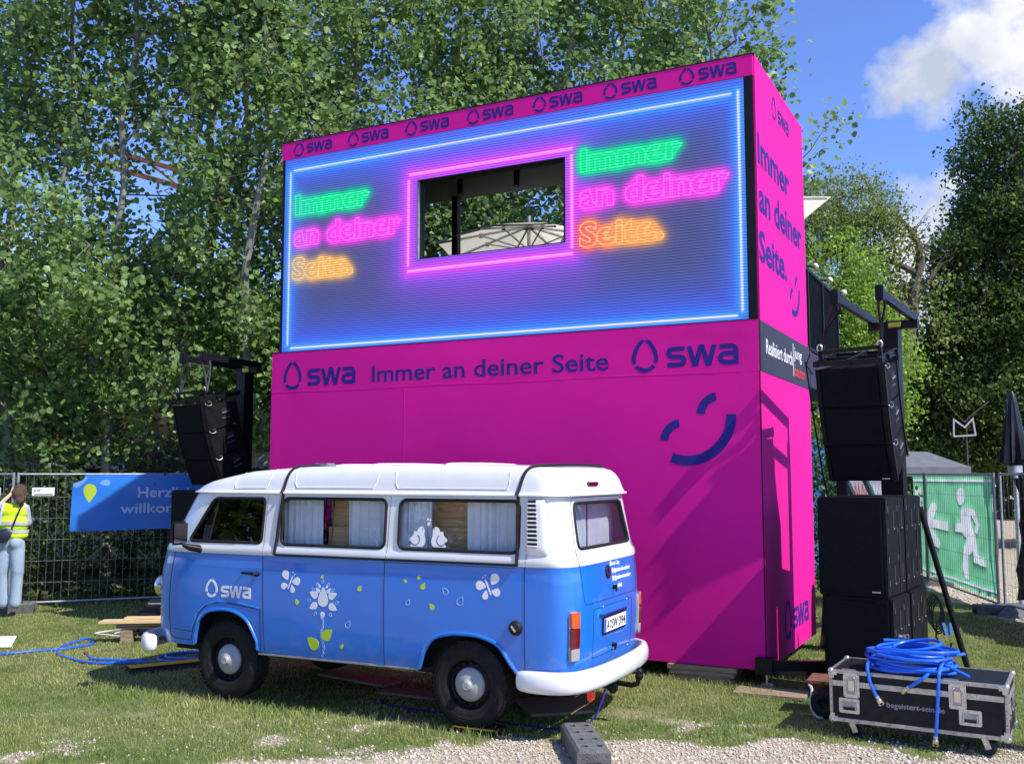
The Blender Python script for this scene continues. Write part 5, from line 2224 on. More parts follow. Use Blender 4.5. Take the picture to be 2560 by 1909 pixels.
def rig(F, side):
    """frame, three cabinets and the lift they hang from"""
    zt = F[2]
    nm = 'right' if side > 0 else 'left'
    where = 'to the right of the magenta stand' if side > 0 else 'between the trees and the left end of the stand'
    base = Vector((F[0], F[1], zt))
    c_, s_ = math.cos(-PY), math.sin(-PY)
    for i, t in enumerate((13, 19, 25)):
        lab = ['topmost', 'middle', 'lowest'][i] + ' hanging line array speaker ' + where
        global cab
        if side > 0 and i == 0:
            o = cab
        else:
            o = dup(cab)
        o['label'] = lab
        o.location = base
        o.rotation_euler = (R(t), 0, -PY)
        d = CH + 0.004
        dy = d * math.sin(R(t))
        base = base + Vector((-s_ * dy, c_ * dy, -d * math.cos(R(t))))
        if i == 2:
            V, Fc = text2d('nova', -0.115, -0.05, -CH + 0.03, 0.018, 0.02)
            obj('front_lettering', sheet(V, Fc, lambda a, b, tt: (a, -tt, b), 0.0, 0.002), 'white_print', o)
    # rigging frame
    fr = thing('rigging_frame', 'black flying frame on top of the speakers ' + ('right of' if side > 0 else 'left of') + ' the stand', 'rigging', F, -PY, 'speaker flying frames')
    fr.rotation_euler = (R(13), 0, -PY)
    for x in (-CW + 0.01, -CW / 2, -0.045):
        mb = MB()
        mb.box(x, x + 0.03, -0.03, CD + 0.10, 0.025, 0.085)
        obj('frame_bar', mb, 'black', fr)
    for y in (-0.02, CD * 0.45, CD + 0.02):
        mb = MB()
        mb.box(-CW - 0.01, 0.01, y, y + 0.03, 0.03, 0.078)
        obj('frame_bar', mb, 'black', fr)
    mb = MB()
    for x in (-CW + 0.06, -0.07):
        for y in (0.1, 0.25, 0.4):
            mb.box(x, x + 0.012, y, y + 0.02, 0.086, 0.1)
    mb.beam((-CW + 0.02, 0.10, 0.15), (-0.02, 0.10, 0.165), 0.03, 0.035)
    for x in (-CW + 0.03, -0.03):
        mb.beam((x, 0.10, 0.08), (x, 0.10, 0.16), 0.03, 0.03)
    obj('spreader_bar', mb, 'black', fr)
    for x in (-CW + 0.03, -0.03):
        mb = MB()
        mb.tube([(x + 0.022 * math.cos(a), 0.10, 0.19 + 0.03 * math.sin(a)) for a in np.linspace(0, 2 * PI, 13)[:-1]], 0.008, 6, closed=True)
        obj('shackle', mb, 'zinc', fr, smooth=True)
    # lift tower
    tw = thing('lift_tower', 'black lift tower with two forks holding the ' + nm + ' hanging speakers', 'lift tower', (F[0], F[1], 0), -PY, 'speaker lift towers')
    top = 3.56 if side > 0 else 3.46
    tw2 = 0.0 if side > 0 else -0.42
    mb = MB()
    mb.box(-0.30, -0.14, 1.22 + tw2, 1.38 + tw2, 0.02, top - 0.10)
    mb.box(-0.36, -0.301, 1.26 + tw2, 1.34 + tw2, 0.02, 2.85)
    obj('mast', mb, 'black', tw)
    mb = MB()
    mb.box(-0.78, -0.70, 1.24 + tw2, 1.32 + tw2, 0.02, 2.3)
    mb.beam((-0.74, 1.28 + tw2, 0.4), (-0.22, 1.30 + tw2, 0.4), 0.05, 0.05)
    mb.beam((-0.74, 1.28 + tw2, 2.2), (-0.30, 1.30 + tw2, 2.2), 0.05, 0.05)
    obj('rear_post', mb, 'black', tw)
    mb = MB()
    mb.box(-0.44, 0.04, 1.27 + tw2, 1.36 + tw2, top - 0.10, top - 0.02)
    mb.box(-0.24, -0.12, 1.262 + tw2, 1.269 + tw2, top - 0.085, top - 0.035, 1)
    obj('crossbar', mb, ['black', 'yellowtag'], tw)
    z0 = zt + 0.66 if side > 0 else zt + 0.62
    for x in (-0.40, 0.0):
        mb = MB()
        mb.beam((x, 0.02, z0), (x, 1.36 + tw2, top + 0.0), 0.05, 0.075)
        mb.box(x - 0.036, x + 0.036, -0.04, 0.04, z0 - 0.07, z0 + 0.07, bev=0.01)
        fk = obj('fork_arm', mb, 'black', tw)
    for x in (-0.40, 0.0):
        mb = MB()
        xe = -CW + 0.03 if x < -0.2 else -0.03
        zl = zt + 0.17
        for d in (-0.035, 0.035):
            mb.tube([(x, 0.05 + d, z0 + 0.04), (x + d * 0.5, 0.05 + d * 1.4, z0 - 0.1), (xe + (x - xe) * 0.4, 0.09 + d, (z0 + zl) / 2), (xe, 0.10, zl)], 0.013, 6)
        obj('lifting_strap', mb, 'strapm' if side < 0 else 'black', tw, smooth=True)
    for a, b in (((-0.22, 1.30, 0.06), (-1.05, 0.9, 0.03)), ((-0.22, 1.30, 0.06), (0.65, 1.0, 0.03)), ((-0.22, 1.30, 0.06), (-0.22, 2.2, 0.03))):
        mb = MB()
        mb.beam(a, b, 0.06, 0.06)
        obj('outrigger', mb, 'black', tw)
    return tw


FR = (3.301, 8.80, 2.955)
FL = (-3.945, 12.60, 2.875)
rig(FR, 1)
rig(FL, -1)

# black cable running up from the subs
mb = MB()
mb.tube([pw(FR, -0.72, 0.10, 3.05), pw(FR, -0.70, 0.2, 2.6), pw(FR, -0.68, 0.4, 2.0), pw(FR, -0.66, 0.7, 1.4)], 0.008, 6)
mb.tube([pw(FR, -0.68, 0.10, 3.12), pw(FR, -0.72, 0.12, 3.02), pw(FR, -0.67, 0.14, 2.93)], 0.006, 6)
tag(obj('signal_cable', mb, 'black', smooth=True), 'thin black cable hanging beside the right line array', 'cable')

# subwoofers ------------------------------------------------------------------
SH = 0.873


def make_sub():
    t_ = thing('subwoofer', 'x', 'subwoofer', (0, 0, 0), 0, 'stacked subwoofers')
    mb = MB()
    mb.box(-0.60, 0, 0.03, 0.66, 0, SH - 0.004, bev=0.010)
    obj('case', mb, 'blackm', t_)
    mb = MB()
    mb.box(-0.565, -0.035, 0.004, 0.029, 0.03, SH - 0.035, bev=0.005)
    obj('grille', mb, 'grille', t_)
    for y in (0.26, 0.53):
        for z in (0.12, 0.60):
            mb = MB()
            mb.box(0.0005, 0.003, y, y + 0.045, z, z + 0.145)
            obj('handle_slot', mb, 'dark', t_)
    mb = MB()
    for y in (0.29, 0.56):
        for z in (0.115, 0.595):
            mb.box(0.0035, 0.010, y - 0.03, y + 0.012, z - 0.01, z)
    for y in (0.10, 0.42):
        for z in (0.10, 0.30, 0.55, 0.74):
            mb.box(0.0005, 0.003, y, y + 0.006, z, z + 0.05)
    kind(obj('rivet_strip', mb, 'galv', t_), 'stuff')
    mb = MB()
    mb.box(0.0005, 0.006, 0.455, 0.475, 0.02, SH - 0.03)
    mb.box(0.0006, 0.004, 0.03, 0.07, SH - 0.09, SH - 0.03)
    obj('side_rail', mb, 'dark', t_)
    V, F = text2d('nova', -0.125, -0.055, 0.045, 0.017, 0.02)
    obj('front_lettering', sheet(V, F, lambda a, b, t: (a, 0.0035 - t, b), 0.0, 0.002), 'white_print', t_)
    return t_


sub0 = make_sub()
first = True
for F, nm in ((FR, 'right'), (FL, 'left')):
    for depth, dn in ((0, 'front'), (1, 'rear')):
        for lvl, ln in ((0, 'lower'), (1, 'upper')):
            lab = '%s %s subwoofer of the stack %s' % (ln, dn, 'behind the flight case' if nm == 'right' else 'behind the nose of the van')
            p = pw(F, 0.035 - 0.035 * lvl + (-0.055 if nm == 'left' else 0), (-0.10 if nm == 'right' else 0.04) + depth * 0.69 + 0.0 * lvl, 0.05 + lvl * SH)
            if first:
                s_ = sub0
                first = False
            else:
                s_ = dup(sub0)
            s_['label'] = lab
            s_.location = p
            s_.rotation_euler = (0, R(-2.0) * 0, -PY - 0.01 * lvl)
# strut leaning behind the right subs, with cables
mb = MB()
mb.tube([(4.118, 10.10, 1.67), (4.55, 10.10, 0.02)], 0.030, 10)
mb.tube([(4.105, 10.10, 1.72), (4.13, 10.10, 1.62)], 0.020, 8, m=1)
tag(obj('leaning_strut', mb, ['black', 'galv'], smooth=True), 'black steel strut leaning against the right subwoofers', 'pole')
mb = MB()
for i in range(5):
    a0 = i * 0.5
    mb.tube([(4.30 + 0.012 * i + 0.075 * math.cos(a) * (1 - i * 0.05), 10.3, 0.62 + 0.16 * math.sin(a) - 0.02 * i) for a in np.linspace(0, 2 * PI, 17)[:-1]], 0.008, 5, closed=True)
mb.tube([(4.32, 10.28, 0.5), (4.30, 10.26, 0.36), (4.36, 10.25, 0.22), (4.42, 10.25, 0.18), (4.45, 10.25, 0.3)], 0.010, 5)
mb.tube([(4.36, 10.24, 0.50), (4.38, 10.22, 0.38)], 0.022, 6, m=1)
mb.tube([(4.43, 10.24, 0.50), (4.43, 10.22, 0.38)], 0.022, 6, m=1)
tag(obj('cable_bundle', mb, ['black', 'bluetarp'], smooth=True), 'black cables looped behind the right subwoofers', 'cable')

# flight case -------------------------------------------------------------------------
CASE_P = Vector((2.435, 7.802, 0.125))
CASE_R = -0.530
case = thing('flight_case', 'long black flight case with aluminium edges, latches and a web address', 'flight case', CASE_P, CASE_R)
LX, LY, LZ = 1.235, 0.60, 0.385
mb = MB()
mb.box(0.006, LX - 0.006, 0.006, LY - 0.006, 0.006, LZ - 0.006)
obj('box', mb, 'ply', case)
mb = MB()
mb.box(0.004, LX - 0.004, 0.004, LY - 0.004, LZ * 0.735, LZ * 0.742)
obj('lid_gap', mb, 'dark', case)
mb = MB()
e = 0.028
for x0, x1 in ((0, e), (LX - e, LX)):
    for y0, y1 in ((0, e), (LY - e, LY)):
        mb.box(x0, x1, y0, y1, 0.02, LZ - 0.02, bev=0.006)
for z0, z1 in ((0, e), (LZ - e, LZ)):
    for y0, y1 in ((-0.001, e), (LY - e, LY + 0.001)):
        mb.box(0.02, LX - 0.02, y0, y1, z0, z1, bev=0.006)
    for x0, x1 in ((-0.001, e), (LX - e, LX + 0.001)):
        mb.box(x0, x1, 0.02, LY - 0.02, z0, z1, bev=0.006)
obj('edge_profile', mb, 'alu', case, smooth=True)
mb = MB()
z0 = LZ * 0.69
mb.box(e, LX - e, -0.003, 0.006, z0, z0 + 0.040, bev=0.002)
mb.box(LX - 0.006, LX + 0.003, e, LY - e, z0, z0 + 0.040, bev=0.002)
mb.box(-0.003, 0.006, e, LY - e, z0, z0 + 0.040, bev=0.002)
obj('lid_profile', mb, 'alu', case)
for x in (0, LX):
    for y in (0, LY):
        for z in (0, LZ):
            mb = MB()
            mb.ball((x + (0.012 if x == 0 else -0.012), y + (0.012 if y == 0 else -0.012), z + (0.012 if z == 0 else -0.012)), 0.024, n=8)
            sx_, sy_, sz_ = (1 if x == 0 else -1), (1 if y == 0 else -1), (1 if z == 0 else -1)
            xx = sorted((x - 0.003 * sx_, x + 0.058 * sx_)); yy = sorted((y - 0.003 * sy_, y + 0.0 * sy_)); zz = sorted((z + 0.004 * sz_, z + 0.040 * sz_))
            mb.box(xx[0], xx[1], yy[0] - 0.001, yy[1] + 0.001, zz[0], zz[1])
            xx = sorted((x + 0.004 * sx_, x + 0.036 * sx_)); zz = sorted((z + 0.0 * sz_, z + 0.062 * sz_))
            mb.box(xx[0], xx[1], yy[0] - 0.002, yy[1] + 0.0005, zz[0], zz[1])
            yy = sorted((y + 0.0 * sy_, y + 0.055 * sy_)); zz = sorted((z + 0.004 * sz_, z + 0.040 * sz_))
            mb.box(min(x, x - 0.003 * sx_), max(x, x - 0.003 * sx_), yy[0], yy[1], zz[0], zz[1])
            obj('ball_corner', mb, 'zinc', case, smooth=True)


def rivets(pts, parent, y=-0.004, r=0.0042):
    mb = MB()
    for x, z in pts:
        mb.ball((x, y, z), r, n=4)
    return obj('rivet', mb, 'dark', parent)


def noop():
    pass


rv = [(0.014, 0.06 + 0.05 * i) for i in range(7)] + [(LX - 0.014, 0.06 + 0.05 * i) for i in range(7)] + [(0.1 + 0.11 * i, 0.014) for i in range(10)] + [(0.1 + 0.11 * i, LZ - 0.014) for i in range(10)]
rivets(rv, case, y=-0.002, r=0.0035)
for x in (0.165, 0.905):
    # latch dish
    mb = MB()
    Vs, Fs, _ = cdt_fill(rrect(x - 0.058, x + 0.058, LZ * 0.72 - 0.09, LZ * 0.72 + 0.09, 0.016), [], 0.2)
    sheet(Vs, Fs, fb(0), 0.003, 0.0075, mb)
    la = obj('butterfly_latch', mb, 'zinc', case)
    mb = MB()
    mb.box(x - 0.034, x + 0.034, -0.0085, -0.008, LZ * 0.72 - 0.066, LZ * 0.72 + 0.066)
    obj('latch_dish', mb, 'galv', la)
    mb = MB()
    for s_ in (-1, 1):
        mb.tube([(x + 0.03 * s_, -0.010, LZ * 0.72 - 0.062), (x + 0.034 * s_, -0.014, LZ * 0.72 - 0.05), (x + 0.034 * s_, -0.014, LZ * 0.72 + 0.05), (x + 0.02 * s_, -0.012, LZ * 0.72 + 0.062)], 0.004, 5)
    mb.box(x - 0.022, x + 0.022, -0.014, -0.0088, LZ * 0.72 - 0.04, LZ * 0.72 + 0.036, bev=0.002)
    obj('latch_wing', mb, 'chrome', la, smooth=True)
    rivets([(x + a, LZ * 0.72 + b) for a in (-0.05, 0, 0.05) for b in (-0.08, 0.08)] + [(x + a, LZ * 0.72 + b) for a in (-0.05, 0.05) for b in (-0.035, 0.035)], la, y=-0.0078, r=0.003)
    for dx_ in (-0.105, 0.105):
        mb = MB()
        mb.box(x + dx_ - 0.034, x + dx_ + 0.034, -0.0068, -0.0032, z0 + 0.001, z0 + 0.018)
        mb.box(x + dx_ - 0.034, x + dx_ + 0.034, -0.0068, -0.0032, z0 + 0.022, z0 + 0.039)
        h_ = obj('profile_plate', mb, 'zinc', case)
        rivets([(x + dx_ + a, z0 + b) for a in (-0.024, 0, 0.024) for b in (0.009, 0.030)], h_, y=-0.007, r=0.003)
mb = MB()
mb.box(0.545, 0.62, -0.0068, -0.0032, z0 + 0.004, z0 + 0.036)
obj('profile_plate', mb, 'zinc', case)


def case_handle(T, parent):
    mb = MB()
    Vs, Fs, _ = cdt_fill(rrect(-0.075, 0.075, -0.055, 0.055, 0.012), [rrect(-0.055, 0.055, -0.035, 0.033, 0.006)], 0.2)
    sheet(Vs, Fs, lambda a, b, t: T @ Vector((a, -t, b)), 0.0005, 0.004, mb)
    h_ = obj('recessed_handle', mb, 'zinc', parent)
    mb = MB()
    mb.box(-0.0545, 0.0545, -0.0018, -0.0005, -0.0345, 0.0325, T=T)
    obj('handle_dish', mb, 'galv', h_)
    mb = MB()
    mb.tube([T @ Vector(p) for p in ((-0.046, -0.006, 0.022), (-0.046, -0.010, -0.020), (0.046, -0.010, -0.020), (0.046, -0.006, 0.022))], 0.005, 6)
    mb.tube([T @ Vector(p) for p in ((-0.040, -0.011, -0.020), (0.040, -0.011, -0.020))], 0.010, 8, m=1)
    obj('handle_bar', mb, ['chrome', 'rubber'], h_, smooth=True)


case_handle(Matrix.Translation((0.145, 0, 0.125)), case)
case_handle(Matrix.Translation((0.985, 0, 0.135)), case)
TR_ = Matrix.Rotation(PI / 2, 4, 'Z')
for y in (0.10, 0.40):
    case_handle(Matrix.Translation((LX, y, 0.20)) @ TR_, case)
V, F = text2d('begeistert-sein.de', 0.415, 0.815, 0.145, 0.040, 0.022)
obj('case_lettering', sheet(V, F, fb(0.006), 0.0, 0.0015), mat('worn_grey_print', (0.28, 0.28, 0.31), 0.6, var=0.2, vscale=90), case)
V, F = text2d('A19', 0.20, 0.30, 0.085, 0.045, 0.02)
obj('case_lettering', sheet(V, F, lambda a, b, t: (LX - 0.006 + t, a, b), 0.0, 0.0015), mat('faint_print', (0.11, 0.11, 0.12), 0.6), case)
for x in (0.14, 0.86):
    for y in (0.03, LY - 0.06):
        mb = MB()
        mb.box(x - 0.05, x + 0.05, y, y + 0.02, LZ + 0.0005, LZ + 0.004)
        obj('lid_stop', mb, 'zinc', case)
for x in (0.14, 1.06):
    for y in (0.10, LY - 0.10):
        mb = MB()
        mb.box(x - 0.045, x + 0.045, y - 0.035, y + 0.035, -0.006, -0.0005)
        mb.beam((x, y - 0.03, -0.005), (x + 0.03, y - 0.03, -0.085), 0.004, 0.04)
        mb.beam((x, y + 0.03, -0.005), (x + 0.03, y + 0.03, -0.085), 0.004, 0.04)
        c0 = obj('castor_fork', mb, 'zinc', case)
        mb = MB()
        T = Matrix.Translation((x + 0.03, y, -0.082)) @ Matrix.Rotation(PI / 2, 4, 'X')
        mb.lathe([(0.001, -0.016), (0.02, -0.018), (0.022, -0.013), (0.044, -0.015), (0.048, -0.010), (0.048, 0.010), (0.044, 0.015), (0.022, 0.013), (0.02, 0.018), (0.001, 0.016)], 24, T=T)
        obj('castor_wheel', mb, mat('blue_black_rubber', (0.012, 0.018, 0.05), 0.5) if x > 1 else 'rubber', c0, smooth=True)


def cs(x, y, z):
    c_, s_ = math.cos(CASE_R), math.sin(CASE_R)
    return Vector((CASE_P.x + x * c_ - y * s_, CASE_P.y + x * s_ + y * c_, CASE_P.z + z))


# coil of blue water hose on the case
rh = 0.0125
mb = MB()
pts = []
r_ = random.Random(5)
turns = 13
for i in range(turns * 26):
    a = 2 * PI * i / 26 + 2.6
    k = i / 26
    rr = 0.245 + 0.045 * math.sin(k * 2.1) + 0.018 * math.sin(a * 0.7 + k)
    ox = 0.02 * math.sin(k * 1.7)
    oy = 0.02 * math.cos(k * 2.3)
    z = LZ + 0.016 + 0.0125 * k + 0.010 * math.sin(a * 1.5 + k * 2)
    pts.append(cs(0.56 + ox + rr * 1.08 * math.cos(a), 0.235 + oy + rr * 0.84 * math.sin(a), z))
mb.tube(pts, rh, 8)
# the top loop, smaller and lifted
mb.tube([cs(0.60 + 0.17 * math.cos(a), 0.27 + 0.15 * math.sin(a), LZ + 0.19 + 0.03 * math.sin(a * 1.0 + 1)) for a in np.linspace(0, 2 * PI, 27)[:-1]], rh, 8, closed=True)


def bez(P, n=14):
    P = [Vector(p) for p in P]
    out = []
    for i in range(len(P) - 1):
        p0, p1, p2, p3 = P[max(i - 1, 0)], P[i], P[i + 1], P[min(i + 2, len(P) - 1)]
        for k in range(n):
            t = k / n
            out.append(0.5 * ((2 * p1) + (p2 - p0) * t + (2 * p0 - 5 * p1 + 4 * p2 - p3) * t * t + (3 * p1 - p0 - 3 * p2 + p3) * t ** 3))
    out.append(P[-1])
    return out


ends = [
    bez([cs(0.42, 0.40, LZ + 0.10), cs(0.30, 0.22, LZ + 0.085), cs(0.285, 0.02, LZ + 0.06), cs(0.30, -0.035, LZ - 0.03), cs(0.330, -0.035, LZ - 0.12), cs(0.362, -0.030, LZ - 0.18)]),
    bez([cs(0.72, 0.10, LZ + 0.04), cs(0.70, -0.02, LZ + 0.02), cs(0.66, -0.045, LZ - 0.015), cs(0.60, -0.04, LZ - 0.06), cs(0.565, -0.035, LZ - 0.085)]),
    bez([cs(0.76, 0.42, LZ + 0.14), cs(0.80, 0.20, LZ + 0.13), cs(0.79, 0.0, LZ + 0.06), cs(0.785, -0.04, LZ - 0.03), cs(0.77, -0.04, LZ - 0.22), cs(0.752, -0.035, LZ - 0.42)]),
    bez([cs(0.33, 0.20, LZ + 0.15), cs(0.55, 0.12, LZ + 0.165), cs(0.72, 0.13, LZ + 0.155), cs(0.88, 0.22, LZ + 0.15), cs(0.92, 0.35, LZ + 0.14)]),
    bez([cs(0.60, 0.20, LZ + 0.15), cs(0.74, 0.14, LZ + 0.11), cs(0.88, 0.11, LZ + 0.06), cs(0.98, 0.10, LZ + 0.018)]),
]
for e_ in ends:
    mb.tube(e_, rh, 8)
coil = thing('hose_coil', 'coil of blue water hose with brass couplings lying on the flight case', 'hose', cs(0.56, 0.235, LZ))
coil.location = (0, 0, 0)
obj('hose', mb, 'hose', coil, smooth=True)
for p, d in ((ends[0][-1], ends[0][-1] - ends[0][-3]), (ends[1][-1], ends[1][-1] - ends[1][-3]), (ends[2][-1], ends[2][-1] - ends[2][-3]), (cs(0.47, 0.42, LZ + 0.222), Vector((0.8, -0.4, 0)))):
    d = d.normalized()
    mb = MB()
    mb.tube([p - d * 0.022, p - d * 0.004], 0.0155, 8, m=1)
    mb.tube([p - d * 0.004, p + d * 0.006, p + d * 0.012, p + d * 0.030], [0.012, 0.019, 0.021, 0.021], 8)
    sd = d.cross(Vector((0.3, 1, 0.2))).normalized()
    for s_ in (1, -1):
        mb.tube([p + d * 0.03 + sd * 0.015 * s_, p + d * 0.045 + sd * 0.017 * s_, p + d * 0.05 + sd * 0.004 * s_], 0.006, 5)
    obj('brass_coupling', mb, ['brass', 'zinc'], coil, smooth=True)

# small box and blower left of the case
t_ = thing('small_box', 'small brown wooden box with a black blower beside the flight case', 'box', (2.62, 8.42, 0), -0.45)
mb = MB()
mb.box(-0.18, 0.22, 0.0, 0.35, 0.26, 0.285, bev=0.003)
mb.box(-0.12, 0.20, 0.04, 0.32, 0.012, 0.259, bev=0.003)
obj('wood', mb, 'rustf', t_)
mb = MB()
mb.lathe([(0.001, 0.0), (0.10, 0.0), (0.115, 0.02), (0.115, 0.10), (0.10, 0.12), (0.001, 0.12)], 20, T=Matrix.Translation((-0.02, -0.01, 0.125)) @ Matrix.Rotation(PI / 2, 4, 'X'))
mb.lathe([(0.05, 0.121), (0.07, 0.135), (0.06, 0.15), (0.03, 0.14)], 16, T=Matrix.Translation((-0.02, -0.01, 0.125)) @ Matrix.Rotation(PI / 2, 4, 'X'))
obj('blower', mb, 'black', t_, smooth=True)
mb = MB()
mb.tube(bez([(-0.15, -0.02, 0.25), (-0.12, -0.08, 0.23), (-0.13, -0.11, 0.12), (-0.09, -0.12, 0.03), (-0.03, -0.14, 0.02)], 5), 0.011, 6)
obj('white_hose', mb, 'cablew', t_, smooth=True)
# red lid at the right edge
mb = MB()
T = Matrix.Translation((3.86, 7.42, 0))
mb.lathe([(0.001, 0.10), (0.085, 0.10), (0.085, 0.30), (0.07, 0.31)], 20, T=T, m=0)
mb.lathe([(0.088, 0.315), (0.088, 0.355), (0.001, 0.36)], 20, T=T, m=1)
mb.lathe([(0.001, 0.005), (0.10, 0.005), (0.10, 0.09), (0.001, 0.09)], 20, T=T, m=0)
tag(obj('canister', mb, ['lightgrey', 'red_print'], smooth=True), 'grey canister with a red lid behind the flight case', 'canister')

# ------------------------------------------------------------------ things on the ground
def concrete_foot(loc, rz, label, L=0.78, W=0.235, H=0.145, group='concrete fence feet'):
    t_ = thing('ballast_block', label, 'ballast block', loc, rz, group)
    mb = MB()
    b = 0.02
    # block with chamfered top edge and a grip slot at each end
    v, f = [], []
    def lay(x, y, z):
        i = len(v)
        v.extend([(-x, -y, z), (x, -y, z), (x, y, z), (-x, y, z)])
        return i
    a = lay(L / 2, W / 2, 0)
    b1 = lay(L / 2, W / 2, H - b)
    c1 = lay(L / 2 - b, W / 2 - b, H)
    for p, q in ((a, b1), (b1, c1)):
        for i in range(4):
            f.append((p + i, p + (i + 1) % 4, q + (i + 1) % 4, q + i))
    mb.add(v, f)
    holes = []
    for i, x in enumerate((-0.28, -0.10, 0.10, 0.28)):
        for y in (-0.05, 0.05):
            holes.append([(x + 0.028 * math.cos(2 * PI * j / 14), y + 0.028 * math.sin(2 * PI * j / 14)) for j in range(14)])
    V, F, loops = cdt_fill([(-L / 2 + b, -W / 2 + b), (L / 2 - b, -W / 2 + b), (L / 2 - b, W / 2 - b), (-L / 2 + b, W / 2 - b)], holes, 0.09)
    mb.add([(p[0], p[1], H) for p in V], F)
    for h in holes:
        k = len(h)
        mb.add([(p[0], p[1], H) for p in h] + [(p[0], p[1], H - 0.03) for p in h], [(j, j + k, (j + 1) % k + k, (j + 1) % k) for j in range(k)] + [tuple(range(k, 2 * k))], 0)
    obj('block', mb, 'concrete', t_)
    mb = MB()
    for s_ in (-1, 1):
        x0, x1 = sorted((s_ * L / 2 + 0.001 * s_, s_ * (L / 2 - 0.02)))
        mb.box(x0, x1, -0.055, 0.05, 0.004, 0.062)
    obj('grip_slot', mb, 'dark', t_)
    return t_


concrete_foot((0.52, 7.30, -0.004), math.atan2(-0.72, 0.065), 'grey concrete fence foot lying on the gravel behind the van')
# wheel ramps
def wheel_ramp(loc, rz, label):
    t_ = thing('levelling_ramp', label, 'wheel ramp', loc, rz, 'levelling ramps')
    mb = MB()
    L = 0.50
    prof = [(-L / 2, 0.0), (L / 2, 0.0), (L / 2 - 0.02, 0.045), (-L / 2 + 0.14, 0.05), (-L / 2, 0.012)]
    k = len(prof)
    v = [(x, -0.10, z) for x, z in prof] + [(x, 0.10, z) for x, z in prof]
    mb.add(v, [tuple(range(k)), tuple(range(k, 2 * k))[::-1]] + [(i, i + k, (i + 1) % k + k, (i + 1) % k) for i in range(k)])
    for i in range(9):
        x = -0.12 + i * 0.042
        mb.box(x, x + 0.008, -0.112, -0.101, 0.004, 0.044)
    obj('ramp_body', mb, 'rubber', t_)
    mb = MB()
    mb.box(-0.12, L / 2 - 0.03, -0.118, -0.100, 0.045, 0.055)
    obj('yellow_edge', mb, 'yellow', t_)
    return t_


wheel_ramp((-0.30, 7.985, 0.0), PI - AV - PI, 'black levelling ramp with yellow edge under the rear wheel')
# yellow cable protector in front of the van
t_ = thing('cable_protector', 'black cable protector with a yellow lid lying on the grass before the front wheel', 'cable protector', (-3.46, 10.52, 0), math.atan2(0.36, 0.56))
mb = MB()
k = [(-0.14, 0.0), (0.14, 0.0), (0.06, 0.055), (-0.06, 0.055)]
v = [(-0.50, y, z) for y, z in k] + [(0.50, y, z) for y, z in k]
mb.add(v, [(3, 2, 1, 0), (4, 5, 6, 7)] + [(i, (i + 1) % 4, (i + 1) % 4 + 4, i + 4) for i in range(4)])
obj('ramp_body', mb, 'rubber', t_)
mb = MB()
mb.box(-0.49, 0.49, -0.075, 0.058, 0.056, 0.064)
obj('lid', mb, 'yellow', t_)
# hose on the lawn
hp = [(-6.4, 11.0), (-5.67, 11.23), (-5.39, 11.41), (-5.12, 11.56), (-4.93, 11.85), (-5.02, 12.08), (-5.14, 12.10), (-5.21, 11.85), (-5.08, 11.32), (-4.72, 10.92), (-4.40, 10.70), (-4.06, 10.74), (-3.80, 10.78)]
mb = MB()
mb.tube([(p.x, p.y, 0.016 + (0.02 if 50 < i < 62 else 0)) for i, p in enumerate(bez([(x, y, 0) for x, y in hp], 10))], 0.0135, 8)
mb.tube([(p.x, p.y, 0.018) for p in bez([(-4.66, 11.13, 0), (-4.60, 11.05, 0), (-4.50, 10.92, 0), (-4.2, 10.86, 0), (-3.95, 10.85, 0)], 8)], 0.0135, 8)
mb.tube([(-3.42 + 0.42 * math.cos(a), 11.02 + 0.26 * math.sin(a), 0.016) for a in np.linspace(0, 2 * PI, 41)[:-1]], 0.0135, 8, closed=True)
mb.tube([(-3.40 + 0.37 * math.cos(a), 11.05 + 0.22 * math.sin(a), 0.036) for a in np.linspace(0, 2 * PI, 41)[:-1]], 0.0135, 8, closed=True)
t_ = thing('lawn_hose', 'blue hose with one open loop lying across the lawn', 'hose')
obj('hose', mb, 'hose', t_, smooth=True)
mb = MB()
mb.tube([(-4.70, 11.19, 0.02), (-4.655, 11.12, 0.02)], 0.02, 8)
mb.ball((-4.71, 11.2, 0.03), 0.024, n=6)
obj('hose_coupling', mb, 'rustf', t_, smooth=True)
# sheet of paper
mb = MB()
mb.add([(-0.25, -0.12, 0.012), (0.20, -0.12, 0.012), (0.14, 0.14, 0.10), (-0.28, 0.12, 0.09)], [(0, 1, 2, 3)])
mb.add([(-0.25, -0.12, 0.010), (0.20, -0.12, 0.010), (0.14, 0.14, 0.098), (-0.28, 0.12, 0.088)], [(3, 2, 1, 0)])
tag(obj('white_sheet', mb, 'paper', None, loc=(-5.98, 11.80, 0)), 'white sheet lying on the grass at the left edge', 'sheet')
# pallets and boards before the van
t_ = thing('euro_pallet', 'weathered wooden pallet pieces on the grass behind the nose of the van', 'pallet', (-4.30, 12.15, 0), 0.15)
for i, (x, y) in enumerate(((-0.30, 0), (0.0, 0), (0.32, 0))):
    mb = MB()
    mb.box(x - 0.07, x + 0.07, -0.08, 0.08, 0.0, 0.16, bev=0.004)
    obj('block', mb, 'plank', t_)
for z in (0.163, 0.195):
    mb = MB()
    mb.box(-0.42, 0.5, -0.09, 0.09, z, z + 0.024, bev=0.003)
    obj('board', mb, 'plank', t_)
mb = MB()
mb.box(-0.66, 0.4, -0.14, 0.10, 0.232, 0.258, bev=0.003)
mb.box(-0.40, 0.5, -0.02, 0.13, 0.2595, 0.285, bev=0.003)
tag(obj('loose_board', mb, 'plank2', None, loc=(-4.25, 12.15, 0), rotz=0.10), 'fresh pale boards lying on the pallet before the van', 'board')
mb = MB()
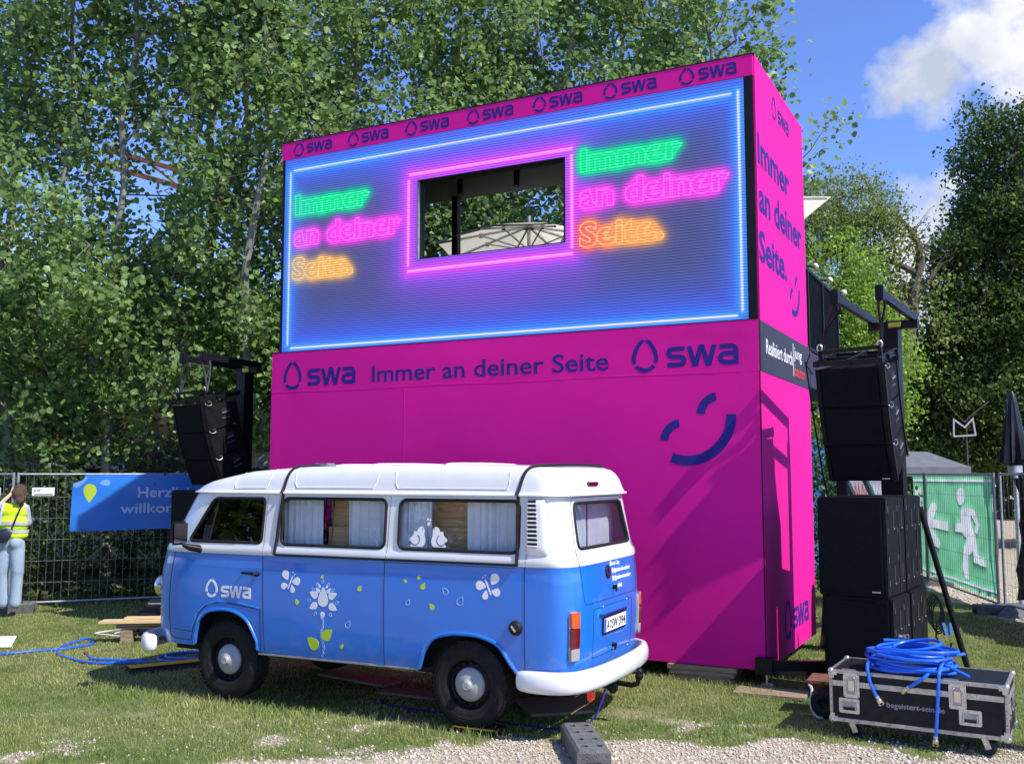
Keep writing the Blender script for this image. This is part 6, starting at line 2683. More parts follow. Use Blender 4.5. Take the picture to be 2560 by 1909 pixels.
mb.tube(bez([(-4.55, 12.35, 0.2), (-4.7, 12.4, 0.03), (-5.0, 12.5, 0.02), (-5.2, 12.62, 0.02), (-5.1, 12.8, 0.02), (-4.8, 12.7, 0.05), (-4.5, 12.6, 0.02)], 8), 0.012, 6)
mb.tube(bez([(-4.9, 12.55, 0.03), (-4.75, 12.5, 0.07), (-4.65, 12.6, 0.03), (-4.8, 12.68, 0.05), (-4.95, 12.6, 0.02)], 8), 0.012, 6)
tag(obj('white_cable', mb, 'cablew', smooth=True), 'white cable loop on the grass beside the pallet', 'cable')
mb = MB()
mb.box(-0.35, 0.45, -0.2, 0.2, 0.0, 0.34, bev=0.05)
mb.box(-0.25, 0.1, -0.25, 0.15, 0.345, 0.42, bev=0.03)
mb.tube(bez([(-0.2, -0.22, 0.4), (0.1, -0.3, 0.38), (0.3, -0.28, 0.2), (0.4, -0.3, 0.05)], 6), 0.012, 6, m=1)
tag(obj('black_gear_bag', mb, ['tarp', 'galv'], None, loc=(-4.35, 12.75, 0), rotz=0.2, smooth=True), 'black equipment bag in the shade beside the left subwoofers', 'bag')

# ------------------------------------------------------------------ fences
def fence_panel(P, dirv, L, label, sign=None, brace=False, wire='galv', spacing=0.105):
    rz = math.atan2(dirv[1], dirv[0])
    t_ = thing('wire_fence', label, 'fence', (P[0], P[1], 0), rz, 'mobile wire fence panels')
    for x in (0.0, L):
        mb = MB()
        mb.tube([(x, 0, 0.03), (x, 0, 2.02)], 0.021, 10)
        obj('post', mb, 'galv', t_, smooth=True)
    for z in (0.135, 1.995):
        mb = MB()
        mb.tube([(0.02, 0, z), (L - 0.02, 0, z)], 0.0165, 8)
        obj('rail', mb, 'galv', t_, smooth=True)
    mb = MB()
    x = spacing
    while x < L - 0.04:
        mb.tube([(x, 0, 0.14), (x + 0.002 * math.sin(x * 40), 0.002, 1.0), (x, 0, 1.99)], 0.0021, 4, cap=False)
        x += spacing
    for z in (0.42, 0.73, 1.04, 1.35, 1.66):
        mb.tube([(0.02, 0.004, z), (L / 2, 0.006, z - 0.004), (L - 0.02, 0.004, z)], 0.0022, 4, cap=False)
    kind(obj('wire_mesh', mb, wire, t_), 'stuff')
    if sign:
        for sx0, flip in sign:
            mb = MB()
            mb.box(sx0, sx0 + 0.30, -0.010, -0.006, 1.68, 1.80)
            s_ = obj('sign_plate', mb, 'white_print', t_)
            V, F = text2d('JHP', sx0 + 0.02, sx0 + 0.115, 1.738, 0.040, 0.01)
            obj('sign_print', sheet(V, F, fb(-0.010), 0.0, 0.0012), 'band', s_)
            mb = MB()
            mb.box(sx0 + 0.03, sx0 + 0.28, -0.0115, -0.0105, 1.690, 1.705)
            obj('sign_stripe', mb, 'black', s_)
    return t_


LF0 = Vector((-7.23, 14.61))
LD = Vector((0.9291, 0.3697))
fence_panel(LF0, LD, 3.5, 'wire fence panel carrying the blue welcome banner', sign=[(0.19, 0)])
fence_panel(LF0 - LD * 0.06 - Vector((3.5, -0.12)), Vector((3.5, -0.12)).normalized(), 3.5, 'wire fence panel at the left edge in front of the person', sign=[(3.02, 0)])
fence_panel(LF0 + LD * 3.58, Vector((0.97, 0.25)), 3.5, 'wire fence panel hidden behind the van and the stand')
concrete_foot((-7.25, 14.50, 0), 0.25, 'dark concrete fence foot the person in the safety vest stands on', L=0.72, W=0.32, H=0.16)
concrete_foot((-3.9, 15.95, 0), 1.9, 'concrete fence foot behind the van')

# blue welcome banner
LN = Vector((LD.y, -LD.x))


def lbm(a, b, t):
    w = 0.012 * math.sin(a * 5.1 + b * 2) + 0.009 * math.sin(b * 9 + a * 3)
    p = LF0 + LD * a + LN * (0.035 + w + t)
    return Vector((p.x, p.y, b + 0.006 * math.sin(a * 4)))


ban = thing('welcome_banner', 'blue vinyl welcome banner with a lime drop hanging on the left fence', 'banner')
poly = [(0.715, 1.155), (2.55, 1.165), (3.25, 1.17), (3.25, 1.985), (2.30, 1.995), (0.90, 1.99), (0.885, 1.93), (0.84, 1.885), (0.735, 1.86)]
obj('cloth', loft_slab(poly, [], 0.10, lbm, 0.0, 0.002), 'banner', ban, smooth=True)
V = [(0.963, 1.570), (1.005, 1.63), (1.055, 1.70), (1.068, 1.76), (1.055, 1.81), (1.02, 1.845), (0.965, 1.855), (0.915, 1.84), (0.888, 1.80), (0.882, 1.75), (0.895, 1.695), (0.93, 1.63)]
Vf, Ff, _ = cdt_fill(round_poly(V, 0.03, 3), [], 0.1)
obj('drop_print', sheet(Vf, Ff, lbm, 0.0025, 0.0035), 'banlime', ban)
for pl_ in ([(1.10, 1.86), (1.13, 1.90), (1.20, 1.93), (1.25, 1.90), (1.25, 1.85), (1.21, 1.82), (1.15, 1.84)], [(0.74, 1.80), (0.80, 1.79), (0.88, 1.86), (0.93, 1.93), (0.93, 1.97), (0.895, 1.94), (0.84, 1.89), (0.745, 1.865)]):
    Vf, Ff, _ = cdt_fill(round_poly(pl_, 0.02, 3), [], 0.1)
    obj('drop_print', sheet(Vf, Ff, lbm, 0.0025, 0.0035), 'banner2', ban)
for s_, a, b, z in (('Herzlich', 1.645, 2.455, 1.645), ('willkommen', 1.408, 2.70, 1.408)):
    V, F = text2d(s_, a, b, z, 0.155, 0.012)
    obj('banner_lettering', sheet(V, F, lbm, 0.0025, 0.0035), mat('pale_lilac_print', (0.50, 0.55, 0.72), 0.5), ban)

# right-hand fence with the emergency exit banner
RF0 = Vector((7.02, 14.55))
RD = Vector((0.1273, 0.9919))
fence_panel(RF0, RD, 3.5, 'wire fence panel carrying the green emergency exit banner', wire='black')
fence_panel(RF0 + RD * 3.58, RD, 3.5, 'farther wire fence panel behind the right speakers', wire='black')
fence_panel((7.09, 14.50), Vector((0.02, -1)).normalized(), 3.5, 'wire fence panel covered by black sheeting at the right edge', wire='galv')
for f_ in (concrete_foot((7.02, 14.40, 0), -0.12, 'dark concrete foot under the joint of the right fences', L=0.80, W=0.25, H=0.14),
           concrete_foot((7.5, 18.1, 0), -0.1, 'concrete foot at the far end of the green banner fence')):
    pass
mb = MB()
mb.add([(6.72, 14.05, 0.005), (7.06, 13.98, 0.005), (7.75, 14.30, 0.005), (7.6, 14.62, 0.005), (7.02, 14.32, 0.15), (7.65, 14.45, 0.15)],
       [(0, 1, 4), (1, 2, 5, 4), (2, 3, 5), (0, 4, 5, 3)])
tag(obj('rubber_wedge', mb, 'concrete'), 'grey wedge lying against the right fence foot', 'wedge')
RN = Vector((-RD.y, RD.x))


def rbm(a, b, t):
    w = 0.030 * math.sin(a * 3.1 + b * 1.6) + 0.016 * math.sin(a * 7 - b * 5)
    p = RF0 + RD * a - RN * (0.03 + abs(w)) + RN * t
    return Vector((p.x, p.y, b))


gb = thing('exit_banner', 'green banner with a white running figure and arrow behind the right fence wires', 'banner')
GP = {
    'figure_head': [(1.70 + 0.17 * math.cos(a), 1.64 + 0.145 * math.sin(a)) for a in np.linspace(0, 2 * PI, 19)[:-1]],
    'figure_body': round_poly([(1.62, 1.46), (1.05, 1.46), (0.86, 1.20), (0.95, 1.07), (1.05, 1.10), (1.00, 1.22), (1.16, 1.36), (1.20, 1.25),
                               (1.02, 1.00), (0.98, 0.76), (0.64, 0.74), (0.64, 0.60), (1.24, 0.62), (1.26, 0.80), (1.42, 0.70), (1.42, 0.33), (1.66, 0.33), (1.66, 0.75), (1.46, 0.98),
                               (1.66, 1.06), (2.08, 1.05), (2.08, 1.20), (1.68, 1.20), (1.74, 1.34)], 0.015, 3),
    'arrow': round_poly([(3.95, 1.09), (3.30, 1.48), (3.05, 1.50), (2.98, 1.40), (3.32, 1.20), (2.37, 1.20), (2.37, 1.04), (3.40, 1.05), (2.98, 0.80), (3.05, 0.70), (3.30, 0.74)], 0.01, 3),
    'door_mark': [(4.45, 1.76), (4.02, 1.76), (4.02, 1.46), (4.45, 1.46)],
    'border_line': [(0.17, 1.88), (4.50, 1.86), (4.50, 1.905), (0.17, 1.925)],
    'border_line.001': [(0.17, 0.25), (4.50, 0.25), (4.50, 0.29), (0.17, 0.29)],
    'border_line.002': [(0.16, 0.31), (0.20, 0.31), (0.20, 1.86), (0.16, 1.86)],
}
M['gwhite'] = mat('white_banner_print', (0.74, 0.77, 0.80), 0.6, trans=0.5)
Vf, Ff, _ = cdt_fill([(0.10, 0.17), (4.60, 0.20), (4.60, 1.975), (0.12, 1.975)], list(GP.values()), 0.12)
obj('cloth', sheet(Vf, [f[::-1] for f in Ff], rbm, 0.0, 0.002), 'green', gb, smooth='all')
for nm_, pl_ in GP.items():
    Vf, Ff, _ = cdt_fill(pl_, [], 0.12)
    obj(nm_, sheet(Vf, [f[::-1] for f in Ff], rbm, 0.0002, 0.0022), 'gwhite', gb)
# black sheeting
mb = MB()
v, f = [], []
for i in range(25):
    for j in range(9):
        t, s_ = i / 24, j / 8
        x = 7.15 + 0.05 * math.sin(t * 23) + 0.03 * math.sin(j * 2.2 + i)
        edge = 14.28 + 0.10 * math.sin(s_ * 5) - 0.55 * (0.5 - abs(s_ - 0.35)) * 0 - 0.22 * math.sin(s_ * PI) 
        y = edge - t * 3.3
        z = 0.22 + 1.72 * s_ + (0.05 * math.sin(t * 9) if j == 0 else 0)
        v.append((x, y, z))
for i in range(24):
    for j in range(8):
        a = i * 9 + j
        f.append((a, a + 1, a + 10, a + 9))
mb.add(v, f)
tag(obj('black_sheeting', mb, 'tarp', smooth='all'), 'black sheeting hung on the fence at the right edge', 'sheeting')
# closed black parasol
t_ = thing('closed_parasol', 'closed black parasol standing behind the right fence', 'parasol', (7.42, 14.7, 0))
mb = MB()
n_ = 20
v = []
prof = [(0.02, 3.22), (0.05, 3.15), (0.075, 3.0), (0.10, 2.8), (0.14, 2.5), (0.165, 2.3), (0.17, 2.22), (0.06, 2.13)]
for i, (r_, z) in enumerate(prof):
    for j in range(n_):
        a = 2 * PI * j / n_
        rr = r_ * (1 + 0.22 * (1 if j % 2 else -1) * (i / 7))
        v.append((rr * math.cos(a), rr * math.sin(a), z - (0.06 * (j % 2) if i == 6 else 0)))
mb.add(v, [(i * n_ + j, i * n_ + (j + 1) % n_, (i + 1) * n_ + (j + 1) % n_, (i + 1) * n_ + j) for i in range(len(prof) - 1) for j in range(n_)])
obj('folded_canopy', mb, 'tarp', t_, smooth=True)
mb = MB()
mb.tube([(0, 0, 0.0), (0, 0, 2.3)], 0.035, 10)
mb.lathe([(0.10, 2.02), (0.10, 2.12), (0.05, 2.14)], 16)
obj('pole', mb, 'zinc', t_, smooth=True)
mb = MB()
mb.box(-0.4, 0.4, -0.4, 0.4, 0.0, 0.08, bev=0.01)
obj('base', mb, 'concrete', t_)

# ------------------------------------------------------------------ parasols on the terrace
def parasol(P, hz, drop, rad, rz, label, sides=8, square=False):
    t_ = thing('parasol', label, 'parasol', (P[0], P[1], 0), rz, 'beige parasols on the terrace')
    mb = MB()
    rim = []
    n = sides
    for i in range(n):
        a = 2 * PI * i / n + (PI / 4 if square else 0)
        r_ = rad * (math.sqrt(2) if square else 1)
        rim.append((r_ * math.cos(a), r_ * math.sin(a), hz - drop))
    rings = []
    K = 6
    v = [(0, 0, hz)]
    per = []
    for i in range(n):
        a, b = Vector(rim[i]), Vector(rim[(i + 1) % n])
        for k in range(4):
            per.append((a + (b - a) * k / 4, 0.04 * math.sin(PI * k / 4)))
    m_ = len(per)
    for j in range(1, K + 1):
        t = j / K
        for q, sg in per:
            v.append((q.x * t * (1 - sg * t * 0.3), q.y * t * (1 - sg * t * 0.3), hz - drop * t - sg * t * 0.5 * (1 - t) * 1.5 + 0.06 * (t * (1 - t))))
    f = [(0, 1 + i, 1 + (i + 1) % m_) for i in range(m_)]
    for j in range(K - 1):
        for i in range(m_):
            f.append((1 + j * m_ + i, 1 + (j + 1) * m_ + i, 1 + (j + 1) * m_ + (i + 1) % m_, 1 + j * m_ + (i + 1) % m_))
    mb.add(v, f)
    obj('canopy', mb, 'parasol', t_, smooth=30)
    for i in range(n):
        e = Vector(rim[i])
        mb = MB()
        h0 = Vector((0, 0, hz - 0.06))
        mb.beam(h0, e * 0.97 + Vector((0, 0, -0.03 + 0.03 * hz * 0)) + Vector((0, 0, hz * 0.03)), 0.022, 0.028)
        mid = h0 + (e - h0) * 0.52 + Vector((0, 0, -0.02))
        mb.beam(Vector((0, 0, hz - 0.42)), mid, 0.018, 0.018)
        mb.box(mid.x - 0.025, mid.x + 0.025, mid.y - 0.025, mid.y + 0.025, mid.z - 0.03, mid.z + 0.03)
        obj('rib', mb, 'galv', t_)
    mb = MB()
    mb.tube([(0, 0, 3.45), (0, 0, hz + 0.02)], 0.028, 10)
    mb.tube([(0, 0, hz + 0.0), (0, 0, hz + 0.10)], 0.03, 10)
    mb.lathe([(0.085, hz - 0.10), (0.10, hz - 0.06), (0.03, hz - 0.03)], 12)
    mb.lathe([(0.07, hz - 0.46), (0.07, hz - 0.40), (0.03, hz - 0.38)], 12)
    obj('pole', mb, 'galv', t_, smooth=True)
    mb = MB()
    mb.box(-0.35, 0.35, -0.35, 0.35, 3.45, 3.53)
    obj('base', mb, 'concrete', t_)
    return t_


parasol((0.25, 14.5), 5.72, 0.37, 1.40, 0.25, 'open beige parasol seen through the opening in the LED screen', 8)
parasol((2.95, 16.25), 6.62, 0.52, 1.80, 0.0, 'open beige parasol with one corner showing right of the stand', 4, True)

# bulbs along the railing
mb = MB()
fest = [bw(-0.03, 2.6, 4.80), bw(0.02, 3.2, 4.66), bw(0.02, 3.9, 4.60), bw(0.0, 4.8, 4.62), bw(-0.2, 6.0, 4.7)]
pth = bez(fest, 6)
mb.tube(pth, 0.006, 5)
t_ = thing('light_string', 'string of pale round bulbs along the terrace railing', 'light string')
obj('cable', mb, 'black', t_, smooth=True)
BL = [((4.03, 12.98, 4.74)), ((4.37, 13.48, 4.65)), ((4.73, 13.98, 4.57)), ((4.16, 13.48, 2.86))]
for p in BL:
    mb = MB()
    mb.ball(p, 0.045, n=10)
    b_ = obj('bulb', mb, 'bulb', t_, smooth=True)
    mb = MB()
    mb.tube([(p[0] - 0.12, p[1], p[2] + 0.01), (p[0] - 0.035, p[1], p[2] + 0.005)], 0.02, 8)
    obj('socket', mb, 'black', b_, smooth=True)

# stair at the back of the stand, dark cover on its rear corner
t_ = thing('steel_stair', 'dark green steel stair behind the rear corner of the stand', 'stair', bw(0.30, 3.0), -AB)
for s_ in (0.0, 0.75):
    mb = MB()
    mb.beam((0.0 + s_ * 0.3, 0.0, 1.95), (0.3 + s_ * 0.3, 1.6, 0.7), 0.05, 0.06)
    mb.beam((0.0 + s_ * 0.3, 0.0, 1.72), (0.3 + s_ * 0.3, 1.6, 0.4), 0.04, 0.04)
    obj('handrail', mb, 'greenpaint', t_)
for i in range(7):
    mb = MB()
    mb.box(0.02, 0.35, i * 0.25, i * 0.25 + 0.22, 1.70 - i * 0.25, 1.73 - i * 0.25)
    obj('step', mb, 'galv', t_)
mb = MB()
v = []
for i in range(9):
    a = 2 * PI * i / 8
for (z, rx, ry) in ((0.02, 0.16, 0.20), (0.3, 0.15, 0.19), (0.7, 0.13, 0.16), (0.88, 0.10, 0.13), (0.96, 0.04, 0.06)):
    for i in range(16):
        a = 2 * PI * i / 16
        k = 1 + 0.14 * math.sin(3 * a + z * 5)
        v.append((rx * k * math.cos(a), ry * k * math.sin(a), z))
mb.add(v, [(j * 16 + i, j * 16 + (i + 1) % 16, (j + 1) * 16 + (i + 1) % 16, (j + 1) * 16 + i) for j in range(4) for i in range(16)] + [tuple(64 + i for i in range(16))])
tag(obj('covered_stand_foot', mb, 'tarp', None, loc=bw(0.26, 2.30), smooth=True), 'black cloth wrapped round equipment at the rear corner of the stand', 'cloth')

# ------------------------------------------------------------------ person
def capsules(name, segs, matn, parent, voxel=0.018, smooth=6):
    """one continuous skin grown round tapered limbs"""
    mb = MB()
    for s_ in segs:
        if len(s_) == 2:
            c_, r_ = s_
            mb.ball(c_[:3], 1.0, n=10, sc=r_)
        else:
            a, b, ra, rb = s_
            mb.tube([a, b], [ra, rb], 12)
            mb.ball(a, ra, n=8)
            mb.ball(b, rb, n=8)
    o = obj(name, mb, matn, None)
    md = o.modifiers.new('r', 'REMESH')
    md.mode = 'VOXEL'
    md.voxel_size = voxel
    md2 = o.modifiers.new('s', 'SMOOTH')
    md2.iterations = smooth
    md2.factor = 0.6
    dg = bpy.context.evaluated_depsgraph_get()
    me = bpy.data.meshes.new_from_object(o.evaluated_get(dg))
    me.polygons.foreach_set('use_smooth', [True] * len(me.polygons))
    o.modifiers.clear()
    o.data = me
    if not me.materials:
        me.materials.append(M[matn])
    o.parent = parent
    return o


# seen from behind, facing the fence (+y), leaning a little to the left
per = thing('person', 'person in a yellow safety vest and pale jeans seen from behind at the fence', 'person', (-7.03, 14.08, 0.155), 0.16)
HX_, HZ_ = -0.05, 1.0     # hips
segs_body = [
    ((0.085, 0.0, 0.06), (0.10, -0.01, 0.48), 0.045, 0.058), ((0.10, -0.01, 0.48), (0.075, 0.0, 0.88), 0.062, 0.085),
    ((-0.085, 0.03, 0.06), (-0.10, 0.02, 0.48), 0.045, 0.058), ((-0.10, 0.02, 0.48), (-0.085, 0.01, 0.88), 0.062, 0.085),
    ((0, 0.0, 0.92), (0.155, 0.10, 0.10)), ((0.0, 0.01, 1.10), (0.135, 0.09, 0.16)), ((0.01, 0.02, 1.28), (0.165, 0.10, 0.15)),
    ((0.02, 0.02, 1.38), (0.06, 0.03, 1.48), 0.055, 0.05),
    ((0.085, 0.05, 1.585), (0.075, 0.092, 0.105)), ((0.09, 0.115, 1.53), (0.045, 0.04, 0.05)),
    ((-0.135, 0.02, 1.36), (-0.29, 0.10, 1.32), 0.045, 0.040), ((-0.29, 0.10, 1.32), (-0.13, 0.33, 1.56), 0.038, 0.026),
    ((0.16, 0.02, 1.37), (0.185, 0.10, 1.13), 0.045, 0.040), ((0.185, 0.10, 1.13), (0.10, 0.30, 1.25), 0.036, 0.027),
    ((-0.12, 0.345, 1.585), (0.030, 0.022, 0.045)), ((0.09, 0.32, 1.27), (0.030, 0.04, 0.022)),
    ((0.085, 0.0, 0.045), (0.085, 0.12, 0.035), 0.040, 0.035), ((-0.085, 0.03, 0.045), (-0.085, 0.15, 0.035), 0.040, 0.035),
]
for hx, hy, hz, dz in ((-0.12, 0.355, 1.615, 1), (0.09, 0.35, 1.28, 0)):
    for k in range(4):
        o_ = (k - 1.5) * 0.016
        if dz:
            a = Vector((hx + o_, hy, hz - 0.015)); b = a + Vector((0.0, 0.02, 0.035 + 0.008 * (k in (1, 2)))); c_ = b + Vector((0, 0.025, 0.005))
        else:
            a = Vector((hx, hy - 0.01, hz + o_ - 0.005)); b = a + Vector((-0.03, 0.02, 0)); c_ = b + Vector((-0.025, 0.0, 0))
        segs_body += [(a, b, 0.009, 0.0085), (b, c_, 0.0085, 0.007)]
    segs_body.append((Vector((hx + 0.03, hy - 0.01, hz - 0.03)), Vector((hx + 0.045, hy + 0.02, hz + 0.005)), 0.010, 0.008))
capsules('body', segs_body, 'skin', per, voxel=0.009, smooth=3)
capsules('jeans', [
    ((0.088, 0.0, 0.05), (0.105, -0.01, 0.48), 0.082, 0.080), ((0.105, -0.01, 0.48), (0.080, 0.0, 0.86), 0.088, 0.108),
    ((-0.088, 0.03, 0.05), (-0.105, 0.02, 0.48), 0.082, 0.080), ((-0.105, 0.02, 0.48), (-0.088, 0.01, 0.86), 0.088, 0.108),
    ((0.075, -0.045, 0.88), (0.098, 0.095, 0.105)), ((-0.075, -0.04, 0.88), (0.098, 0.095, 0.105)), ((0, 0.0, 0.99), (0.162, 0.112, 0.09))], 'jeans', per, 0.016, 4)
capsules('shirt', [
    ((0.0, 0.01, 1.06), (0.150, 0.105, 0.12)), ((0.0, 0.015, 1.22), (0.168, 0.112, 0.15)), ((0.015, 0.02, 1.34), (0.155, 0.095, 0.08)),
    ((-0.13, 0.02, 1.36), (-0.275, 0.095, 1.325), 0.066, 0.060), ((0.16, 0.02, 1.36), (0.185, 0.085, 1.16), 0.064, 0.056),
    ((-0.275, 0.10, 1.325), (-0.225, 0.185, 1.41), 0.055, 0.045)], 'shirt', per, 0.013, 3)
capsules('safety_vest', [
    ((0.01, 0.005, 0.99), (0.215, 0.140, 0.09)), ((0.01, 0.01, 1.14), (0.208, 0.140, 0.17)), ((0.02, 0.015, 1.31), (0.192, 0.120, 0.125)),
    ((-0.10, 0.015, 1.38), (0.12, 0.015, 1.39), 0.060, 0.062)], 'hivis', per, 0.013, 3)
mb = MB()
for z, h_ in ((1.155, 0.048), (1.045, 0.048)):
    ring = []
    n_ = 28
    for zz in (z - h_ / 2, z + h_ / 2):
        for i in range(n_):
            a = 2 * PI * i / n_
            ring.append((0.01 + 0.216 * math.cos(a), 0.008 + 0.147 * math.sin(a), zz + 0.006 * math.sin(3 * a)))
    mb.add(ring, [(i, (i + 1) % n_, (i + 1) % n_ + n_, i + n_) for i in range(n_)])
for x in (-0.105,):
    mb.tube([(x - 0.02, -0.108, 1.14), (x - 0.01, -0.112, 1.25), (x, -0.095, 1.37), (x, -0.03, 1.445)], 0.018, 6)
obj('reflective_tape', mb, 'hvo', per, smooth=True)
capsules('hair', [((0.085, 0.030, 1.605), (0.085, 0.094, 0.104)), ((0.075, -0.045, 1.56), (0.085, 0.065, 0.10)), ((0.115, -0.075, 1.475), (0.060, 0.055, 0.055)), ((0.13, -0.06, 1.43), (0.04, 0.035, 0.05))], 'hair', per, 0.010, 2)
mb = MB()
r_ = random.Random(3)
for i in range(70):
    a = PI * (i / 69)
    sx_ = math.cos(a)
    top_ = Vector((0.085 + 0.075 * sx_, 0.02 + 0.02 * r_.random(), 1.70 - 0.03 * sx_ * sx_))
    mid_ = Vector((0.09 + 0.092 * sx_, -0.055 - 0.012 * (1 - sx_ * sx_) + r_.uniform(-.006, .006), 1.60 - 0.02 * r_.random()))
    low_ = Vector((0.108 + 0.045 * sx_, -0.105 + 0.02 * sx_ * sx_, 1.515 + r_.uniform(-.01, .01)))
    end_ = Vector((0.118 + 0.03 * sx_ + r_.uniform(-.02, .02), -0.125 + r_.uniform(-.01, .02), 1.455 + r_.uniform(-.025, .01)))
    mb.tube([top_, mid_, low_, end_], [0.004, 0.0065, 0.0065, 0.003], 4)
kind(obj('hair_strand', mb, 'hair', per, smooth=True), 'stuff')
mb = MB()
mb.tube([(0.085 + 0.096 * math.cos(a), 0.045, 1.615 + 0.108 * math.sin(a)) for a in np.linspace(0.1, PI - 0.1, 14)], 0.007, 5)
obj('hair_band', mb, 'black', per, smooth=True)
mb = MB()
for s_ in (1, -1):
    mb.ball((0.085 + 0.034 * s_, 0.135, 1.60), 0.013, n=6)
obj('eye', mb, 'white_print', per, smooth=True)
mb = MB()
mb.tube([(0.085, 0.14, 1.585), (0.085, 0.165, 1.555), (0.085, 0.145, 1.545)], [0.008, 0.013, 0.012], 6)
obj('nose', mb, 'skin', per, smooth=True)
mb = MB()
mb.box(0.062, 0.108, 0.145, 0.152, 1.508, 1.520, bev=0.003)
obj('mouth', mb, 'rustf', per)
for x, y in ((0.085, 0.05), (-0.085, 0.08)):
    mb = MB()
    mb.box(x - 0.052, x + 0.052, y - 0.12, y + 0.15, 0.004, 0.075, bev=0.024)
    obj('shoe', mb, 'shoe', per, smooth=True)
bagt = thing('shoulder_bag', 'navy crescent shoulder bag worn across the back of the person in the vest', 'bag', (-7.03, 14.08, 0.155), 0.16)
mb = MB()
arcp = [(-0.215 + 0.0, 1.06), (-0.20, 0.97), (-0.14, 0.905), (-0.04, 0.89), (0.03, 0.94), (0.06, 1.04), (0.065, 1.12), (-0.05, 1.085)]
Vf, Ff, _ = cdt_fill(round_poly(arcp, 0.04, 4), [], 0.05)
cx0, cz0 = -0.07, 1.0
def bagm(a, b, t):
    e_ = max(0, 1 - ((a - cx0) / 0.15) ** 2 - ((b - cz0) / 0.13) ** 2)
    return (a, -0.150 - (0.055 * e_ ** 0.5 if t > 0 else -0.0) , b)
sheet(Vf, Ff, bagm, 0.0, 1.0, mb)
obj('pouch', mb, 'bag', bagt, smooth=True)
mb = MB()
mb.tube([(p[0] - (p[0] - cx0) * 0.03, -0.160, p[1] - (p[1] - cz0) * 0.03) for p in bez([(-0.195, 0.975, 0), (-0.14, 0.915, 0), (-0.04, 0.90, 0), (0.025, 0.95, 0), (0.055, 1.05, 0)], 5)], 0.006, 5)
obj('piping', mb, 'white_print', bagt, smooth=True)
mb = MB()
mb.tube([(0.06, -0.165, 1.10), (0.09, -0.16, 1.20), (0.13, -0.135, 1.33), (0.15, -0.08, 1.42), (0.14, 0.03, 1.465)], 0.013, 6)
obj('bag_strap', mb, 'bag', bagt, smooth=True)

# loose boards lying in the shade under the van
for i, (x, y, rz_, L_, lab) in enumerate(((-0.6, 9.1, 2.72, 1.3, 'long weathered board lying in the shade under the van'), (0.35, 8.75, 0.25, 0.55, 'square chipboard lying under the rear of the van'), (-1.5, 9.9, 2.5, 0.9, 'short board in the shade between the van and the stand'))):
    mb = MB()
    mb.box(-L_ / 2, L_ / 2, -0.12 if i != 1 else -0.3, 0.12 if i != 1 else 0.3, 0.006, 0.03, bev=0.003)
    tag(obj('loose_board', mb, 'plank', None, loc=(x, y, 0.0), rotz=rz_), lab, 'board')


# ================================================================== trees
def leaf_obj(name, C_, size, parent, tones, seed=0, droop=0.3, mt='leaf', bias=(0.1, -0.35, 0.45), asp=1.0):
    r = np.random.default_rng(seed)
    N = len(C_)
    nrm = r.normal(0, 1, (N, 3)) * 0.75 + np.array(bias)
    nrm /= np.linalg.norm(nrm, axis=1, keepdims=True)
    ax = r.normal(0, 1, (N, 3)) + np.array([0, 0, -droop * 3])
    ax -= nrm * (ax * nrm).sum(1, keepdims=True)
    ax /= np.linalg.norm(ax, axis=1, keepdims=True)
    sd = np.cross(nrm, ax)
    L = size * r.uniform(0.45, 1.25, (N, 1)) ** 1.1
    W = L * 0.95 * asp
    fold = nrm * L * 0.10
    base = C_ - ax * L * 0.5
    P = np.stack([base, base + ax * L * 0.30 + sd * W * 0.48 + fold, base + ax * L * 0.68 + sd * W * 0.40 + fold, base + ax * L,
                  base + ax * L * 0.68 - sd * W * 0.40 + fold, base + ax * L * 0.30 - sd * W * 0.48 + fold], 1).reshape(-1, 3)
    t = np.asarray(tones)
    k = r.random((N, 1))
    col = t[0] * (1 - k) + t[1] * k
    col *= r.uniform(0.72, 1.3, (N, 1))
    y = r.random(N) < 0.012
    col[y] = np.array([0.24, 0.32, 0.06])
    return npmesh(name, P, 6, 4, mt, col, parent, [(0, 1, 2, 3), (0, 3, 4, 5)])


ASP = [(0.092, 0.168, 0.046), (0.222, 0.325, 0.100)]


def wob(p0, p1, n, amp, r):
    p0, p1 = Vector(p0), Vector(p1)
    out = []
    for i in range(n + 1):
        t = i / n
        q = p0 + (p1 - p0) * t
        a = amp * math.sin(PI * t) if i not in (0,) else 0
        out.append(q + Vector((r.uniform(-1, 1), r.uniform(-1, 1), r.uniform(-0.4, 0.4))) * a)
    return out


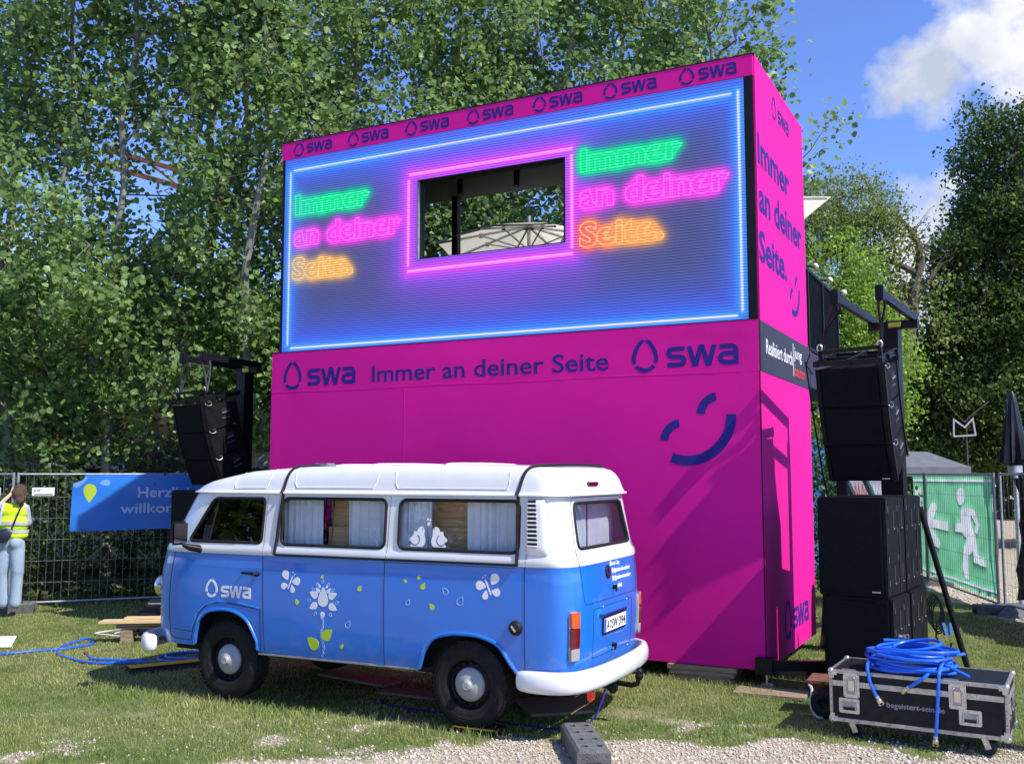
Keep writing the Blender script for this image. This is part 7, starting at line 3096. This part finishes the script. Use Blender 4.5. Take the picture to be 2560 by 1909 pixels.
def aspen(pos, H, rad, n_leaf, seed, label, z_lo=2.0, trunk_r=0.10, lean=(0, 0), lsize=0.112, extra=None, stems=1):
    r = random.Random(seed)
    rn = np.random.default_rng(seed)
    t_ = thing('aspen_tree', label, 'tree', (pos[0], pos[1], 0), 0, 'aspens behind the stand')
    tr = MB()
    cl = []
    tops = []
    for s_ in range(stems):
        off = Vector((r.uniform(-0.3, 0.3), r.uniform(-0.2, 0.2), 0)) if s_ else Vector((0, 0, 0))
        tp = wob(off, off * 2 + Vector((lean[0] + r.uniform(-0.5, 0.5), lean[1], H)), 12, 0.22, r)
        rr = [trunk_r * (1 - 0.75 * i / 12) * (0.75 if s_ else 1) for i in range(13)]
        tr.tube(tp, rr, 9)
        tops.append(tp)
        nb = int(H * 2.6)
        for b in range(nb):
            h = r.uniform(max(1.4, z_lo * 0.8), H * 0.97)
            i = min(11, int(h / H * 12))
            f_ = h / H * 12 - i
            p = tp[i].lerp(tp[i + 1], f_)
            az = r.uniform(0, 2 * PI)
            L = rad * r.uniform(0.65, 1.15) * (1.0 - 0.25 * (h / H))
            up = r.uniform(0.25, 1.0)
            q = p + Vector((math.cos(az) * L, math.sin(az) * L, up * L))
            bp = wob(p, q, 5, 0.10 * L, r)
            r0 = trunk_r * 0.28 * r.uniform(0.7, 1.2)
            tr.tube(bp, [r0 * (1 - 0.8 * k / 5) for k in range(6)], 5)
            for k in range(1, 6):
                for m_ in range(2 if k < 5 else 3):
                    e_ = bp[k] + Vector((r.gauss(0, 0.35), r.gauss(0, 0.35), r.gauss(-0.05, 0.32)))
                    cl.append(e_)
                    if r.random() < 0.35:
                        tr.tube([bp[k], bp[k].lerp(e_, 0.5) + Vector((0, 0, 0.04)), e_], [r0 * 0.3, r0 * 0.2, r0 * 0.1], 4, cap=False)
    if extra:
        for (a, b) in extra:
            bp = wob(Vector(a), Vector(b), 7, 0.12, r)
            tr.tube(bp, [0.03 * (1 - 0.8 * k / 7) for k in range(8)], 5)
            for k in range(2, 8):
                for m_ in range(3):
                    cl.append(bp[k] + Vector((r.gauss(0, 0.20), r.gauss(0, 0.2), r.gauss(-0.02, 0.20))))
    obj('trunk', tr, 'bark', t_, smooth=True)
    Cc = np.array([tuple(c) for c in cl])
    w = rn.lognormal(0, 0.55, len(Cc))
    # stay below the highest part that can be seen, thin out above it
    w = w * np.where(Cc[:, 2] > 11.5, 0.35, 1.0)
    w /= w.sum()
    ci = rn.choice(len(Cc), n_leaf, p=w)
    P = Cc[ci] + rn.normal(0, 1, (n_leaf, 3)) * np.array([0.19, 0.19, 0.17])
    P = P[P[:, 2] > z_lo]
    o = leaf_obj('crown', P, lsize, t_, ASP, seed)
    kind(o, 'stuff')
    return t_


AS = [
    # x, y, height, radius, leaves, z_lo, trunk
    (-8.45, 16.9, 13.5, 2.0, 15000, 1.9, 0.10, 'leftmost aspen over the person at the fence'),
    (-6.75, 16.7, 14.0, 2.1, 15500, 2.2, 0.09, 'aspen with a pale trunk above the lime drop of the welcome banner'),
    (-5.20, 17.6, 14.0, 2.1, 15500, 2.4, 0.13, 'aspen with a thick pale trunk behind the left hanging speakers'),
    (-4.55, 16.5, 13.0, 1.7, 11000, 2.6, 0.10, 'aspen right beside the left end of the stand'),
    (-3.30, 18.2, 14.0, 2.2, 14000, 3.2, 0.12, 'aspen rising behind the first two fascia logos'),
    (-1.75, 18.8, 14.5, 2.2, 14000, 3.5, 0.12, 'aspen rising behind the third fascia logo'),
    (-0.10, 19.3, 14.5, 2.2, 14000, 3.2, 0.13, 'aspen seen through the screen opening left of the parasol'),
    (1.25, 18.6, 14.0, 2.1, 13500, 3.2, 0.12, 'aspen seen through the screen opening above the parasol'),
    (2.75, 18.4, 14.0, 1.9, 12500, 4.0, 0.12, 'aspen behind the right half of the fascia'),
    (3.75, 17.6, 11.6, 1.35, 6500, 5.0, 0.09, 'rightmost aspen with loose sprays beyond the stand'),
    (-10.4, 18.6, 14.0, 2.2, 9000, 2.0, 0.10, 'aspen at the left edge farther back'),
]
for i, (x, y, H, rad, nl, zl, tr_, lb) in enumerate(AS):
    ex = None
    if i == 9:
        ex = [((0.0, 0, 5.6), (1.75, -0.6, 8.05)), ((0.2, 0, 5.2), (1.55, -0.4, 7.3)), ((0.0, 0, 9.0), (0.95, -1.2, 9.35)), ((0.0, 0, 9.6), (0.8, -1.2, 10.3)), ((0.2, 0, 5.6), (1.1, -0.3, 6.4)), ((0, 0, 8.6), (0.85, -1.0, 8.7))]
    aspen((x, y), H, rad, int(nl * 1.22), 100 + i, lb, z_lo=zl, trunk_r=tr_, extra=ex, stems=2 if i in (0, 2, 4, 6) else 1)


def blob_tree(name, label, pos, trunk_top, crown, n_leaf, lsize, tones, seed, trunk_r=0.2, group=None, mt='leaf', n_clump=260, sig=0.45, bias=(0.1, -0.35, 0.45), asp=0.7, bark='bark2', cat='tree', limbs=14):
    """crown: list of (dx, dy, z, rx, ry, rz) masses; leaves sit in clumps near their surfaces"""
    r = random.Random(seed)
    rn = np.random.default_rng(seed)
    t_ = thing(name, label, cat, (pos[0], pos[1], 0), 0, group)
    tr = MB()
    tp = wob((0, 0, 0), trunk_top, 8, 0.15, r)
    tr.tube(tp, [trunk_r * (1 - 0.6 * i / 8) for i in range(9)], 9)
    vol = np.array([c[3] * c[5] for c in crown])
    ci = rn.choice(len(crown), n_clump, p=vol / vol.sum())
    d = rn.normal(0, 1, (n_clump, 3))
    d /= np.linalg.norm(d, axis=1, keepdims=True)
    rad = rn.uniform(0.35, 1.0, (n_clump, 1)) ** 0.45
    cr = np.array(crown)[ci]
    Cc = cr[:, :3] + d * rad * cr[:, 3:6]
    for k in range(limbs):
        c_ = Vector(Cc[rn.integers(n_clump)])
        i = r.randrange(3, 9)
        bp = wob(tp[i], c_, 5, 0.12 * (c_ - tp[i]).length, r)
        tr.tube(bp, [trunk_r * 0.35 * (1 - 0.8 * q / 5) for q in range(6)], 5)
    obj('trunk', tr, bark, t_, smooth=True)
    w = rn.lognormal(0, 0.5, n_clump)
    ii = rn.choice(n_clump, n_leaf, p=w / w.sum())
    P = Cc[ii] + rn.normal(0, sig, (n_leaf, 3)) * np.array([1, 1, 0.75])
    P = P[P[:, 2] > 0.05]
    kind(leaf_obj('crown', P, lsize, t_, tones, seed, mt=mt, bias=bias, asp=asp), 'stuff')
    return t_


G_MID = [(0.13, 0.24, 0.032), (0.25, 0.37, 0.052)]
G_OLIVE = [(0.115, 0.175, 0.042), (0.22, 0.265, 0.072)]
G_DARK = [(0.042, 0.084, 0.020), (0.100, 0.158, 0.035)]
G_HEDGE = [(0.035, 0.065, 0.024), (0.070, 0.11, 0.036)]
blob_tree('bright_tree', 'bright green leafy tree right behind the magenta stand', (7.9, 23.5), (0, 0, 6.5),
          [(-0.1, 0, 6.6, 1.0, 1.1, 1.2), (0.1, 0, 5.2, 1.15, 1.2, 1.5), (-0.2, 0, 4.0, 1.3, 1.2, 1.5), (-0.5, -0.5, 2.6, 1.3, 1.2, 1.4), (1.0, 0.2, 4.4, 0.8, 0.8, 1.3)], 42000, 0.092, G_MID, 41, n_clump=260, sig=0.26)
blob_tree('olive_tree', 'olive-tinged taller tree above the bright green one', (9.0, 26.5), (0, 0, 9.0),
          [(0, 0, 9.2, 1.6, 1.3, 0.95), (-1.3, 0, 8.6, 1.3, 1.2, 1.0), (1.0, 0, 8.2, 0.9, 1.0, 0.9), (0.9, 0, 6.9, 0.7, 1, 0.9), (-1.6, 0, 7.4, 1.0, 1, 1.0)], 26000, 0.092, G_OLIVE, 42, n_clump=200, sig=0.26)
blob_tree('dark_tree', 'tall dark green tree filling the right edge of the view', (14.3, 27.5), (0, 0, 11.5),
          [(0.3, 0, 11.2, 1.2, 1.5, 1.3), (0.4, 0, 9.3, 2.1, 1.8, 1.6), (1.0, 0, 7.5, 2.8, 2, 2.0), (-0.2, 0, 5.6, 2.6, 2, 2.0), (-0.8, 0, 3.8, 2.8, 2, 1.8), (-1.9, 0, 8.15, 0.75, 0.8, 0.45), (-1.2, 0, 9.6, 0.8, 0.8, 0.5), (-0.8, 0, 11.0, 0.8, 1, 0.6), (-1.1, 0, 8.9, 1.0, 1, 0.6), (-1.7, 0, 7.0, 0.9, 1, 0.7), (-1.9, 0, 5.6, 1.1, 1, 0.9), (-2.2, 0, 4.2, 1.4, 1.2, 1.2), (-3.0, 0, 2.6, 1.6, 1.2, 1.0), (-0.7, 0, 12.0, 0.6, .8, .5), (1.5, 0, 3.0, 2.8, 2, 1.5)],
          135000, 0.122, G_DARK, 43, trunk_r=0.35, n_clump=850, sig=0.30, bias=(-0.1, -0.2, 0.5), limbs=24)
blob_tree('dark_tree', 'dark tree mass behind the right hanging speakers and the green banner', (12.9, 31.0), (0, 0, 6.0),
          [(0, 0, 5.2, 2.2, 1.8, 1.4), (-0.9, 0, 3.4, 2.4, 1.8, 1.6), (2.0, 0, 4.4, 2.2, 1.8, 1.8), (-2.4, 0, 2.8, 1.8, 1.6, 1.4)], 26000, 0.15, [(0.045, 0.08, 0.026), (0.075, 0.12, 0.04)], 44, trunk_r=0.25, n_clump=320, sig=0.34)
blob_tree('feathery_tree', 'thin feathery tree right of the bright green tree', (10.9, 27.5), (0.1, 0, 7.4),
          [(-0.4, 0, 7.2, 0.7, 0.7, 0.7), (-0.7, 0, 5.6, 0.9, 0.7, 1.4), (-0.4, 0, 4.4, 1.0, 0.7, 1.0), (1.0, 0, 5.4, 0.4, 0.5, 0.6)], 9000, 0.11, [(0.05, 0.09, 0.03), (0.08, 0.13, 0.05)], 45, trunk_r=0.1, n_clump=120, sig=0.26, asp=0.4)
# crooked almost bare tree
t_ = thing('bare_tree', 'crooked nearly bare tree against the clouds on the right', 'tree', (10.62, 26.0, 0.2))
t_.scale = (0.9, 0.9, 0.9)
mb = MB()
r_ = random.Random(4)
bp = [Vector(p) for p in ((-0.7, 0, 3.6), (-0.4, 0, 5.0), (-0.18, 0, 6.0), (-0.02, 0, 6.7), (0.02, 0, 7.4), (0.25, 0, 8.1), (0.30, 0, 8.5), (0.12, 0, 8.9), (0.0, 0, 9.0))]
mb.tube([Vector((-0.9, 0, 0))] + bp, [0.26, 0.24, 0.22, 0.20, 0.20, 0.15, 0.14, 0.12, 0.07, 0.03], 9)
for br in ([(0.1, 0, 7.9), (-0.35, 0, 8.15), (-0.7, 0, 8.3), (-0.85, 0, 8.55), (-1.1, 0, 8.8)], [(0.0, 0, 6.9), (-0.4, 0, 7.0), (-0.7, 0, 7.3)], [(0.28, 0, 8.4), (0.1, 0, 9.1), (-0.2, 0.1, 9.5)], [(0.02, 0, 7.3), (0.4, 0, 7.5), (0.7, 0, 8.0)]):
    P = [Vector(p) for p in br]
    mb.tube(P, [0.10 - 0.018 * i for i in range(len(P))], 7)
    for k in range(5):
        b = P[-1] if k < 3 else P[-2]
        e_ = b + Vector((r_.uniform(-0.7, 0.7), 0, r_.uniform(0.1, 0.8)))
        mb.tube(wob(b, e_, 4, 0.08, r_), [0.02, 0.016, 0.012, 0.008, 0.004], 4)
for k in range(16):
    b = bp[r_.randrange(4, 9)]
    e_ = b + Vector((r_.uniform(-1.0, 1.0), 0, r_.uniform(-0.2, 1.0)))
    mb.tube(wob(b, e_, 4, 0.1, r_), [0.02, 0.015, 0.011, 0.007, 0.004], 4)
obj('trunk', mb, 'bark2', t_, smooth=True)
rn = np.random.default_rng(9)
cs_ = np.array([(-0.9, 0, 8.3), (0.6, 0, 7.2), (0.9, 0, 7.7), (0.7, 0, 6.6), (-0.8, 0, 7.0), (0.9, 0, 6.0), (-0.2, 0, 5.2)])
P = cs_[rn.integers(len(cs_), size=700)] + rn.normal(0, 0.25, (700, 3))
kind(leaf_obj('sparse_leaves', P, 0.12, t_, G_OLIVE, 46), 'stuff')

# hedge behind the left fence
hd = thing('hedge', 'dark leafy hedge behind the left wire fence', 'hedge', (-5.5, 16.1, 0), 0.10)
rn = np.random.default_rng(77)
N = 30000
X_ = rn.uniform(-5.5, 5.0, N)
Z_ = rn.uniform(0.05, 2.05, N) ** 0.95
Y_ = rn.normal(0, 0.28, N) - 0.1 * np.sin(X_ * 3) + 0.12 * np.sin(Z_ * 5 + X_)
cl = hnoise(X_ * 1.0, Z_, 0.30, 55)
k = rn.random(N) < 0.25 + cl
P = np.stack([X_, Y_, Z_ + 0.12 * np.sin(X_ * 2.2)], -1)[k]
kind(leaf_obj('foliage', P, 0.075, hd, G_HEDGE, 5, asp=0.8), 'stuff')
mb = MB()
for i in range(26):
    x = -5.3 + i * 0.4 + random.uniform(-0.1, 0.1)
    mb.tube(wob((x, 0.15, 0), (x + random.uniform(-0.3, 0.3), 0.1, 1.8), 5, 0.08, random), [0.018, 0.016, 0.013, 0.01, 0.008, 0.005], 5)
obj('stem', mb, 'bark2', hd)
# shade-loving undergrowth deeper in
hd2 = thing('undergrowth', 'shaded shrubs between the aspens behind the hedge', 'shrub', (-4.0, 19.6, 0))
N = 26000
X_ = rn.uniform(-8.0, 11.0, N)
Z_ = rn.uniform(0.05, 2.6, N)
Y_ = rn.normal(0, 0.5, N)
k = rn.random(N) < 0.15 + hnoise(X_, Z_, 0.6, 57)
kind(leaf_obj('foliage', np.stack([X_, Y_, Z_ + 0.5 * np.sin(X_ * 1.3)], -1)[k], 0.11, hd2, G_HEDGE, 6, asp=0.8), 'stuff')

# bushes on the right behind the subs
blob_tree('shrub', 'green shrub between the stand and the right speakers', (4.9, 15.4), (0, 0, 1.8),
          [(0, 0, 2.1, 0.7, 0.6, 0.9), (0.1, 0, 1.0, 0.7, 0.6, 0.8), (0.5, 0.2, 1.4, 0.6, 0.5, 0.8)], 7000, 0.075, [(0.05, 0.10, 0.03), (0.09, 0.15, 0.04)], 61, trunk_r=0.04, n_clump=90, sig=0.16, cat='shrub', limbs=8)

# ------------------------------------------------------------------ what stands behind the trees
# long derelict hall with a gantry on its roof
t_ = thing('derelict_hall', 'long brown derelict hall with a rusty gantry behind the aspens', 'building', (-9.0, 25.0, 0), 0.05)
mb = MB()
mb.box(-8, 7.0, 0, 6, 0, 6.25)
obj('wall', mb, 'rust', t_)
mb = MB()
for i in range(9):
    mb.box(-7.6 + i * 1.65, -7.4 + i * 1.65, -0.14, -0.001, 0, 6.1)
obj('pilaster', mb, 'rust', t_)
for i in range(9):
    for z in (1.0, 3.6):
        mb = MB()
        mb.box(-7.2 + i * 1.65, -6.2 + i * 1.65, -0.03, -0.002, z, z + 1.7)
        w_ = obj('window', mb, 'dark', t_)
        mb = MB()
        mb.box(-6.74 + i * 1.65, -6.68 + i * 1.65, -0.06, -0.031, z, z + 1.7)
        mb.box(-7.2 + i * 1.65, -6.75 + i * 1.65, -0.06, -0.031, z + 0.82, z + 0.88)
        mb.box(-6.67 + i * 1.65, -6.2 + i * 1.65, -0.06, -0.031, z + 0.82, z + 0.88)
        obj('glazing_bar', mb, 'rustf', w_)
mb = MB()
mb.box(-8.2, 7.2, -0.3, 6.2, 6.255, 6.45)
obj('roof_edge', mb, 'black', t_)
mb = MB()
for z in (6.9, 7.3):
    mb.tube([(-8, -0.1, z), (7, -0.1, z)], 0.03, 6)
for i in range(14):
    mb.tube([(-8 + i * 1.15, -0.1, 6.45), (-8 + i * 1.15, -0.1, 7.3)], 0.03, 6)
mb.tube([(-8, -0.1, 7.8), (7, -0.1, 8.1)], 0.02, 5)
mb.tube([(-8, -0.1, 9.2), (7, -0.1, 9.0)], 0.02, 5)
obj('roof_railing', mb, 'black', t_)
t_ = thing('gantry', 'rusty steel gantry beams glimpsed between the aspen leaves', 'gantry', (-6.5, 23.6, 0))
mb = MB()
for a, b in (((-3.5, 0, 9.9), (3.4, 0, 7.9)), ((-3.5, 0, 9.5), (3.4, 0, 7.5)), ((2.8, 0, 0), (2.8, 0, 8.1))):
    mb.beam(a, b, 0.07, 0.11)
for i in range(9):
    x = -3.2 + i * 0.8
    mb.beam((x, 0, 9.9 - (x + 3.5) * 0.29), (x + 0.8, 0, 9.5 - (x + 4.3) * 0.29), 0.04, 0.05)
obj('steel_beam', mb, 'rustf', t_)

# white vans parked behind the hedge
def white_van(loc, rz, label, L=4.8):
    t_ = thing('parked_van', label, 'van', loc, rz, 'white vehicles behind the hedge')
    mb = MB()
    prof = [(-L / 2, 0.35), (L / 2 - 0.1, 0.35), (L / 2, 0.7), (L / 2 - 0.1, 1.15), (L / 2 - 0.75, 1.4), (L / 2 - 1.5, 2.25), (L / 2 - 1.9, 2.45), (-L / 2 + 0.1, 2.45), (-L / 2, 2.2)]
    k_ = len(prof)
    v = [(x, -0.95, z) for x, z in prof] + [(x, 0.95, z) for x, z in prof]
    mb.add(v, [tuple(range(k_)), tuple(range(k_, 2 * k_))[::-1]] + [(i, i + k_, (i + 1) % k_ + k_, (i + 1) % k_) for i in range(k_)])
    obj('body', mb, 'white', t_, smooth=20)
    for x0, x1 in ((L / 2 - 1.85, L / 2 - 1.1), (L / 2 - 2.9, L / 2 - 2.0), (L / 2 - 4.0, L / 2 - 3.05)):
        mb = MB()
        mb.box(x0, x1, -0.957, -0.951, 1.45, 2.1)
        obj('window', mb, 'glassd' if False else 'dark', t_)
    for x in (-L / 2 + 0.9, L / 2 - 0.9):
        mb = MB()
        mb.lathe([(0.001, 0.02), (0.2, 0.02), (0.22, 0), (0.34, 0), (0.34, 0.22), (0.001, 0.22)], 24, T=Matrix.Translation((x, -0.96, 0.34)) @ Matrix.Rotation(-PI / 2, 4, 'X'))
        obj('wheel', mb, 'tyre', t_, smooth=True)
    return t_


white_van((-9.3, 20.6, 0), 0.05, 'white van half hidden by leaves behind the hedge')
white_van((-3.9, 21.0, 0), 0.02, 'second white van behind the left hanging speakers', 4.2)
# tent roof and sign on the right, blue sheet behind the stand
t_ = thing('market_tent', 'low pale grey tent roof behind the green exit banner', 'tent', (9.0, 22.5, 0), 0.12)
mb = MB()
mb.add([(-0.9, -0.9, 2.15), (0.9, -0.9, 2.15), (0.9, 0.9, 2.15), (-0.9, 0.9, 2.15), (-0.4, 0, 2.5), (0.4, 0, 2.5)], [(0, 1, 5, 4), (1, 2, 5), (2, 3, 4, 5), (3, 0, 4)])
mb.add([(-0.9, -0.9, 2.15), (0.9, -0.9, 2.15), (0.9, -0.9, 1.95), (-0.9, -0.9, 1.95)], [(3, 2, 1, 0)])
obj('roof_cloth', mb, 'band2' if False else M['tentc'], t_)
for x, y in ((-0.85, -0.85), (0.85, -0.85), (0.85, 0.85), (-0.85, 0.85)):
    mb = MB()
    mb.box(x - 0.03, x + 0.03, y - 0.03, y + 0.03, 0, 2.14)
    obj('tent_leg', mb, 'galv', t_)
t_ = thing('hanging_sign', 'small white crown-shaped outline hanging before the dark tree', 'sign', (10.92, 24.0, 2.9))
t_.scale = (0.85, 1, 0.85)
mb = MB()
V, F = strokes_poly([[(-0.30, 0.0), (-0.28, 0.48), (0.02, 0.26), (0.26, 0.50), (0.32, 0.04), (-0.30, 0.0)]], 0.045)
sheet(V, F, lambda a, b, t: (a, -t, b), 0, 0.02, mb)
obj('outline', mb, 'greycloth', t_)
mb = MB()
mb.tube([(0.02, 0, 0.40), (0.25, 0, 0.62), (0.75, 0, 1.0)], 0.018, 5)
mb.tube([(0.02, 0, 0.40), (-0.30, 0, 0.75), (-0.6, 0, 1.2)], 0.018, 5)
mb.tube([(0.1, 0.06, 0.3), (0.1, 0.06, -2.9)], 0.03, 6)
obj('hanger', mb, 'bark2', t_)
t_ = thing('blue_sheet', 'blue tarpaulin glimpsed between the stand and the right speakers', 'tarpaulin', (4.75, 17.5, 0))
mb = MB()
v, f = [], []
for i in range(9):
    for j in range(7):
        v.append((-0.9 + i * 0.225, 0.06 * math.sin(i * 1.7 + j), 0.2 + j * 0.40))
for i in range(8):
    for j in range(6):
        a = i * 7 + j
        f.append((a, a + 7, a + 8, a + 1))
mb.add(v, f)
obj('cloth', mb, 'bluetarp', t_, smooth='all')
mb = MB()
mb.tube([(-0.9, 0.03, 0), (-0.9, 0.03, 2.7)], 0.03, 6)
mb.tube([(0.9, 0.03, 0), (0.9, 0.03, 2.7)], 0.03, 6)
obj('frame_pole', mb, 'galv', t_)
t_ = thing('stall_banner', 'grey stall banner with red and white strokes behind the right speaker tower', 'banner', (4.80, 13.6, -0.04), 0.0)
t_.scale = (0.6, 1, 1)
mb = MB()
mb.box(-0.42, 0.42, 0, 0.02, 1.40, 2.02)
obj('cloth', mb, 'greycloth', t_)
for k_, (x0, mt_) in enumerate(((-0.38, 'red_print'), (-0.22, 'red_print'), (-0.06, 'red_print'), (0.12, 'white_print'), (0.26, 'white_print'))):
    V, F = strokes_poly([[(x0, 1.72), (x0 + 0.02, 1.90), (x0 + 0.07, 1.72), (x0 + 0.09, 1.90), (x0 + 0.12, 1.74)]], 0.018)
    obj('painted_stroke', sheet(V, F, fb(0.0), 0.0005, 0.003), mt_, t_)
for x in (-0.4, 0.4):
    mb = MB()
    mb.tube([(x, 0.04, 0), (x, 0.04, 2.05)], 0.02, 6)
    obj('frame_pole', mb, 'black', t_)
# trees on the visitors' side, mirrored in the panes of the van
k_ = 0
for x, y, h in ((-20, 4.5, 7.5), (-23, -2, 8.5), (-20, -9, 9), (-12, -19, 10), (-33, 3, 9)):
    blob_tree('park_tree', ['low park tree left of the lawn, nearest to the fence line', 'second park tree left of the lawn', 'third park tree left of the lawn, behind the viewer',
                            'tallest park tree behind the viewer', 'park tree farthest left of the lawn'][k_], (x, y), (0, 0, h * 0.7),
              [(0, 0, h * 0.6, 4.5, 3, h * 0.36), (-2, 0, h * 0.45, 3.5, 2.5, h * 0.3), (2.2, 0, h * 0.5, 3.5, 2.5, h * 0.3)], 4500, 0.42, G_DARK, 200 + k_, trunk_r=0.3, n_clump=160, sig=0.6, group='park trees behind the viewer')
    k_ += 1
# distant tree line closing the horizon
rn = np.random.default_rng(91)
far = thing('far_woods', 'distant line of trees closing the horizon', 'woods', (0, 0, 0))
far['kind'] = 'stuff'
N = 42000
A_ = rn.uniform(-0.9, 0.9, N)
D_ = rn.uniform(48, 60, N)
X_, Y_ = np.sin(A_) * D_, np.cos(A_) * D_
top = 4.2 + 3.0 * hnoise(A_ * 40, A_ * 0, 1.3, 71) + 1.0 * hnoise(A_ * 40, A_ * 0, 0.4, 72)
Z_ = top * rn.random(N) ** 0.8
kind(leaf_obj('crown', np.stack([X_, Y_, Z_], -1), 0.55, far, [(0.03, 0.06, 0.022), (0.055, 0.09, 0.03)], 8, asp=0.8), 'stuff')
mb = MB()
for i in range(40):
    a = -0.9 + 1.8 * i / 39
    mb.tube([(math.sin(a) * 56, math.cos(a) * 56, 0), (math.sin(a) * 56, math.cos(a) * 56, 4.5)], 0.25, 5)
obj('trunk', mb, 'bark2', far)
